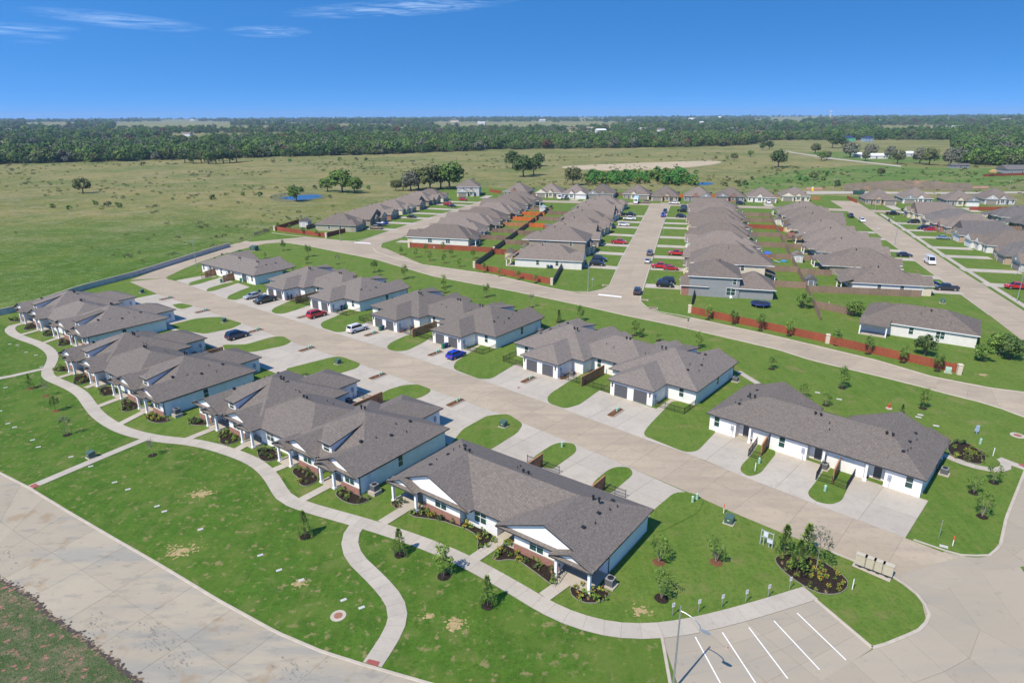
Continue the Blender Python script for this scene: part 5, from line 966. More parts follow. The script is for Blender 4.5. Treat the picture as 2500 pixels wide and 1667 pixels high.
for kind, p, lab, sc, brown, st in [
 ('conifer', FB(250, 165), 'slim dark conifer at the left edge of the front lawn', .8, True, False), ('sparse', FB(378, 225), 'thin bare sapling beside the slim conifer on the front lawn', .8, True, False), ('oval', FB(460, 348), 'bushy bright green sapling on a brown mulch ring by the footpath bend', .72, True, False),
 ('sparse', FB(553, 545), 'nearly leafless staked sapling on a dark mulch ring', 1.0, False, True), ('sparse', FB(1252, 712), 'thin sapling where the straight path meets the footpath', .85, False, False),
 ('conifer', BL(1752, 378), 'young conifer on the front lawn left of the winding branch path', .95, False, True), ('conifer', BL(2297, 482), 'young conifer between the branch path and the townhouse', .95, False, True), ('oval', C4(618, 1200), 'slender leafy sapling with staked ring before the nearest townhouse', 1.08, False, True), ('conifer', FV(1120, 1392), 'young conifer on the lawn below the nearest townhouse', .95, False, True),
 ('vase', PK(320, 655), 'many stemmed shrub tree nearest the end wall of the townhouse', 1.05, True, False), ('vase', PK(730, 655), 'many stemmed shrub tree in the middle of the lawn by the notice frame', 1.05, True, False), ('vase', PK(337, 915), 'many stemmed shrub tree nearest the parking signs', 1.1, False, False),
 ('oval', U5(540, 62), 'leafy sapling beyond the short path behind the rightmost townhouse', .8, False, False), ('vase', U5(768, 270), 'small many stemmed tree, left one behind the rightmost townhouse', .85, False, False), ('vase', U5(930, 322), 'small many stemmed tree, right one behind the rightmost townhouse', .85, False, False), ('oval', U5(1045, 198), 'full sapling beside the collector road behind the rightmost townhouse', 1.0, False, True), ('oval', U5(1625, 345), 'full sapling near the red hydrant', .95, False, False),
 ('vase', U5(1988, 952), 'middle one of three small trees on the far right lawn', .9, False, False), ('vase', U5(2132, 878), 'small tree beside the curved path end at the far right', .95, False, False), ('vase', U5(2050, 1122), 'nearest of three small trees on the far right lawn', 1.0, False, False),
 ('oval', at(753, 627), 'slim dark tree second along the collector road lawn from the left end', 1.15, False, False), ('oval', at(692, 612), 'slim dark tree nearest the green cabinet at the left end', 1.0, False, False), ('sparse', at(825, 645), 'thin grey tree third along the collector road lawn from the left end', 1.1, False, False), ('oval', at(914, 665), 'slim tree fourth along the collector road lawn from the left end', 1.1, False, False), ('oval', at(989, 681), 'slim tree fifth along the collector road lawn from the left end', 1.1, False, False), ('oval', at(1083, 703), 'slim tree sixth along the collector road lawn from the left end', 1.05, False, False), ('oval', at(1187, 726), 'slim tree seventh along the collector road lawn from the left end', 1.0, False, False), ('sparse', at(1298, 750), 'thin grey tree facing the stop line across the collector road', 1.1, False, False),
 ('oval', at(648, 631), 'small shrub tree right of the green cabinet', .6, False, False), ('oval', at(750, 643), 'small shrub tree behind the second left townhouse roof', .6, False, False), ('oval', at(926, 672), 'small dark shrub behind the fourth roadside tree', .5, False, False), ('oval', at(1087, 715), 'small shrub tree behind the sixth roadside tree', .6, False, False),
 ('conifer', at(1364, 787), 'bright young conifer behind the row of five garages', .95, False, False), ('oval', at(1416, 784), 'slim tree beside the bright conifer behind the garages', .95, False, False), ('oval', at(1549, 819), 'slim tree with a shrub at its foot by the collector road', .95, False, True), ('oval', at(1566, 822), 'round shrub at the foot of the slim roadside tree', .65, False, False), ('vase', at(1608, 832), 'low bush right of the round roadside shrub', .6, False, False), ('oval', at(1704, 850), 'full tree behind the roof of the garage townhouse', .95, False, False), ('conifer', at(2200, 1016), 'low conifer behind the right end of the rightmost roof', .6, False, False)]:
    young(kind, p, lab, sc, True, brown, st)
for i, (u, v) in enumerate([(979, 623), (1015, 629), (1040, 616), (1082, 615), (1049, 637), (1102, 628), (1084, 643), (1121, 652), (1155, 632)]):
    young('oval', at(u, v), f'young tree of the bare planted corner lot, {ORD[i]} counted from the left', .85, True, True, False, 'young trees on the planted corner lot')
for i, (u, v) in enumerate([(1182, 665), (1220, 675), (1265, 683), (1308, 691)]): young('oval', at(u, v), f'slim tree before the red fence of the white house, {ORD[i]} from the left', .75, True, False, False)
for i, (u, v) in enumerate([(1728, 780), (1791, 791), (1856, 807), (1926, 820), (2041, 843), (2118, 864), (2203, 885), (2288, 906)]): young('oval', at(u, v), f'dark tree before the long right hand red fence, {ORD[i]} from the left', .95, True, False, False)
for i, (u, v) in enumerate([(680, 562), (708, 566), (741, 573), (774, 579)]): young('oval', at(u, v), f'small tree before the far left red fence, {ORD[i]} from the gate', .8, False)
# shrubs
SHV = []
for k in range(8):
    rr = random.Random(90+k); m = [M_LEAFY, M_LEAFD, M_LEAF, M_STRAW, M_LEAFY, M_LEAFO, M_STRAW, M_LEAF][k]; mb = MB()
    if m is M_STRAW:
        for i in range(60): a = rr.uniform(0, 2*PI); q = rr.uniform(.1, .34); mb.add([(math.cos(a)*.05, math.sin(a)*.05, 0), (math.cos(a+.15)*.06, math.sin(a+.15)*.06, 0), (math.cos(a)*q, math.sin(a)*q, rr.uniform(.2, .42))], [(0, 1, 2)])
        SHV.append(mb.mesh('ornamental_grass', M_STRAW))
    else:
        leaves(mb, rr, 130, 0, 0, .22, .34, .34, .28, .07, 7, 0)
        if k in (4, 7): leaves(mb, rr, 26, 0, 0, .32, .3, .3, .22, .05, 0, 1, .8)
        SHV.append(mb.mesh('shrub', [m, M_FLOW]))
SHN = {0: 'bright green', 1: 'dark green', 2: 'bright green', 3: 'straw coloured', 4: 'yellow flowering', 5: 'olive', 6: 'straw coloured', 7: 'yellow flowering'}
def shrub(p, k, sc, label, group):
    me = SHV[k]; o = put(me.name.split('.')[0], me, None, (p.x, p.y, .10), RND.uniform(0, 6), sc); tag(o, label, 'plant' if k in (3, 6) else 'shrub', group)
def inpoly(p, q):
    c = False; n = len(q); j = n-1
    for i in range(n):
        if (q[i].y > p.y) != (q[j].y > p.y) and p.x < (q[j].x-q[i].x)*(p.y-q[i].y)/(q[j].y-q[i].y)+q[i].x: c = not c
        j = i
    return c
def bed(pts, where, n, mix=(0, 0, 1, 1, 2, 3, 3, 4, 5, 5), m=None, smooth=2, big=1.0):
    q = chaikin(pts, smooth); sheet('mulch_bed', q, .10, m or M_MULCH, .08)
    r = chaikin(pts, smooth); kerbp = q + [q[0]]
    a = offs(kerbp, .025); b = offs(kerbp, -.025); tag(MB().loft([[(x.x, x.y, .05), (y.x, y.y, .05), (y.x, y.y, .13), (x.x, x.y, .13)] for x, y in zip(a, b)]).obj('bed_edging', mat('edging_grey', (.22, .20, .17), .9)), kind='structure')
    x0, x1 = min(p.x for p in q), max(p.x for p in q); y0, y1 = min(p.y for p in q), max(p.y for p in q); got = []; tries = 0
    while len(got) < n and tries < 4000:
        tries += 1; p = Vector((RND.uniform(x0, x1), RND.uniform(y0, y1), 0))
        if inpoly(p, q) and all((p-g).length > .62 for g in got):
            got.append(p); k = RND.choice(mix); shrub(p, k, RND.uniform(.8, 1.35)*big, f'{SHN[k]} {"grass tuft" if k in (3, 6) else "shrub"} in the {where}', f'{SHN[k]} plants in the {where}')
bed(px(C4, [(175, 610), (215, 560), (335, 600), (240, 655)]), 'small bed left of the nearest townhouse porch', 7, (3, 3, 6, 1), None, 1)
bed(px(C4, [(325, 685), (395, 620), (470, 610), (740, 735), (1082, 872), (925, 1005), (885, 975), (905, 905), (850, 830), (700, 780), (600, 745), (450, 722), (370, 712)]), 'long bed between the two porches of the nearest townhouse', 26, (0, 0, 1, 2, 5, 4, 4), None, 1)
bed(px(C4, [(1003, 1045), (1150, 905), (1245, 960), (1560, 1120), (1545, 1300), (1480, 1255), (1350, 1155), (1230, 1070), (1130, 1062), (1060, 1078)]), 'bed under the right window of the nearest townhouse', 22, (0, 1, 2, 4, 4, 5, 3), None, 1)
bed(px(C4, [(1640, 1330), (1690, 1245), (1830, 1290), (1990, 1330), (1920, 1420), (1740, 1420)]), 'bed right of the nearest townhouse porch', 12, (0, 3, 3, 4, 7), None, 1)
CB = [[(-.6, .3), (-.4, -1.3), (1.2, -2.0), (3.2, -1.0), (3.5, .3)], [(7.4, -.4), (8.2, -1.3), (9.6, -1.6), (10.9, -2.5), (12.4, -2.2), (12.6, .3), (7.6, 1.2)], [(16.9, -.2), (18.0, -.9), (19.4, -1.6), (20.8, -1.8), (21.7, -1.0), (21.6, .9), (17.2, 1.1)], [(25.8, -.6), (26.8, -1.4), (28.6, -1.6), (29.9, -2.6), (31.2, -2.2), (30.9, .3), (25.8, .4)], [(34.9, -.8), (36.0, -1.5), (38.2, -1.7), (39.8, -1.0), (40.0, .8), (38.6, .3), (34.9, .2)]]
for key, nm in (('C', ' front bed of the middle dormered townhouse'), ('B', ' front bed of the second left townhouse'), ('A', ' front bed of the farthest left townhouse')):
    for i, pl in enumerate(CB): bed([loc2w(key, *p) for p in pl], f'{ORD[i]}{nm}', 9 if key != 'A' else 6, (0, 0, 1, 1, 3, 5, 7) if i != 4 or key != 'B' else (7, 7, 4, 3, 0))
bed(px(PK, [(1145, 640), (1180, 605), (1290, 590), (1420, 620), (1560, 690), (1660, 770), (1680, 820), (1640, 870), (1560, 890), (1450, 875), (1330, 810), (1210, 720)]), 'tree bed beside the parking lot', 34, (4, 4, 7, 0, 3, 5), None, 1, .8)
bed(px(U5, [(1795, 620), (1850, 580), (1950, 590), (2070, 680), (2080, 730), (2020, 750), (1900, 715), (1830, 690)]), 'round bed right of the rightmost townhouse', 16, (4, 7, 7, 1, 5, 0), None, 1, 1.2)
for kind, p, lab, sc in (('conifer', PK(1215, 600), 'feathery tree at the left end of the parking lot bed', 1.15), ('conifer', PK(1370, 612), 'tallest feathery tree at the back of the parking lot bed', 1.25), ('sparse', PK(1445, 720), 'pale trunked airy tree in the parking lot bed', 1.5), ('conifer', PK(1305, 745), 'front feathery tree of the parking lot bed', 1.15)): young(kind, p, lab, sc, False)
for (u, v), nm in zip([(1413, 765), (1500, 782)], ('', '')): pass
# planter islands in the driveways
for i, (f, a, b, m) in enumerate([(U4, (300, 600), (30, 0), 1), (U4, (1015, 868), (30, 0), 1), (EE, (960, 680), (0, 0), 1), (EE, (1450, 828), (0, 0), 1), (EE, (2165, 1030), (0, 0), 0), (EE, (445, 545), (0, 0), 1), (EE, (1010, 1003), (0, 0), 1), (EE, (1605, 1205), (0, 0), 1), (EE, (468, 795), (0, 0), 1), (FA, (1365, 437), (0, 0), 1), (FA, (1660, 542), (0, 0), 1), (EE, (70, 655), (0, 0), 1)]):
    if i == 4: continue
    c = f(*a); d = Vector((math.cos(AL), math.sin(AL), 0)); n_ = Vector((-d.y, d.x, 0)); ring = []; rin = []
    for q in range(16):
        an = 2*PI*q/16; ex = 1.5 if math.cos(an) > 0 else -1.5; ring.append(c + d*(ex+.5*math.cos(an)) + n_*.72*math.sin(an)); rin.append(c + d*(ex+.38*math.cos(an)) + n_*.58*math.sin(an))
    tag(MB().loft([[(p.x, p.y, .05) for p in ring], [(p.x, p.y, .2) for p in ring], [(p.x, p.y, .2) for p in rin], [(p.x, p.y, .15) for p in rin]], cap=False).obj('planter_kerb', M_KERB), kind='structure')
    sheet('planter_soil', rin, .16, M_MULCHB, .05)
    for q in range(3): shrub(c + d*(-1.1+q*.55), 3 if q % 2 else 5, .6, f'small dry plant in the driveway planter, planter {ORD[i % 10]} from the right', 'dry plants in the driveway planters')
    for q in range(2):
        o = MB().cyl(0, 0, 0, .55, .16, .16, 10).cyl(0, 0, .55, .66, .18, .05, 10).obj('utility_pedestal', M_PALEG, None, c + d*(.5+q*.55) + Vector((0, 0, .15))); tag(o, 'pale green utility pedestal standing in a driveway planter', 'utility box', 'pale green pedestals in the driveway planters')
# ------------------------------------------------------------------ trees and scrub of the countryside
BIGV = []
for k in range(5):
    rr = random.Random(200+k); m = [M_LEAFD, M_LEAF, M_LEAFD, M_LEAFO, M_LEAFG][k]
    tr = MB().tube((0, 0, 0), (.1, 0, 2.2), .32, .22, 8)
    for i in range(6): a = i*1.05; tr.tube((.1, 0, 1.7+.15*i), (math.cos(a)*2.2, math.sin(a)*2.2, 3.8+.35*(i % 3)), .13, .04, 5)
    cr = leaves(MB(), rr, 1100, 0, 0, 4.6, 4.0, 3.8, 3.2, .42, 22, 0, .5)
    BIGV.append((tr.mesh('trunk', M_BARK), cr.mesh('crown', m)))
M_LEAFB = leafm('thicket_leaves', (.045, .14, .022), (.085, .22, .04)); BUSHV = []
for k in range(4):
    rr = random.Random(300+k); BUSHV.append((MB().tube((0, 0, 0), (0, 0, .6), .08, .05, 5).mesh('stem', M_BARK), leaves(MB(), rr, 260, 0, 0, 1.0, 1.5, 1.4, 1.05, .26, 9, 0, .4).mesh('foliage', [M_LEAF, M_LEAFD, M_LEAFB, M_LEAFO][k])))
def bigtree(p, k, sc, label, group=None, zs=1.0):
    t = thing('tree', label, 'tree', (p.x, p.y, hill(p.x, p.y)), RND.uniform(0, 6), group); t.scale = (sc, sc, sc*zs); put('trunk', BIGV[k][0], t); put('crown', BIGV[k][1], t)
def bush(p, k, sc, label, group=None, zs=1.0):
    t = thing('bush', label, 'bush', (p.x, p.y, hill(p.x, p.y)), RND.uniform(0, 6), group); t.scale = (sc, sc, sc*zs); put('stem', BUSHV[k][0], t); put('foliage', BUSHV[k][1], t)
for u, v, k, sc, lab in [(203, 472, 3, 1.25, 'lone dark round tree in the left meadow'), (724, 492, 1, 1.2, 'bright green tree standing in front of the pond'), (836, 470, 1, 1.9, 'tallest bright tree of the pond clump'), (800, 468, 1, 1.2, 'lower left tree of the pond clump'), (866, 472, 1, 1.3, 'right hand tree of the pond clump'),
 (1022, 462, 3, 1.7, 'dark backmost tree behind the far left houses'), (1076, 460, 0, 1.9, 'dark tree just left of the large bright round tree'), (1003, 466, 4, 1.6, 'greyish tree behind the far left houses, left of three'), (1050, 464, 3, 2.0, 'dark tree between two others behind the far left houses'), (1098, 462, 1, 2.3, 'large bright round tree beside the tall pale grey house'), (966, 466, 3, .9, 'small dark tree left of the trees behind the houses'), (985, 466, 3, 1.0, 'second small dark tree left of the trees behind the houses'),
 (1252, 412, 0, 2.0, 'dark left tree of the mid field clump'), (1278, 432, 0, 2.1, 'biggest front tree of the mid field clump'), (1303, 428, 0, 1.7, 'right front tree of the mid field clump'), (1316, 406, 0, 1.55, 'separate round tree behind the mid field clump'), (1398, 452, 3, 1.6, 'olive tree directly behind the far row of houses'),
 (1900, 409, 0, 2.0, 'large dark oak beside the bare soil strip'), (1792, 392, 3, 1.0, 'tree left of the large dark oak'), (1832, 383, 1, .95, 'bright tree behind the large dark oak'), (1878, 366, 0, 1.5, 'dark tree at the left of the pasture hedge'), (1862, 367, 0, 1.3, 'second dark tree of the pasture hedge'),
 (1990, 375, 3, 1.6, 'round tree at the corner of the pasture road'), (2005, 392, 1, 1.3, 'bright tree beside the pasture road'), (2018, 391, 3, 1.2, 'dark tree touching the bright one by the pasture road'), (2032, 362, 0, 2.2, 'dark tree cluster left of the unfinished houses'), (2055, 362, 0, 2.0, 'right part of the dark cluster before the unfinished houses'), (2075, 385, 4, 2.2, 'tall grey green tree before the unfinished houses'), (2125, 382, 4, 1.8, 'pale open tree right of the tall grey green one'),
 (2112, 394, 3, 1.3, 'olive tree by the white farm building'), (2172, 388, 4, 1.7, 'grey tree right of the farm building'), (2190, 400, 3, 1.7, 'dark tree below the farm building'), (2245, 400, 4, 1.9, 'pale bare tree on the right pasture edge'), (2268, 403, 3, 2.0, 'full tree on the right pasture edge'), (2320, 405, 4, 2.0, 'tall pale tree in front of the right wood'), (2150, 430, 3, .8, 'lone small tree in the right pasture'),
 (1985, 440, 3, .8, 'tree beside the lamp post of the far crossroads'), (2440, 868, 1, .6, 'big bright shrub tree at the right edge by the collector road'), (2398, 882, 1, .45, 'wide bright shrub left of the big one at the right edge'), (2256, 868, 0, .55, 'dark tree before the lone corner house'), (2085, 772, 1, .5, 'young full tree on the open plot'), (2462, 876, 2, .6, 'dark shrub tree at the very right edge'),
 (1959, 752, 1, .5, 'tall leafy shrub by the trampoline garden fence'), (2262, 545, 0, .45, 'dark round tree in a front garden on the far side of the right street'), (2205, 522, 0, .35, 'small tree at the far end of the right street')]:
    bigtree(at(u, v), k, sc, lab)
COPSE = [(452, 398), (472, 400), (492, 399), (510, 401), (528, 400), (546, 399), (562, 398), (578, 396), (500, 395), (535, 394)]
for i, (u, v) in enumerate(COPSE): bigtree(at(u, v), (0, 2, 3, 1, 0)[i % 5], RND.uniform(1.3, 1.9), f'{("dark", "dark", "olive", "bright green", "dark")[i % 5]} tree of the copse jutting from the left wood', f'{("dark", "dark", "olive", "bright green", "dark")[i % 5]} trees of the jutting copse')
hedge = [(1440, 446), (1455, 440), (1468, 447), (1480, 443), (1494, 447), (1505, 441), (1520, 446), (1535, 440), (1548, 446), (1560, 438), (1572, 444), (1588, 434), (1600, 441), (1612, 432), (1625, 440), (1638, 434), (1650, 446), (1664, 441), (1676, 448), (1660, 430), (1690, 450), (1620, 448), (1643, 450)]
hedge += [(u + dx, v + dy) for u, v in hedge for dx, dy in ((7, 3), (-8, -3))]
for i, (u, v) in enumerate(hedge): bush(at(u, v), (0, 2, 2)[i % 3], RND.uniform(2.0, 3.4), 'bright green bush of the thicket behind the far row of houses', 'bushes of the thicket behind the far row', 1.1)
for u, v, lab in [(588, 627, 'right hand bush of the pair in the lower left meadow'), (233, 500, 'bush in the left meadow, right of the dead brush pile'), (265, 505, 'bush just left of the pair by the meadow track'), (290, 506, 'largest of three bushes in the left meadow'), (130, 508, 'dead greyish brush pile in the left meadow'), (170, 512, 'low green bush beside the dead brush pile'), (520, 488, 'small bush left of the pond'), (592, 478, 'small bush between meadow and pond'), (635, 480, 'little tree like bush at the left bank of the pond'), (768, 462, 'bush behind the pond, left one'), (783, 460, 'bush behind the pond, right one'), (805, 484, 'bush at the right tip of the pond'), (900, 462, 'bush right of the pond clump'),
  (667, 398, 'dark bush below the wood edge, left one'), (707, 396, 'dark bush below the wood edge, middle one'), (830, 393, 'bright bush below the wood edge'), (870, 392, 'wide bush below the wood edge'), (893, 393, 'dark bush below the wood edge, right one'), (400, 390, 'bush below the left wood edge'), (350, 405, 'dark bush in the far left meadow'), (1835, 440, 'round bush in the right pasture'), (1948, 440, 'bush near the far crossroads, left one'), (1965, 444, 'bush near the far crossroads, right one'), (2022, 430, 'bush behind the far crossroads lamp'), (2008, 441, 'low bush behind the far crossroads lamp'), (2045, 455, 'bush at the foot of the dirt mound'), (1770, 455, 'bush near the far pond, left one'), (1800, 455, 'bush near the far pond, middle one'), (1820, 453, 'bush near the far pond, right one'), (1747, 388, 'bush at the right end of the bare soil strip'), (1775, 388, 'second bush at the right end of the bare soil strip'), (1700, 425, 'bush above the far pond')]:
    bush(at(u, v), RND.randrange(4), RND.uniform(.9, 1.5)*(1.4 if v < 460 else 1), lab)
# scattered scrub nobody could count
rr = random.Random(5); sm = MB(); 
for i in range(4200):
    u = rr.uniform(-100, 2550); v = rr.choice([rr.uniform(392, 480), rr.uniform(375, 430), rr.uniform(400, 640)])
    p = at(u, v); t_, s_ = p.dot(E1), p.dot(E2)
    if s_ < 440 and t_ > -165 or p.y < 95 or p.x > -45 and p.y < 330 or (u > 1790 and v < 405 and rr.random() < .8): continue
    if p.x > -150 and p.y < 180 and p.x*-.9 < p.y*.6: continue
    if noise.noise((p.x*.011, p.y*.011, 4.4)) + rr.uniform(-.35, .35) < .02: continue
    d = p.length; sc = rr.uniform(.3, 1.0)*rr.uniform(.5, 1)*(1+d/900)
    for q in range(26):
        a, k2 = rr.uniform(0, 2*PI), rr.uniform(.2, 1); x, y, z = p.x+math.cos(a)*k2*sc*1.3, p.y+math.sin(a)*k2*sc*1.3, rr.uniform(.1, 1)*sc; s = sc*.27
        an, tl = rr.uniform(0, PI), rr.uniform(.3, 1); cx_, sx_ = math.cos(an)*s, math.sin(an)*s
        sm.add([(x-cx_, y-sx_, z), (x+cx_, y+sx_, z), (x+cx_*.6-sx_*tl, y+sx_*.6+cx_*tl, z+s*1.1), (x-cx_*.6-sx_*tl, y-sx_*.6+cx_*tl, z+s*1.1)], [(0, 1, 2, 3)])
tag(sm.obj('meadow_scrub', M_LEAFO), 'low green scrub dotted over the dry meadow', 'scrub', kind='stuff')

# the woods: instances of a few crown meshes on points
EDGE = [(-250, 408), (0, 402), (150, 398), (330, 394), (520, 388), (700, 384), (900, 378), (1100, 372), (1200, 366), (1400, 364), (1600, 361), (1800, 357), (1900, 346), (2000, 347), (2130, 346), (2200, 344), (2300, 352), (2340, 398), (2420, 405), (2560, 408), (2750, 410)]
def edge_y(u):
    for (a, va), (b, vb) in zip(EDGE, EDGE[1:]):
        if a <= u <= b: return va + (vb-va)*(u-a)/(b-a)
    return 400
FV_ = []
M_WOOD = leafm('woodland_leaves', (.046, .098, .020), (.088, .152, .036), .4); M_WOODO = leafm('woodland_olive_leaves', (.085, .11, .035), (.13, .155, .055), .4)
for k in range(7):
    r2 = random.Random(400+k); m = [M_WOOD, M_WOOD, M_WOODO, M_LEAF, M_WOOD, M_LEAFG, M_LEAFR][k]
    b = leaves(MB(), r2, 360, 0, 0, 5.0, 4.9, 4.7, 4.0, .72, 15, 0, .6); b.tube((0, 0, 0), (0, 0, 4), .3, .2, 5, 1)
    for _ in range(30): pass
    o = bpy.data.objects.new('forest_tree', b.mesh('forest_tree', [m, M_BARK])); FV_.append(o)
PTS = []; KS = []; SCL = []; ROT = []
rr = random.Random(77); front = []
def clear(x, y):
    n_ = noise.noise((x*.0011+9, y*.0018+4, 2.2)); r = math.hypot(x, y)
    return r > 1400 and n_ > .22
CLR = [(-60, 150, 349, 361), (280, 570, 300, 314), (400, 490, 294, 299), (530, 660, 307, 316), (1060, 1350, 300, 310), (1370, 1500, 322, 334), (1380, 1490, 293, 299), (1840, 1970, 299, 307), (1880, 2080, 293, 298), (640, 760, 300, 305), (60, 190, 300, 309), (2150, 2330, 318, 330), (820, 960, 304, 312)]
tries = 0
while len(PTS) < 30000 and tries < 130000:
    tries += 1; az = rr.uniform(-.78, .78); r = math.exp(rr.uniform(math.log(480), math.log(9500))) if rr.random() < .55 else rr.uniform(480, 1900)
    x, y = r*math.sin(az), r*math.cos(az); u = CX + FOC*x/(y*math.cos(PITCH)+CAM_H*math.sin(PITCH))
    ve = edge_y(u); pe = at(u, ve)
    if y < pe.y*(1+.02*noise.noise((u*.02, 0, 0))) or clear(x, y): continue
    if 60 < x < 0: continue
    if 1870 < u < 2330 and y < at(u, 344).y: continue
    if u < 380 and 455 < 0: continue
    if -50 < u < 330 and False: continue
    if 480 < u < 640 and y < at(560, 366).y*1.25 and rr.random() < .6: continue
    vb = HOR + FOC*CAM_H/max(1, y)*1.0
    if any(u0 < u < u1 and v0 < vb < v1 for u0, u1, v0, v1 in CLR): continue
    sc = rr.choice((rr.uniform(.5, .9), rr.uniform(.8, 1.2), rr.uniform(1.1, 1.75)))*(1 if r < 1300 else min(2.1, 1+(r-1300)/2600))
    if r > 4000: sc *= .9
    PTS.append((x, y, hill(x, y)-.4*sc)); KS.append(rr.choices(range(7), (22, 18, 20, 14, 8, 8, 1.8))[0]); SCL.append(sc*rr.uniform(.9, 1.1)); ROT.append(rr.uniform(0, 2*PI))
order = sorted(range(len(PTS)), key=lambda i: PTS[i][0]**2+PTS[i][1]**2)
near = [i for i in order if abs(CX+FOC*PTS[i][0]/(PTS[i][1]*math.cos(PITCH)+CAM_H*math.sin(PITCH))-1250) < 1290][:150]
ns = set(near)
def side(x, y):
    u = CX + FOC*x/(y*math.cos(PITCH)+CAM_H*math.sin(PITCH)); return next(t for a, t in ((120, 'at the left picture edge'), (300, 'above the lone left meadow tree'), (480, 'between lone meadow tree and jutting copse'), (600, 'at the jutting copse'), (780, 'above the pond'), (960, 'above the pond clump'), (1150, 'above the bright tree behind the houses'), (1350, 'above the mid field clump'), (1550, 'above the bare soil strip'), (1800, 'above the far pond'), (1900, 'above the large oak'), (2150, 'near the unfinished houses'), (2320, 'above the right pasture'), (2400, 'left end of the right wood'), (2450, 'middle of the right wood'), (9999, 'right end of the right wood')) if u < a)
KN = ['dark', 'dark', 'olive', 'bright green', 'dark', 'greyish', 'rusty']
for i in near:
    x, y, z = PTS[i]; o = put('woodland_tree', FV_[KS[i]].data, None, (x, y, z), ROT[i], SCL[i]); tag(o, f'{KN[KS[i]]} tree in the front edge of the wood, {side(x, y)}', 'tree', f'{KN[KS[i]]} trees along the wood edge {side(x, y)}')
idx = [i for i in range(len(PTS)) if i not in ns]
pm = bpy.data.meshes.new('woodland'); pm.from_pydata([PTS[i] for i in idx], [], [])
for nm, tp, dat in (('kind_index', 'INT', [KS[i] for i in idx]), ('scl', 'FLOAT', [SCL[i] for i in idx]), ('rotz', 'FLOAT', [ROT[i] for i in idx])):
    a = pm.attributes.new(nm, tp, 'POINT'); a.data.foreach_set('value', dat)
wo = put('woodland', pm); tag(wo, 'dense dark green woodland stretching to the horizon', 'woodland', kind='stuff')
ng = bpy.data.node_groups.new('woodland_scatter', 'GeometryNodeTree'); ng.interface.new_socket('Geometry', in_out='INPUT', socket_type='NodeSocketGeometry'); ng.interface.new_socket('Geometry', in_out='OUTPUT', socket_type='NodeSocketGeometry')
gi = ng.nodes.new('NodeGroupInput'); go = ng.nodes.new('NodeGroupOutput'); g2i = ng.nodes.new('GeometryNodeGeometryToInstance')
for o in reversed(FV_):
    oi = ng.nodes.new('GeometryNodeObjectInfo'); oi.inputs['Object'].default_value = o; oi.inputs['As Instance'].default_value = False; ng.links.new(oi.outputs['Geometry'], g2i.inputs[0])
iop = ng.nodes.new('GeometryNodeInstanceOnPoints'); ng.links.new(gi.outputs[0], iop.inputs['Points']); ng.links.new(g2i.outputs[0], iop.inputs['Instance']); iop.inputs['Pick Instance'].default_value = True
def attr(nm, tp):
    n_ = ng.nodes.new('GeometryNodeInputNamedAttribute'); n_.data_type = tp; n_.inputs['Name'].default_value = nm; return n_.outputs['Attribute']
ng.links.new(attr('kind_index', 'INT'), iop.inputs['Instance Index']); ng.links.new(attr('scl', 'FLOAT'), iop.inputs['Scale'])
cx3 = ng.nodes.new('ShaderNodeCombineXYZ'); ng.links.new(attr('rotz', 'FLOAT'), cx3.inputs[2]); ng.links.new(cx3.outputs[0], iop.inputs['Rotation']); ng.links.new(iop.outputs[0], go.inputs[0])
md = wo.modifiers.new('scatter', 'NODES'); md.node_group = ng

# ------------------------------------------------------------------ haze
hz = MB().box(-9000, 9000, -55, 12500, -40, 120).obj('haze', None or [bpy.data.materials.new('haze_air')]); tag(hz, kind='stuff')
hm = hz.data.materials[0]; hm.use_nodes = True
for n in list(hm.node_tree.nodes):
    if n.type != 'OUTPUT_MATERIAL': hm.node_tree.nodes.remove(n)
pv = hm.node_tree.nodes.new('ShaderNodeVolumePrincipled'); pv.inputs['Color'].default_value = (.5, .72, 1, 1); pv.inputs['Density'].default_value = 0.00007; pv.inputs['Anisotropy'].default_value = .0
hm.node_tree.links.new(pv.outputs[0], [n for n in hm.node_tree.nodes if n.type == 'OUTPUT_MATERIAL'][0].inputs['Volume'])
# ------------------------------------------------------------------ street furniture and small things
# retaining wall along the meadow
wallpts = px(NA, [(-30, 775), (42, 762), (120, 737), (195, 711), (327, 676), (450, 637), (520, 615), (562, 603)])
wp = resample(wallpts, 4.0); t = thing('retaining_wall', 'long pale concrete retaining wall between townhouses and meadow', 'wall', wp[0])
for i in range(len(wp)-1):
    a, b = wp[i]-wp[0], wp[i+1]-wp[0]; d = (b-a).normalized(); n_ = Vector((-d.y, d.x, 0))*.14; e = d*.012
    q = [a+e-n_, b-e-n_, b-e+n_, a+e+n_]
    MB().prism([(p.x, p.y) for p in q], 0, 1.45).obj('wall_panel', mat('wall_concrete', (.46, .44, .41), .85, .14, .7), t)
    n2 = n_*1.3; q = [a-n2, b-n2, b+n2, a+n2]; MB().prism([(p.x, p.y) for p in q], 1.45, 1.58).obj('coping', M_KERB, t)
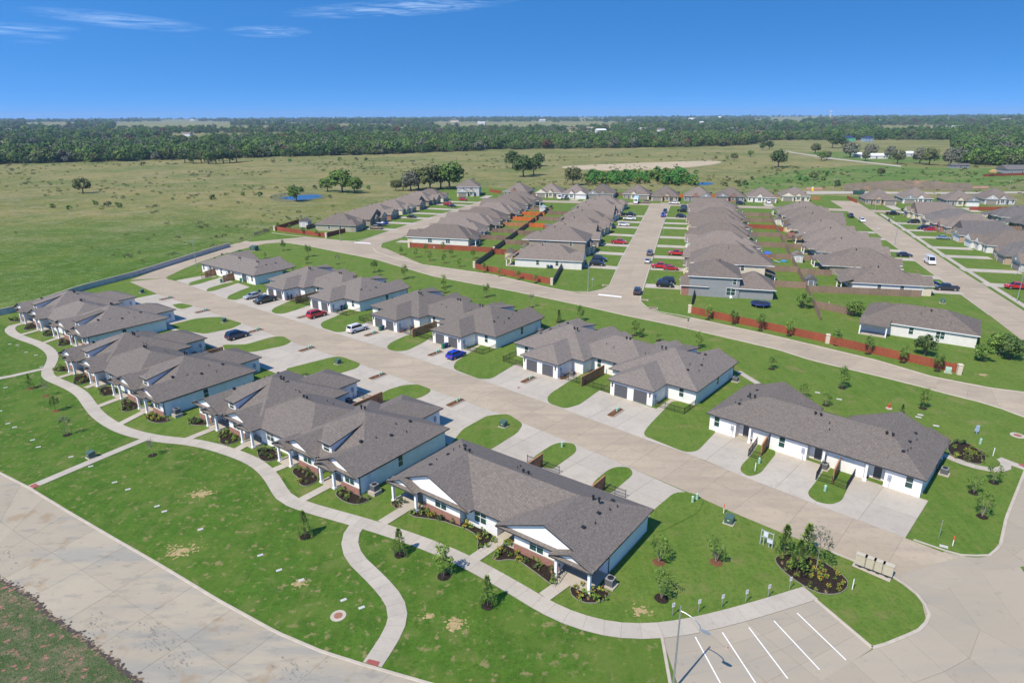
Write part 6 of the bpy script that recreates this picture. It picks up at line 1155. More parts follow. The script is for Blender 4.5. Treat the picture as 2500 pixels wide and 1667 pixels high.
# lamps
def lamp(p, rz, label, h=8.7, arm=1.7):
    t = thing('street_lamp', label, 'street lamp', (p.x, p.y, 0), rz, 'street lamps of the estate')
    MB().cyl(0, 0, 0, h, .10, .06, 10).cyl(0, 0, 0, .35, .2, .2, 10).obj('pole', M_STEEL, t)
    a = MB(); pr = None
    for k in range(7):
        q = Vector((arm*math.sin(k/6*PI/2), 0, h-.45-.95*(k/6)**1.8))
        if pr: a.tube(pr, q, .045, .04, 6)
        pr = q
    a.obj('arm', M_STEEL, t)
    hd = MB().loft([[(arm-.1, -.1, pr.z-.05), (arm-.1, .1, pr.z-.05), (arm-.1, .1, pr.z+.06), (arm-.1, -.1, pr.z+.06)], [(arm+.45, -.15, pr.z-.10), (arm+.45, .15, pr.z-.10), (arm+.45, .13, pr.z+.03), (arm+.45, -.13, pr.z+.03)], [(arm+.75, -.08, pr.z-.09), (arm+.75, .08, pr.z-.09), (arm+.75, .07, pr.z), (arm+.75, -.07, pr.z)]]).obj('lamp_head', M_STEEL, t)
    MB().box(arm+.1, arm+.6, -.1, .1, pr.z-.125, pr.z-.09).obj('lens', M_LAMP, hd)
    return t
lamp(at(1642, 1687), -.62, 'tall street lamp in front of the parking lot, nearest the viewer')
lamp(at(480, 650), PI, 'street lamp beside the low townhouse at the retaining wall', 8.7, 1.8)
for (u, v), rz, l in [((831, 589), .5, 'street lamp on the corner lawn of the far left red fence'), ((1435, 711), PI/2, 'street lamp on the corner lawn of the white house'), ((1227, 487), PI-.3, 'street lamp beside the tall pale grey house'), ((1668, 499), PI, 'street lamp at the far end of the middle street'), ((1099, 520), PI, 'street lamp along the far left street driveways'), ((2184, 597), .2, 'street lamp at the kerb in the middle of the right street'), ((2482, 737), PI, 'street lamp at the right edge before the red pickup'), ((2136, 513), PI, 'street lamp before the porch columned far house'), ((2033, 467), 0, 'street lamp at the far crossroads by the dirt mound'), ((2462, 465), 0, 'street lamp at the far right end of the service road'), ((1619, 572), PI/2+.3, 'slim street lamp on the east kerb of the middle street')]: lamp(at(u, v), rz, l)
# AC condensers
ACP = (MB().box(-.42, .42, -.42, .42, .12, .95).mesh('case', mat('ac_grey', (.26, .26, .265), .5, .15, 20)), MB().cyl(0, 0, .95, .975, .34, .34, 16).mesh('fan_grille', M_BLACK), MB().box(-.41, .41, -.435, -.42, .2, .88).box(-.41, .41, .42, .435, .2, .88).box(-.435, -.42, -.4, .4, .2, .88).box(.42, .435, -.4, .4, .2, .88).mesh('coil_panel', mat('ac_dark', (.10, .10, .105), .6, .2, 30)))
def ac(p, rz, label, base=.12):
    t = thing('air_conditioner', label, 'air conditioner', (p.x, p.y, base-.12+.05), rz, 'air conditioning units beside the townhouses'); put('case', ACP[0], t); put('fan_grille', ACP[1], t); put('coil_panel', ACP[2], t)
    MB().box(-.62, .62, -.62, .62, -base, .12).obj('pad', M_KERB, t)
NMK = {'A': 'farthest left dormered townhouse', 'B': 'second left dormered townhouse', 'C': 'middle dormered townhouse', 'D': 'nearest townhouse', 'U1': 'low townhouse at the wall', 'U2': 'townhouse behind the green pickup', 'U3': 'townhouse behind the white car', 'U4': 'townhouse with empty garages', 'U5': 'rightmost townhouse'}
for key in PLACE:
    o, a = PLACE[key]
    if key in ('B', 'C'): ac(loc2w(key, 39.3, 1.9), a, f'air conditioner on a concrete block at the end wall of the {NMK[key]}', .5)
    if key == 'D': ac(loc2w(key, 29.6, 1.7), a, 'air conditioner at the right end wall of the nearest townhouse', .15)
    if key in ('U2', 'U3', 'U4'): ac(loc2w(key, -.7, 2.2), a, f'air conditioner at the right end wall of the {NMK[key]}', .12); ac(loc2w(key, 23.6, 18.2), a, f'air conditioner beside the left garage of the {NMK[key]}', .12)
    if key in ('B', 'C'): ac(loc2w(key, 15.2, 18.0), a, f'air conditioner behind the left garage of the {NMK[key]}', .12)
    if key == 'U5': ac(loc2w(key, 11.6, 13.0), a, 'air conditioner between cedar screen and iron fence of the rightmost townhouse', .12); ac(loc2w(key, -.6, 3.8), a, 'air conditioner at the right end wall of the rightmost townhouse', .12)
# iron fences and cedar screens
PK_M = {}
def iron(a, b, label, h=1.15):
    a = Vector(a); b = Vector(b); d = b-a; ln = d.length; n = max(1, round(ln/1.9)); w_ = ln/n; t = thing('iron_fence', label, 'fence', (a.x, a.y, .03), math.atan2(d.y, d.x), 'black iron patio fences')
    k = round(w_, 1)
    if k not in PK_M:
        m = MB().box(0, k, -.018, .018, h-.06, h-.025).box(0, k, -.018, .018, h-.2, h-.17).box(0, k, -.018, .018, .12, .15)
        for i in range(1, int(k/.115)): m.box(i*.115-.008, i*.115+.008, -.008, .008, .05, h-.03)
        PK_M[k] = m.mesh('picket_panel', M_BLACK)
    for i in range(n): put('picket_panel', PK_M[k], t, (i*w_, 0, 0)).scale = (w_/k, 1, 1)
    if 'p' not in PK_M: PK_M['p'] = MB().box(-.03, .03, -.03, .03, 0, h+.06).mesh('post', M_BLACK)
    for i in range(n+1): put('post', PK_M['p'], t, (i*w_, 0, 0))
SCR = []
def screen(a, b, label, h=1.85):
    a = Vector(a); b = Vector(b); d = b-a; ln = d.length; t = thing('privacy_screen', label, 'fence', (a.x, a.y, .03), math.atan2(d.y, d.x), 'cedar privacy screens between patios'); n = max(2, round(ln/1.7)); nb = 11
    if not SCR: SCR.append(MB().box(0, 1, -.02, .02, .012, h/nb-.012).mesh('board', M_CEDAR)); SCR.append(MB().box(-.06, .06, -.06, .06, 0, h+.05).mesh('post', M_CEDAR)); SCR.append(MB().box(0, 1, -.09, .09, 0, .05).mesh('cap', M_CEDAR))
    for k in range(n):
        for j in range(nb): put('board', SCR[0], t, (ln*k/n, 0, .06+j*h/nb)).scale = (ln/n, 1, 1)
    for k in range(n+1): put('post', SCR[1], t, (ln*k/n, 0, 0))
    put('cap', SCR[2], t, (0, 0, h+.06)).scale = (ln, 1, 1)
for key in ('U2', 'U3', 'U4', 'B', 'C'):
    nm = NMK[key]; g = lambda x, y: loc2w(key, x, y)
    screen(g(19.3, 21.6), g(19.3, 14.2), f'tall cedar screen in the courtyard of the {nm}')
    iron(g(24.4, 20.6), g(19.4, 20.6), f'iron fence left of the cedar screen of the {nm}'); iron(g(19.2, 20.6), g(14.2, 20.6), f'iron fence right of the cedar screen of the {nm}')
    iron(g(5.4, 20.6), g(.4, 20.6), f'iron fence across the right end yard of the {nm}'); iron(g(.4, 20.6), g(.4, 16.6), f'iron fence returning to the right end wall of the {nm}')
    if key in ('U3', 'U4'): iron(g(33.2, 20.6), g(38.1, 20.6), f'iron fence across the left end yard of the {nm}'); iron(g(38.1, 20.6), g(38.1, 16.6), f'iron fence returning to the left end wall of the {nm}')
    path('courtyard_path', [g(23.0, 22), g(23.0, 16.5)], 1.2, 1.5, 0, .09); path('courtyard_path', [g(4.2, 22), g(4.2, 16.6)], 1.2, 1.5, 0, .09)
    sheet('brown_mulch_strip', [g(23.8, 21), g(24.6, 21), g(24.6, 16.5), g(23.8, 16.5)], .1, M_MULCHB)
screen(U5(462, 690), U5(530, 580), 'first cedar screen from the left at the rightmost townhouse'); screen(U5(975, 880), U5(1045, 735), 'cedar screen beside the air conditioner of the rightmost townhouse')
iron(U5(370, 690), U5(460, 560), 'iron fence left of the first cedar screen of the rightmost townhouse'); iron(U5(370, 690), U5(458, 716), 'iron front fence joining the first cedar screen of the rightmost townhouse')
iron(U5(855, 855), U5(925, 725), 'iron fence left of the air conditioner of the rightmost townhouse'); iron(U5(855, 858), U5(970, 892), 'iron front fence before the air conditioner of the rightmost townhouse'); iron(U5(980, 895), U5(1072, 930), 'iron front fence right of the second cedar screen of the rightmost townhouse'); iron(U5(1072, 930), U5(1152, 800), 'rightmost iron fence beside the last driveway of the rightmost townhouse')
screen(C4(1265, 262), C4(1358, 210+70), 'left cedar screen rising behind the nearest townhouse roof') if False else screen(loc2w('D', 10.6, 13.2), loc2w('D', 10.6, 17.4), 'left cedar screen rising behind the nearest townhouse roof'); screen(loc2w('D', 20.2, 13.2), loc2w('D', 20.2, 17.4), 'right cedar screen rising behind the nearest townhouse roof')
iron(loc2w('D', 8.4, 17.0), loc2w('D', 10.5, 17.0), 'iron fence left of the left screen behind the nearest townhouse'); iron(loc2w('D', 10.8, 17.0), loc2w('D', 13.6, 17.0), 'iron fence right of the left screen behind the nearest townhouse'); iron(loc2w('D', 20.4, 17.0), loc2w('D', 23.4, 17.0), 'iron fence right of the right screen behind the nearest townhouse')
screen(FA(1685, 265), FA(1770, 240), 'left cedar screen before the low townhouse at the wall'); screen(FA(1835, 300), FA(1940, 272), 'right cedar screen before the low townhouse at the wall')
iron(FA(1655, 270), FA(1685, 262), 'short iron fence at the left screen of the low townhouse')
# handrail
t = thing('handrail', 'dark metal handrail along the steps of the nearest townhouse', 'handrail', C4(1535, 1285), math.atan2(*((C4(1605, 1180)-C4(1535, 1285)).yx)))
hl = (C4(1605, 1180)-C4(1535, 1285)).length; b = MB().tube((0, 0, 1.0), (hl, 0, 1.25), .03)
for k in range(6): b.tube((hl*k/5, 0, .05), (hl*k/5, 0, 1.0+.25*k/5), .02)
b.obj('rail', M_BLACK, t)
# bins
BIN = {}
def wbin(p, col, label):
    m = mat('bin_'+col, {'green': (.02, .16, .09), 'blue': (.02, .035, .13)}[col], .5, .05)
    if col not in BIN: BIN[col] = (MB().loft([[(x*k, y*k, z) for x, y in ((-.26, -.3), (.26, -.3), (.26, .3), (-.26, .3))] for z, k in ((.06, .82), (1.0, 1.0))]).mesh('bin_body', m), MB().box(-.29, .29, -.34, .3, 1.0, 1.07).box(-.25, .25, .3, .38, .93, 1.0).mesh('lid', m), MB().tube((-.27, .27, .1), (.27, .27, .1), .1, n=10).mesh('wheels', M_TYRE))
    t = thing('wheelie_bin', label, 'bin', (p.x, p.y, .08), RND.uniform(-.2, .2)+AL, 'wheelie bins'); [put(n_, m_, t) for n_, m_ in zip(('bin_body', 'lid', 'wheels'), BIN[col])]
for p, c, l in [(EE(1030, 652), 'green', 'green bin near the white car'), (EE(1052, 646), 'blue', 'blue bin near the white car'), (EE(1512, 790), 'green', 'green bin left of the bright blue hatchback'), (EE(1538, 782), 'blue', 'blue bin left of the bright blue hatchback'), (EE(740, 492), 'blue', 'blue bin against the wall right of the red car'), (EE(768, 485), 'green', 'green bin against the wall right of the red car'), (EE(322, 410), 'green', 'green bin beside the garage right of the green pickup'), (EE(347, 404), 'blue', 'blue bin beside the garage right of the green pickup'), (FA(1818, 305), 'green', 'green bin between the two screens of the low townhouse'), (FA(1980, 298), 'green', 'green bin at the right end of the low townhouse'), (FA(2130, 395), 'blue', 'blue bin behind the silver sedan'), (QB(930, 885), 'green', 'green bin at the wall of the white house'), (QB(962, 886), 'blue', 'blue bin at the wall of the white house'), (QD(762, 495), 'blue', 'blue bin at the far kerb of the right street')]: wbin(p, c, l)
# utility cabinets
def cabinet(p, label, sx=.9, sy=.8, h=1.05, m=M_PLASTG, rz=-.6):
    t = thing('transformer_box', label, 'transformer', (p.x, p.y, .05), rz, 'green transformer boxes'); MB().loft([[(-sx/2, -sy/2, .1), (sx/2, -sy/2, .1), (sx/2, sy/2, .1), (-sx/2, sy/2, .1)], [(-sx/2, -sy/2, h*.86), (sx/2, -sy/2, h*.86), (sx/2, sy/2, h), (-sx/2, sy/2, h)]]).obj('cabinet', m, t)
    MB().box(-sx/2+.05, sx/2-.05, -sy/2-.03, -sy/2, .18, h*.78).obj('cabinet_door', m, t); MB().box(-sx/2-.15, sx/2+.15, -sy/2-.15, sy/2+.15, 0, .1).obj('pad', M_KERB, t)
    MB().box(-.12, .12, -sy/2-.04, -sy/2-.03, h*.5, h*.62).obj('warning_sign', mat('pale_sticker', (.6, .6, .4), .6, .05), t)
for p, l, s in [(PK(822, 372), 'green transformer box beside the orange tipped marker', 1), (C3(1430, 130), 'green transformer box on the lawn island behind the middle townhouse', 1), (U4(97, 980), 'green transformer box on the lawn island behind the nearest townhouse', 1), (FA(1838, 628), 'green transformer box behind the farthest left townhouses', 1), (FA(1165, 388), 'green transformer box on the lawn by the retaining wall', 1), (FB(750, 730), 'low blue green cabinet beside the straight footpath', 1), (U5(1805, 88), 'pale green cabinet at the right end of the red fence', 1), (QD(1348, 1390), 'grey green cabinet on the plot beside the right street', 1.1)]:
    cabinet(p, l, .95*s, .85*s, 1.0*s, M_PLASTG if 'pale' not in l else M_PALEG)
cabinet(QA(82, 712), 'large dark green switch cabinet at the left end of the collector road lawn', 2.3, 2.0, 1.7, rz=-.3)
def ped(p, label, h=.8, r=.17): t = tag(MB().cyl(0, 0, 0, h, r, r*.9, 10).cyl(0, 0, h, h+.12, r*1.05, r*.3, 10).obj('utility_pedestal', M_PALEG, None, (p.x, p.y, .06)), label, 'utility box', 'pale green utility pedestals on the lawns')
for p, l in [(PK(560, 225), 'pale green pedestal at the corner of the last lower driveway'), (PK(592, 205), 'second pale green pedestal at the corner of the last lower driveway'), (U4(578, 1150), 'pale green pedestal on the small lawn island behind the nearest townhouse'), (U5(922, 940), 'pale green pedestal before the second fenced patio'), (U5(450, 740), 'pale green pedestal before the first fenced patio'), (U5(2035, 600), 'pale green pedestal right of the flower bed at the far right'), (QB(1375, 595), 'pale green pedestal on a west side lawn'), (QC(1795, 1225), 'pale pedestal at the garden fence by the trampoline')]: ped(p, l)
tag(MB().box(-.2, .2, -.12, .12, .35, 1.35).cyl(0, 0, 0, .4, .06, .06, 8).box(-.35, -.2, -.05, .05, .5, .9).obj('utility_meter', mat('blue_grey_enamel', (.35, .45, .55), .5, .1), None, U5(2010, 525)), 'tall blue grey meter post on the far right lawn', 'utility box')
tag(MB().box(-.25, .25, -.15, .15, .3, 1.0).cyl(-.15, 0, 0, .3, .05).cyl(.15, 0, 0, .3, .05).obj('utility_meter', MATS['grey_enamel'], None, QB(-0, 0) if False else at(1060, 608)), 'grey meter cabinet behind the planted corner lot', 'utility box')
# markers
def marker(p, label, tip, rz=0):
    t = thing('marker_post', label, 'marker post', (p.x, p.y, .05)); MB().cyl(0, 0, 0, .75, .05, .05, 8).obj('shaft', M_TRIM, t)
    MB().cyl(0, 0, .75, 1.25, .055, .045, 8).obj('tip', mat('orange_tip', (.75, .09, .02), .5, .05) if tip else M_TRIM, t)
marker(PK(783, 303), 'orange tipped white marker post beside the green box', 1); marker(U5(1838, 1330), 'orange tipped white marker post on the far right corner lawn', 1); marker(PK(1706, 850), 'plain white marker post beside the planted bed', 0); marker(U5(420, 795), 'short white marker post on the first lawn strip', 0); marker(U5(2128, 685), 'small white marker post by the curved path', 0)
# hydrant
def hydrant(p, label, m):
    t = thing('fire_hydrant', label, 'fire hydrant', (p.x, p.y, .05)); MB().cyl(0, 0, 0, .12, .2, .2, 12).cyl(0, 0, .12, .65, .13, .13, 12).cyl(0, 0, .65, .82, .16, .05, 12).obj('barrel', m, t)
    for s in (-1, 1): MB().tube((0, s*.1, .5), (0, s*.25, .5), .07).obj('nozzle', m, t)
hydrant(U5(1382, 340), 'red fire hydrant with pale base on the far right lawn', mat('hydrant_red', (.6, .03, .03), .4, .05))
tag(MB().cyl(0, 0, 0, .09, .5, .5, 14).obj('concrete_pad', M_KERB, None, U5(1382, 345)), 'round pale concrete pad under the red hydrant', 'pad')
hydrant(at(743, 655), 'yellow orange hydrant behind the second left townhouse roof', mat('hydrant_orange', (.7, .28, .03), .4, .05))
# signs
def sign(p, label, h, w_, hh, m, rz, cat='sign', text=None, pm=None, z=None):
    t = thing('sign_post', label, cat, (p.x, p.y, .05), rz, 'small signs on posts'); MB().cyl(0, 0, 0, h, .035, .035, 6).obj('post', pm or M_STEEL, t); f = MB().box(-w_/2, w_/2, -.05, -.035, h-hh, h).obj('sign_face', m, t); return f
M_SIGNW = mat('sign_white', (.72, .72, .72), .5, .05)
prk = [PK(415, 1040), PK(602, 1015), PK(769, 978), PK(940, 945), PK(1101, 905), PK(1254, 850)]
for i, p in enumerate(prk):
    d = (lot[0]-lot[3]).normalized(); f = sign(p, f'small white parking sign on a post behind the parking bays, {ORD[i]} from the left', 1.55, .34, .48, M_SIGNW, math.atan2(-d.y, -d.x)+.15)
    MB().add([(.09*math.cos(a), -.056, 1.36+.09*math.sin(a)) for a in [i_*PI/8 for i_ in range(16)]] + [(.065*math.cos(a), -.056, 1.36+.065*math.sin(a)) for a in [i_*PI/8 for i_ in range(16)]], [(i_, (i_+1) % 16, 16+(i_+1) % 16, 16+i_) for i_ in range(16)]).obj('red_ring', mat('sign_red', (.5, .03, .03), .5, .05), f)
sign(U5(1738, 1278), 'bare grey sign post with a small sign on the far right corner lawn', 2.4, .32, .3, mat('sign_back', (.22, .13, .12), .6, .1), .9); sign(u4p := U4(1607, 190), 'dark sign post on the kerb opposite the trampoline garden', 2.6, .35, .5, mat('sign_dark', (.08, .08, .085), .6, .1), ST)
sign(QA(287, 630), 'red octagonal stop sign at the dead end by the meadow gate', 2.3, .5, .55, mat('sign_red', (.5, .03, .03)), -1.2); sign(QB(1355, 1070), 'street name sign on the corner lawn of the white house', 2.7, .6, .45, mat('sign_pale_blue', (.45, .55, .6), .5, .1), .4); sign(QD(642, 612), 'white sale sign on a post beside the right street', 1.5, .9, .45, M_SIGNW, .3); sign(QD(168, 305), 'dark sign post at the far right street crossing', 2.5, .4, .5, MATS['sign_dark'], .2); sign(QD(583, 360), 'red stop sign before the porch columned far house', 2.3, .5, .5, MATS['sign_red'], .3); sign(QD(810, 465), 'white lawn sign on the far side of the right street', .9, .7, .5, M_SIGNW, .4)
# notice frame
d = (PK(1130, 555)-PK(1045, 520)); t = thing('notice_frame', 'grey timber notice frame with several pale papers beside the alley', 'notice board', PK(1045, 520), math.atan2(d.y, d.x)); Lf = d.length; b = MB()
for x in (0, .35, Lf-.35, Lf): b.box(x-.045, x+.045, -.045, .045, 0, 1.95 if x in (0, Lf) else 1.2)
b.box(0, Lf, -.03, .03, 1.02, 1.12).box(0, Lf, -.03, .03, 1.78, 1.86).obj('frame', mat('grey_timber', (.36, .38, .40), .8, .15), t)
for x, z, w2, h2 in ((.25, 1.2, .5, .6), (.85, 1.1, .55, .7), (1.5, 1.25, .5, .5), (.7, .6, .6, .42)):
    if x+w2 < Lf: MB().box(x, x+w2, -.05, -.035, z, z+h2).obj('notice', mat('notice_paper', (.55, .60, .68), .6, .15, 5), t)
# mailbox cluster
ma, mb_ = PK(1720, 690), PK(1985, 790); d = mb_-ma; n_ = Vector((-d.y, d.x, 0)).normalized(); sheet('mailbox_slab', [PK(1703, 682), PK(1725, 645), PK(2000, 745), PK(1975, 800)], .12, M_DRIVE)
for i in range(4):
    p = ma.lerp(mb_, (i+.55)/4.15) + n_*.35
    t = thing('mailbox_unit', f'beige cluster mailbox on a slab by the alley end, {ORD[i]} of four from the left', 'mailbox', (p.x, p.y, .1), math.atan2(d.y, d.x), 'beige cluster mailboxes'); mb2 = mat('beige_enamel', (.46, .41, .31), .5, .06)
    MB().box(-.5, .5, -.26, .26, .35, 1.5).box(-.52, .52, -.29, .29, 1.5, 1.56).obj('cabinet', mb2, t); MB().box(-.16, .16, -.14, .14, 0, .35).obj('pedestal', M_GUT, t)
    for q in range(4):
        for r_ in range(4): MB().box(-.46+q*.235, -.25+q*.235, .26, .275, .42+r_*.26, .65+r_*.26).obj('letter_door', mb2, t)
# flat lids and manholes
def lid(p, label, w_=.6, h=.32, rz=.55): o = MB().box(-w_/2, w_/2, -h/2, h/2, 0, .045).box(-w_*.12, w_*.12, -h*.16, h*.16, .045, .055).obj('utility_cover', mat('lid_concrete', (.45, .44, .41), .8, .08), None, (p.x, p.y, .05), rz); tag(o, label, 'utility cover', 'flat pale utility lids in the lawn')
LD = [FB(45, 157), FB(0, 350), FB(65, 452), FB(120, 483), FB(268, 587), FB(315, 645), FB(583, 725), FB(745, 803), FB(940, 934), FB(1050, 992), FB(1288, 1130), FB(1348, 1173), FB(1645, 1320), BL(1495, 484), BL(1603, 570), BL(1730, 627), BL(1973, 741), BL(2077, 785), FA(80, 808), FA(143, 817), FA(215, 875), FA(295, 899), FA(340, 995)]
ln = ['at the left edge above the straight path', 'at the very left edge', 'left of a close pair at the left edge', 'right of a close pair at the left edge', 'above another left of the low cabinet', 'left of the low blue green cabinet', 'just left of the straight path cabinet', 'just below the straight path', 'first below the straight path', 'second below the straight path', 'third below the straight path', 'fourth below the straight path', 'left in the middle of the worn lawn', 'right in the middle of the worn lawn', 'above the straw patch on the lawn', 'on the straw patch', 'left above the round manhole', 'right of the round manhole', 'first inside the upper left path loop', 'second inside the upper left path loop', 'third inside the upper left path loop', 'fourth inside the upper left path loop', 'nearest the path in the upper left loop']
for p, l in zip(LD, ln): lid(p, 'flat pale utility lid in the lawn, ' + l)
for p, l in ((U5(1608, 392), 'upper of two beside the red hydrant'), (U5(1593, 408), 'lower of two beside the red hydrant'), (U5(1720, 470), 'right of the hydrant'), (U5(870, 232), 'between the two small many stemmed trees'), (U5(1025, 280), 'right of the small many stemmed trees'), (U5(1775, 1336), 'by the orange tipped marker at the far right')): lid(p, 'flat pale utility lid, ' + l, .8, .45, -.5)
def manhole(p, label, r=.75):
    t = thing('manhole', label, 'manhole', (p.x, p.y, .05)); MB().cyl(0, 0, 0, .05, r, r, 24).obj('collar', M_KERB, t); MB().cyl(0, 0, .05, .065, r*.55, r*.55, 20).obj('cover', mat('rusty_iron', (.27, .12, .075), .8, .25, 8), t)
manhole(BL(1943, 832), 'round manhole with pale collar on the front lawn'); manhole(U5(2305, 540), 'round manhole with pale collar at the far right lawn', .95); manhole(U4(222, 663), 'round manhole on the driveway with empty garages', .5)
manhole(PK(815, 1271), 'small dark drain cover in the parking lot', .2)
for p, l in ((QB(1490, 1050), 'storm drain inlet at the left corner of the middle street'), (QB(1850, 1190), 'upper storm drain inlet at the right corner of the middle street'), (QB(1940, 1268), 'lower storm drain inlet at the right corner of the middle street'), (U4(1320, 14), 'storm drain inlet on the collector road kerb')):
    t = thing('storm_drain', l, 'storm drain', (p.x, p.y, .03), ST); MB().box(-1.1, 1.1, -.6, .6, 0, .16).obj('slab', M_KERB, t); MB().box(-.8, .8, -.3, .3, .16, .17).obj('cover', MATS['rusty_iron'], t); MB().box(-.9, .9, -.62, -.6, .03, .13).obj('inlet', M_BLACK, t)
# straw patches and worn soil near the path
M_STRAWP = layered('straw', [(1.5, .4, .6, (.42, .31, .16), .8, O3), (5, .5, .62, (.10, .13, .03), .7, O3)], base=(.32, .24, .115), rough=1)
def worn(c, r, n, name, m=M_STRAWP):
    """a ragged worn patch: many small scraps thinning out from the centre"""
    b = MB(); rr_ = random.Random(int(c.x*100))
    for k in range(n):
        a, q = rr_.uniform(0, 2*PI), r*abs(rr_.gauss(0, .55)); x, y = c.x+q*math.cos(a)*1.25, c.y+q*math.sin(a); s = rr_.uniform(.05, .22)*max(.4, 1.3-q/r)
        pts_ = [(x+s*rr_.uniform(.5, 1.2)*math.cos(i*PI/4)*1.3, y+s*rr_.uniform(.5, 1.2)*math.sin(i*PI/4), .052+k*.00002) for i in range(8)]; b.add(pts_, [tuple(range(8))])
    tag(b.obj(name, m), kind='stuff')
worn(BL(1710, 645), 1.0, 90, 'straw_patch'); worn(FV(1043, 1435), 1.3, 110, 'worn_patch'); worn(FV(985, 1415), .6, 40, 'worn_patch'); worn(U5(1510, 1180), 1.0, 80, 'worn_patch'); worn(U5(2060, 105), 1.4, 90, 'worn_patch'); worn(BL(1160, 130), 2.0, 120, 'worn_patch'); worn(BL(1040, 460), 2.3, 140, 'worn_patch'); worn(PK(190, 1000), 1.6, 60, 'worn_patch')
gd = MB(); rr_ = random.Random(8); gp = resample(px(NA, [(-40, 1395), (0, 1413), (76, 1456), (123, 1503), (195, 1550), (272, 1609), (340, 1665), (400, 1720)]), .16)
for k, c in enumerate(gp):
    for q in range(3):
        w_ = abs(rr_.gauss(0, .22)); t_ = (gp[min(k+1, len(gp)-1)]-gp[max(k-1, 0)]).normalized(); n_ = Vector((-t_.y, t_.x, 0)); ctr = c + n_*(w_*(1 if rr_.random() < .35 else -.5)-.05) + t_*rr_.uniform(-.1, .1); s = rr_.uniform(.05, .20)
        gd.add([(ctr.x+s*rr_.uniform(.5, 1.3)*math.cos(i*PI/3.5)*1.2, ctr.y+s*rr_.uniform(.5, 1.3)*math.sin(i*PI/3.5), .072+.00002*(k % 200)+.005*q) for i in range(7)], [tuple(range(7))], 0 if rr_.random() < .75 else 1)
tag(gd.obj('gutter_debris', [mat('wet_mud', (.055, .042, .032), .8, .4, 4), mat('dry_mud', (.20, .145, .09), .95, .3, 4)]), kind='stuff')
# dark tyre smears and spilled dirt on the near street
sm2 = MB()
for cx_, cy_, n in ((BL(560, 890).x, BL(560, 890).y, 50), (BL(900, 960).x, BL(900, 960).y, 90), (BL(1000, 1060).x, BL(1000, 1060).y, 80), (BL(1700, 1165).x, BL(1700, 1165).y, 60), (BL(50, 490).x, BL(50, 490).y, 30), (BL(120, 680).x, BL(120, 680).y, 40)):
    for k in range(n):
        a = rr_.gauss(0, 1.5), rr_.gauss(0, .7); ca, sa = math.cos(-.63), math.sin(-.63); x, y = cx_+a[0]*ca-a[1]*sa, cy_+a[0]*sa+a[1]*ca; s = abs(rr_.gauss(0, .06))+.015; st = rr_.uniform(1, 3.2)
        sm2.add([(x+ca*st*s*math.cos(i*PI/3.5)-sa*s*rr_.uniform(.3, 1)*math.sin(i*PI/3.5), y+sa*st*s*math.cos(i*PI/3.5)+ca*s*rr_.uniform(.3, 1)*math.sin(i*PI/3.5), .069+k*.00003) for i in range(7)], [tuple(range(7))])
tag(sm2.obj('road_dirt', mat('dark_dirt', (.205, .19, .16), .95, .3, 3)), kind='stuff')
# ------------------------------------------------------------------ garden things
def shed(p, rz, w_, d, h, wall, roof, label, barn=False):
    t = thing('garden_shed', label, 'shed', (p.x, p.y, .03), rz, 'garden sheds'); MB().box(0, w_, 0, d, 0, h).obj('wall', wall, t); r = MB(); roofvol(r, -.2, w_+.2, -.2, d+.2, h+.05, .62 if not barn else .8, 'y', 'gg', th=.08); r.obj('roof', [roof, wall], t)
    MB().box(w_*.28, w_*.72, -.04, 0, .05, h*.85).obj('door', wall, t); MB().box(w_*.24, w_*.28, -.05, 0, .05, h*.9).box(w_*.72, w_*.76, -.05, 0, .05, h*.9).box(w_*.24, w_*.76, -.05, 0, h*.86, h*.92).obj('door_frame', M_TRIM, t)
shed(QA(515, 490), ST, 4.2, 3.0, 2.4, M_LGREY, M_SHINGG, 'light grey shed with dark roof inside the far left red fence'); shed(QB(520, 797), ST, 2.6, 3.0, 2.3, mat('tan_boards', (.50, .37, .2), .8, .1, 3), M_SHINGB, 'tan barn shaped shed left of the white house', True)
shed(QC(1860, 1208), ST, 2.8, 3.0, 2.0, M_SLATE, M_SHINGG, 'small slate shed with white trim beside the brown garden fence'); shed(QC(1725, 945), ST, 3.0, 3.4, 2.4, M_LGREY, M_SHINGB, 'grey shed in a garden beside two round shrubs'); shed(QC(1625, 610), ST, 3.2, 2.5, 2.2, MATS['tan_boards'], M_SHINGG, 'tan shed with dark roof in a far right garden'); shed(QC(1520, 535), ST, 3.4, 2.5, 2.5, mat('pale_shed', (.5, .5, .4), .8, .1), M_SHINGB, 'pale cream shed farthest up the right gardens'); shed(QB(850, 340), ST, 3.0, 2.2, 2.2, M_LGREY, mat('pale_metal_roof', (.4, .46, .5), .5, .1), 'pale shed with metal roof between orange fences')
# trampoline
p = QC(1370, 1425); t = thing('trampoline', 'large round dark blue trampoline behind the blue grey house', 'trampoline', (p.x, p.y, .03)); 
MB().cyl(0, 0, .86, .9, 2.05, 2.05, 32).obj('mat', mat('trampoline_mat', (.010, .014, .035), .7, .1), t); b = MB(); b.loft([[(r_*math.cos(2*PI*i/32), r_*math.sin(2*PI*i/32), z) for i in range(32)] for r_, z in ((2.05, .88), (2.1, .96), (2.35, .96), (2.4, .8))], cap=False); b.obj('pad_ring', mat('trampoline_pad', (.012, .03, .16), .5, .1), t)
for i in range(8): a = i*PI/4; MB().tube((2.3*math.cos(a), 2.3*math.sin(a), 0), (2.3*math.cos(a), 2.3*math.sin(a), .85), .035).obj('leg', M_STEEL, t)
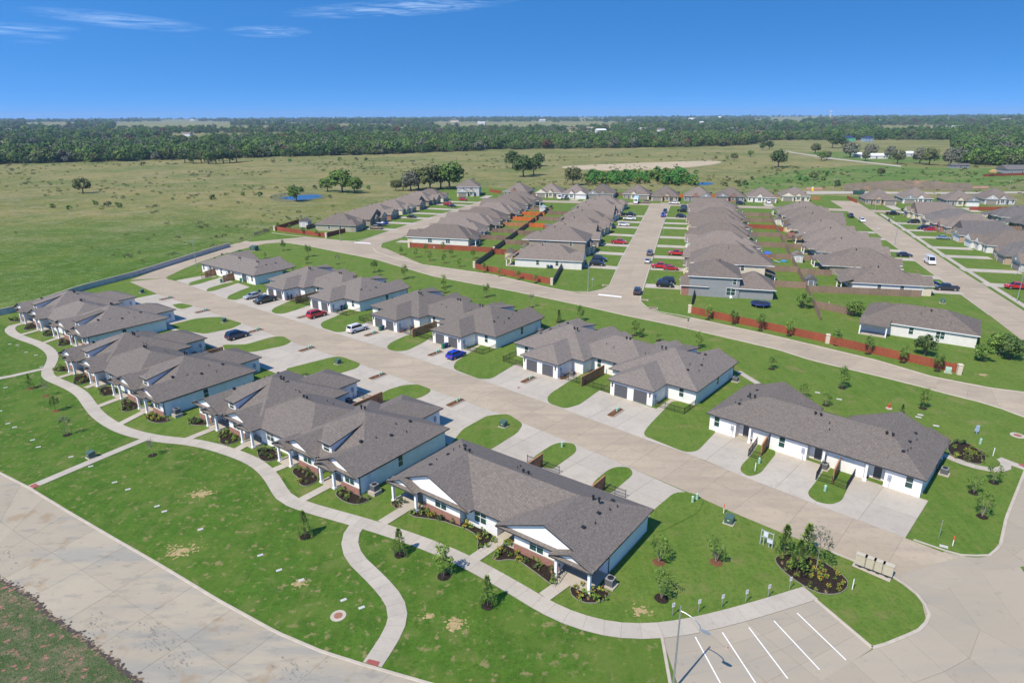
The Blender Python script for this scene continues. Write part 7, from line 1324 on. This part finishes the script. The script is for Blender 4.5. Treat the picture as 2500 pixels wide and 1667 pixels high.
# play tower
p = QC(1410, 930); t = thing('play_tower', 'wooden play tower with blue roof and yellow slide', 'play tower', (p.x, p.y, .03), ST)
for x in (0, 1.6):
    for y in (0, 1.4): MB().box(x-.06, x+.06, y-.06, y+.06, 0, 2.6).obj('post', M_ORF, t)
MB().box(-.1, 1.7, -.1, 1.5, 1.25, 1.35).obj('platform', M_ORF, t)
for k in range(5): MB().box(0, 1.6, -.1, -.04, .25+k*.4, .37+k*.4).obj('rung', M_ORF, t)
cn = MB(); cn.loft([[(x, .7+1.0*math.cos(a), 2.3+.85*math.sin(a)) for a in [PI*q/8 for q in range(9)]] for x in (-.15, 1.75)], cap=False); cn.obj('canopy', mat('blue_canopy', (.02, .09, .38), .6, .1), t)
MB().loft([[(.45+.0, .72, 2.31), (.95, .72, 2.31), (.95, .72, 3.2), (.45, .72, 3.2)], [(.45, .74, 2.31), (.95, .74, 2.31), (.95, .74, 3.2), (.45, .74, 3.2)]]).obj('canopy_stripe', M_ORF, t) if False else None
MB().loft([[(x, y0, z), (x, y0+.5, z), (x, y0+.5, z+.06), (x, y0, z+.06)] for x, z, y0 in ((1.7, 1.3, .45), (2.6, .8, .4), (3.6, .3, .3), (4.2, .2, .25))]).obj('slide', mat('yellow_plastic', (.65, .38, .02), .4, .05), t)
p = QC(1550, 945); tag(MB().loft([[(x, -.5, z), (x, .5, z), (x, .5, z+.1), (x, -.5, z+.1)] for x, z in ((-.9, .5), (0, .25), (1.0, .05))]).obj('toddler_slide', mat('pale_blue_plastic', (.35, .6, .75), .4, .05), None, p), 'small pale blue slide beside the play tower', 'slide')
p = QC(1630, 935); tag(MB().cyl(0, 0, 0, .3, 1.0, 1.05, 18).cyl(0, 0, .3, .31, .95, .95, 18).obj('paddling_pool', mat('bright_blue_plastic', (.03, .3, .6), .3, .05), None, p), 'bright blue paddling pool at the garden fence', 'pool')
p = QC(1690, 720); t = thing('swing_set', 'brown wooden play fort with swings in a right hand garden', 'play fort', (p.x, p.y, 0), ST)
for x in (-1, 1):
    for y in (-.8, .8): MB().box(x-.07, x+.07, y-.07, y+.07, 0, 2.7).obj('post', M_GREYF, t)
MB().box(-1.1, 1.1, -.9, .9, 1.3, 1.4).obj('platform', M_GREYF, t); r = MB(); roofvol(r, -1.3, 1.3, -1.1, 1.1, 2.7, .8, 'x', 'gg', th=.06); r.obj('roof', [mat('red_brown_roof', (.18, .07, .05), .8, .2), M_GREYF], t)
MB().tube((1, 0, 2.2), (4.2, 0, 2.2), .07).tube((4.2, 0, 2.2), (4.5, -1, 0), .06).tube((4.2, 0, 2.2), (4.5, 1, 0), .06).obj('swing_beam', M_GREYF, t)
for x in (2.0, 3.2): MB().tube((x, 0, 2.2), (x, 0, .6), .015).box(x-.25, x+.25, -.12, .12, .55, .6).obj('swing', M_BLACK, t)
# gazebo
p = QB(890, 530); t = thing('gazebo', 'small black roofed gazebo between the garden fences', 'gazebo', (p.x, p.y, 0), ST)
for x in (0, 3.4):
    for y in (0, 3): MB().box(x-.07, x+.07, y-.07, y+.07, 0, 2.3).obj('post', M_BLACK, t)
r = MB(); roofvol(r, -.3, 3.7, -.3, 3.3, 2.35, .5, 'x', 'hh', th=.1); r.obj('roof', [M_SHINGG, M_BLACK], t)
# patio clutter at the blue grey house
t = thing('picnic_table', 'brown wooden deck table behind the blue grey house', 'table', QC(1330, 1310), ST); MB().box(-1.2, 1.2, -.5, .5, .7, .78).obj('table_top', M_CEDAR, t)
for s in (-1, 1): MB().box(-1.1, 1.1, s*.9-.15, s*.9+.15, .42, .47).obj('bench', M_CEDAR, t); MB().box(s*.8-.06, s*.8+.06, -.8, .8, 0, .7).obj('leg', M_CEDAR, t)
t = thing('garden_chair', 'white plastic garden chairs by the blue grey house wall', 'chair', QC(1050, 1345), ST+.3); MB().box(-.3, .3, -.3, .3, .38, .44).obj('seat', M_TRIM, t); MB().box(-.3, .3, .25, .3, .44, .95).obj('backrest', M_TRIM, t)
for x in (-.25, .25):
    for y in (-.25, .25): MB().box(x-.03, x+.03, y-.03, y+.03, 0, .38).obj('leg', M_TRIM, t)
tag(MB().box(-.8, .8, -.3, .3, 0, .9).box(-.2, .3, -.25, .25, .9, 1.1).obj('wood_stack', mat('yellow_boards', (.5, .36, .14), .8, .2, 4), None, QC(1290, 1275)), 'yellowish stack of boards on the blue grey house patio', 'boards')
# dead end barricade
a, b = QA(82, 575), QA(222, 535); d = b-a; t = thing('barricade', 'faded wooden barricade at the dead end beside the meadow', 'barricade', a, math.atan2(d.y, d.x)); ln_ = d.length
for k in range(4): MB().box(ln_*k/3-.07, ln_*k/3+.07, -.07, .07, 0, 1.5).obj('post', M_GREYF, t)
for z in (.4, .8, 1.2): MB().box(0, ln_, -.1, -.07, z, z+.24).obj('rail', mat('faded_boards', (.42, .25, .17), .8, .3, 2), t)
for (u0, u1, v, l) in ((1968, 2008, 464.5, 'pink and white barricade at the far crossroads'), (2375, 2412, 461, 'pink and white barricade at the end of the service road')):
    a, b = at(u0, v), at(u1, v); d = b-a; t = thing('barricade', l, 'barricade', a, math.atan2(d.y, d.x)); ln_ = d.length
    for z in (.3, .8, 1.3): MB().box(0, ln_, -.1, -.05, z, z+.35).obj('rail', mat('pink_boards', (.55, .28, .25), .8, .2, 1), t)
    for k in range(4): MB().box(ln_*k/3-.1, ln_*k/3+.1, -.05, .05, 0, 1.7).obj('post', M_GREYF, t)
t = thing('portable_toilet', 'yellow portable toilet at the far crossroads', 'portable toilet', at(1983, 467), ST); MB().box(-.6, .6, -.6, .6, .1, 2.2).obj('cabin', mat('toilet_yellow', (.7, .48, .03), .5, .05), t); MB().loft([[(-.62, -.62, 2.2), (.62, -.62, 2.2), (.62, .62, 2.2), (-.62, .62, 2.2)], [(-.3, -.6, 2.5), (.3, -.6, 2.5), (.3, .6, 2.5), (-.3, .6, 2.5)]]).obj('roof', M_TRIM, t); MB().box(-.4, .4, -.63, -.6, .15, 2.0).obj('door', MATS['toilet_yellow'], t)
t = thing('dumpster', 'dark green roll off dumpster beside the dirt mound', 'dumpster', at(2096, 475), ST-.2); MB().loft([[(-3, -1.2, .2), (3, -1.2, .2), (3, 1.2, .2), (-3, 1.2, .2)], [(-3.3, -1.25, 2.2), (3.1, -1.25, 2.2), (3.1, 1.25, 2.2), (-3.3, 1.25, 2.2)]]).obj('container', mat('dumpster_green', (.02, .07, .06), .6, .15), t)
for k in range(6): MB().box(-2.7+k*1.05, -2.6+k*1.05, -1.34, -1.25, .3, 2.1).obj('rib', MATS['dumpster_green'], t)
tag(MB().tube((0, 0, .15), (1.8, .4, .2), .09).tube((.8, .2, .2), (1.4, 1.2, .6), .06).tube((.3, 0, .2), (.2, 1.0, .5), .05).obj('fallen_branch', mat('bleached_wood', (.5, .45, .4), .9, .2), None, QC(2085, 1415)), 'pale fallen branches on the open plot', 'branch')
# ------------------------------------------------------------------ far buildings
def barnlike(p, w_, d, h, wall, roof, label, rz=0.0, pitch=.4, two=False, name='farm_building', cat='building'):
    z = hill(p.x, p.y); t = thing(name, label, cat, (p.x, p.y, z), rz); MB().box(-w_/2, w_/2, 0, d, 0, h).obj('wall', wall, t); r = MB(); roofvol(r, -w_/2-.5, w_/2+.5, -.5, d+.5, h+.05, pitch, 'x', 'gg' if not two else 'hh'); r.obj('roof', [roof, wall], t)
    for k in range(3):
        for q in range(2 if two else 1): window(t, -w_/2+w_*(k+.5)/3, 0, 1.0+q*2.9, 1.4, 1.4, 0, 1)
    MB().box(-.6, .6, -.06, 0, 0, 2.2).obj('door', M_GDOOR, t); return t
M_MROOF = mat('white_metal_roof', (.72, .74, .76), .45, .05); M_BROOF = mat('dark_blue_roof', (.02, .035, .10), .7, .1)
barnlike(at(2073, 348), 22, 14, 6.5, mat('green_sheathing', (.12, .42, .24), .8, .1), M_BROOF, 'unfinished house with green sheathing and dark blue roof, left one', .1, .5, True, 'unfinished_house', 'house'); barnlike(at(2122, 348), 16, 12, 6, mat('blue_grey_wall', (.25, .33, .42), .8, .1), M_BROOF, 'unfinished blue grey house with dark roof, right one', .1, .5, True, 'unfinished_house', 'house')
barnlike(at(2140, 388), 24, 10, 3.2, M_OFFW, M_MROOF, 'long white farmhouse among trees in the right pasture'); barnlike(at(2105, 384), 14, 8, 3, M_GREY, M_MROOF, 'low pale barn left of the white farmhouse'); barnlike(at(2210, 383), 20, 10, 3.5, M_LGREY, M_MROOF, 'pale barn right of the white farmhouse'); barnlike(at(2495, 425), 24, 14, 3.5, M_GREY, M_SHINGG, 'grey house at the right edge of the pasture'); barnlike(at(2345, 411), 16, 6, 2.5, M_GREY, M_SHINGG, 'small dark building below the right wood')
tag(MB().box(-9, 9, 0, 5, 0, 1.6).box(-8, 8, .5, 4.5, 1.6, 2.4).obj('lumber_stack', mat('lumber', (.55, .36, .14), .8, .15, 1), None, at(2452, 422)), 'long stack of yellow lumber at the right edge of the pasture', 'lumber')
FARB = [(25, 330), (60, 332), (120, 335), (172, 341), (310, 336), (322, 334), (455, 338), (170, 300), (270, 308), (470, 302), (715, 297), (740, 300), (990, 323), (1175, 308), (1395, 323), (1440, 322), (1470, 327), (1575, 325), (1615, 326), (1793, 324), (1690, 298), (1710, 308), (1770, 306), (1540, 301), (1290, 333), (1325, 302), (2080, 307), (2270, 325), (2340, 322), (2380, 299), (2440, 286), (1985, 288), (1760, 285), (1435, 286), (1505, 286), (2460, 304), (2150, 305), (2300, 326), (1110, 304), (850, 297)]
for i, (u, v) in enumerate(FARB):
    p = at(u, v); d = p.length; k = min(1.0+d/1700, 3.0)
    if d > 7000: p = p*(7000/d)
    s = ['left edge', 'left', 'middle left', 'middle', 'middle right', 'right', 'right edge'][min(6, int(u/360))]
    nm = f"{['white', 'light grey', 'cream'][i % 3]} building with {['pale', 'pale', 'brown', 'pale'][i % 4]} roof in distant woods, {'near the skyline' if v < 300 else 'mid distance'}, {s}"
    b_ = barnlike(Vector((p.x, p.y, 0)), 9*k*(1+.4*(i % 3)), 8*k, 3.2*k+1, [M_OFFW, M_LGREY, M_CREAM][i % 3], [M_MROOF, M_LGREY, M_SHINGB, M_TAUPE][i % 4], nm, RND.uniform(-.4, .4), .4, False, 'distant_building', 'building'); b_['group'] = nm
t = thing('water_tower', 'tiny pale water tower on the skyline right of the middle', 'water tower', (lambda p: (p.x, p.y, 30))(at(2027, 286.5)*(6500/at(2027, 286.5).length))); MB().cyl(0, 0, 0, 34, 3, 3, 10).obj('shaft', M_OFFW, t); MB().cyl(0, 0, 34, 40, 3, 11, 12).cyl(0, 0, 40, 46, 11, 5, 12).obj('tank', M_OFFW, t)
def lattice(u, v, h, label):
    p = at(u, v); d = p.length; p = p*(min(d, 3500)/d); tag(MB().cyl(0, 0, 0, h, .8, .4, 6).obj('radio_mast', M_STEEL, None, (p.x, p.y, hill(p.x, p.y))), label, 'mast')
lattice(110, 298, 55, 'thin radio mast on the far left skyline')
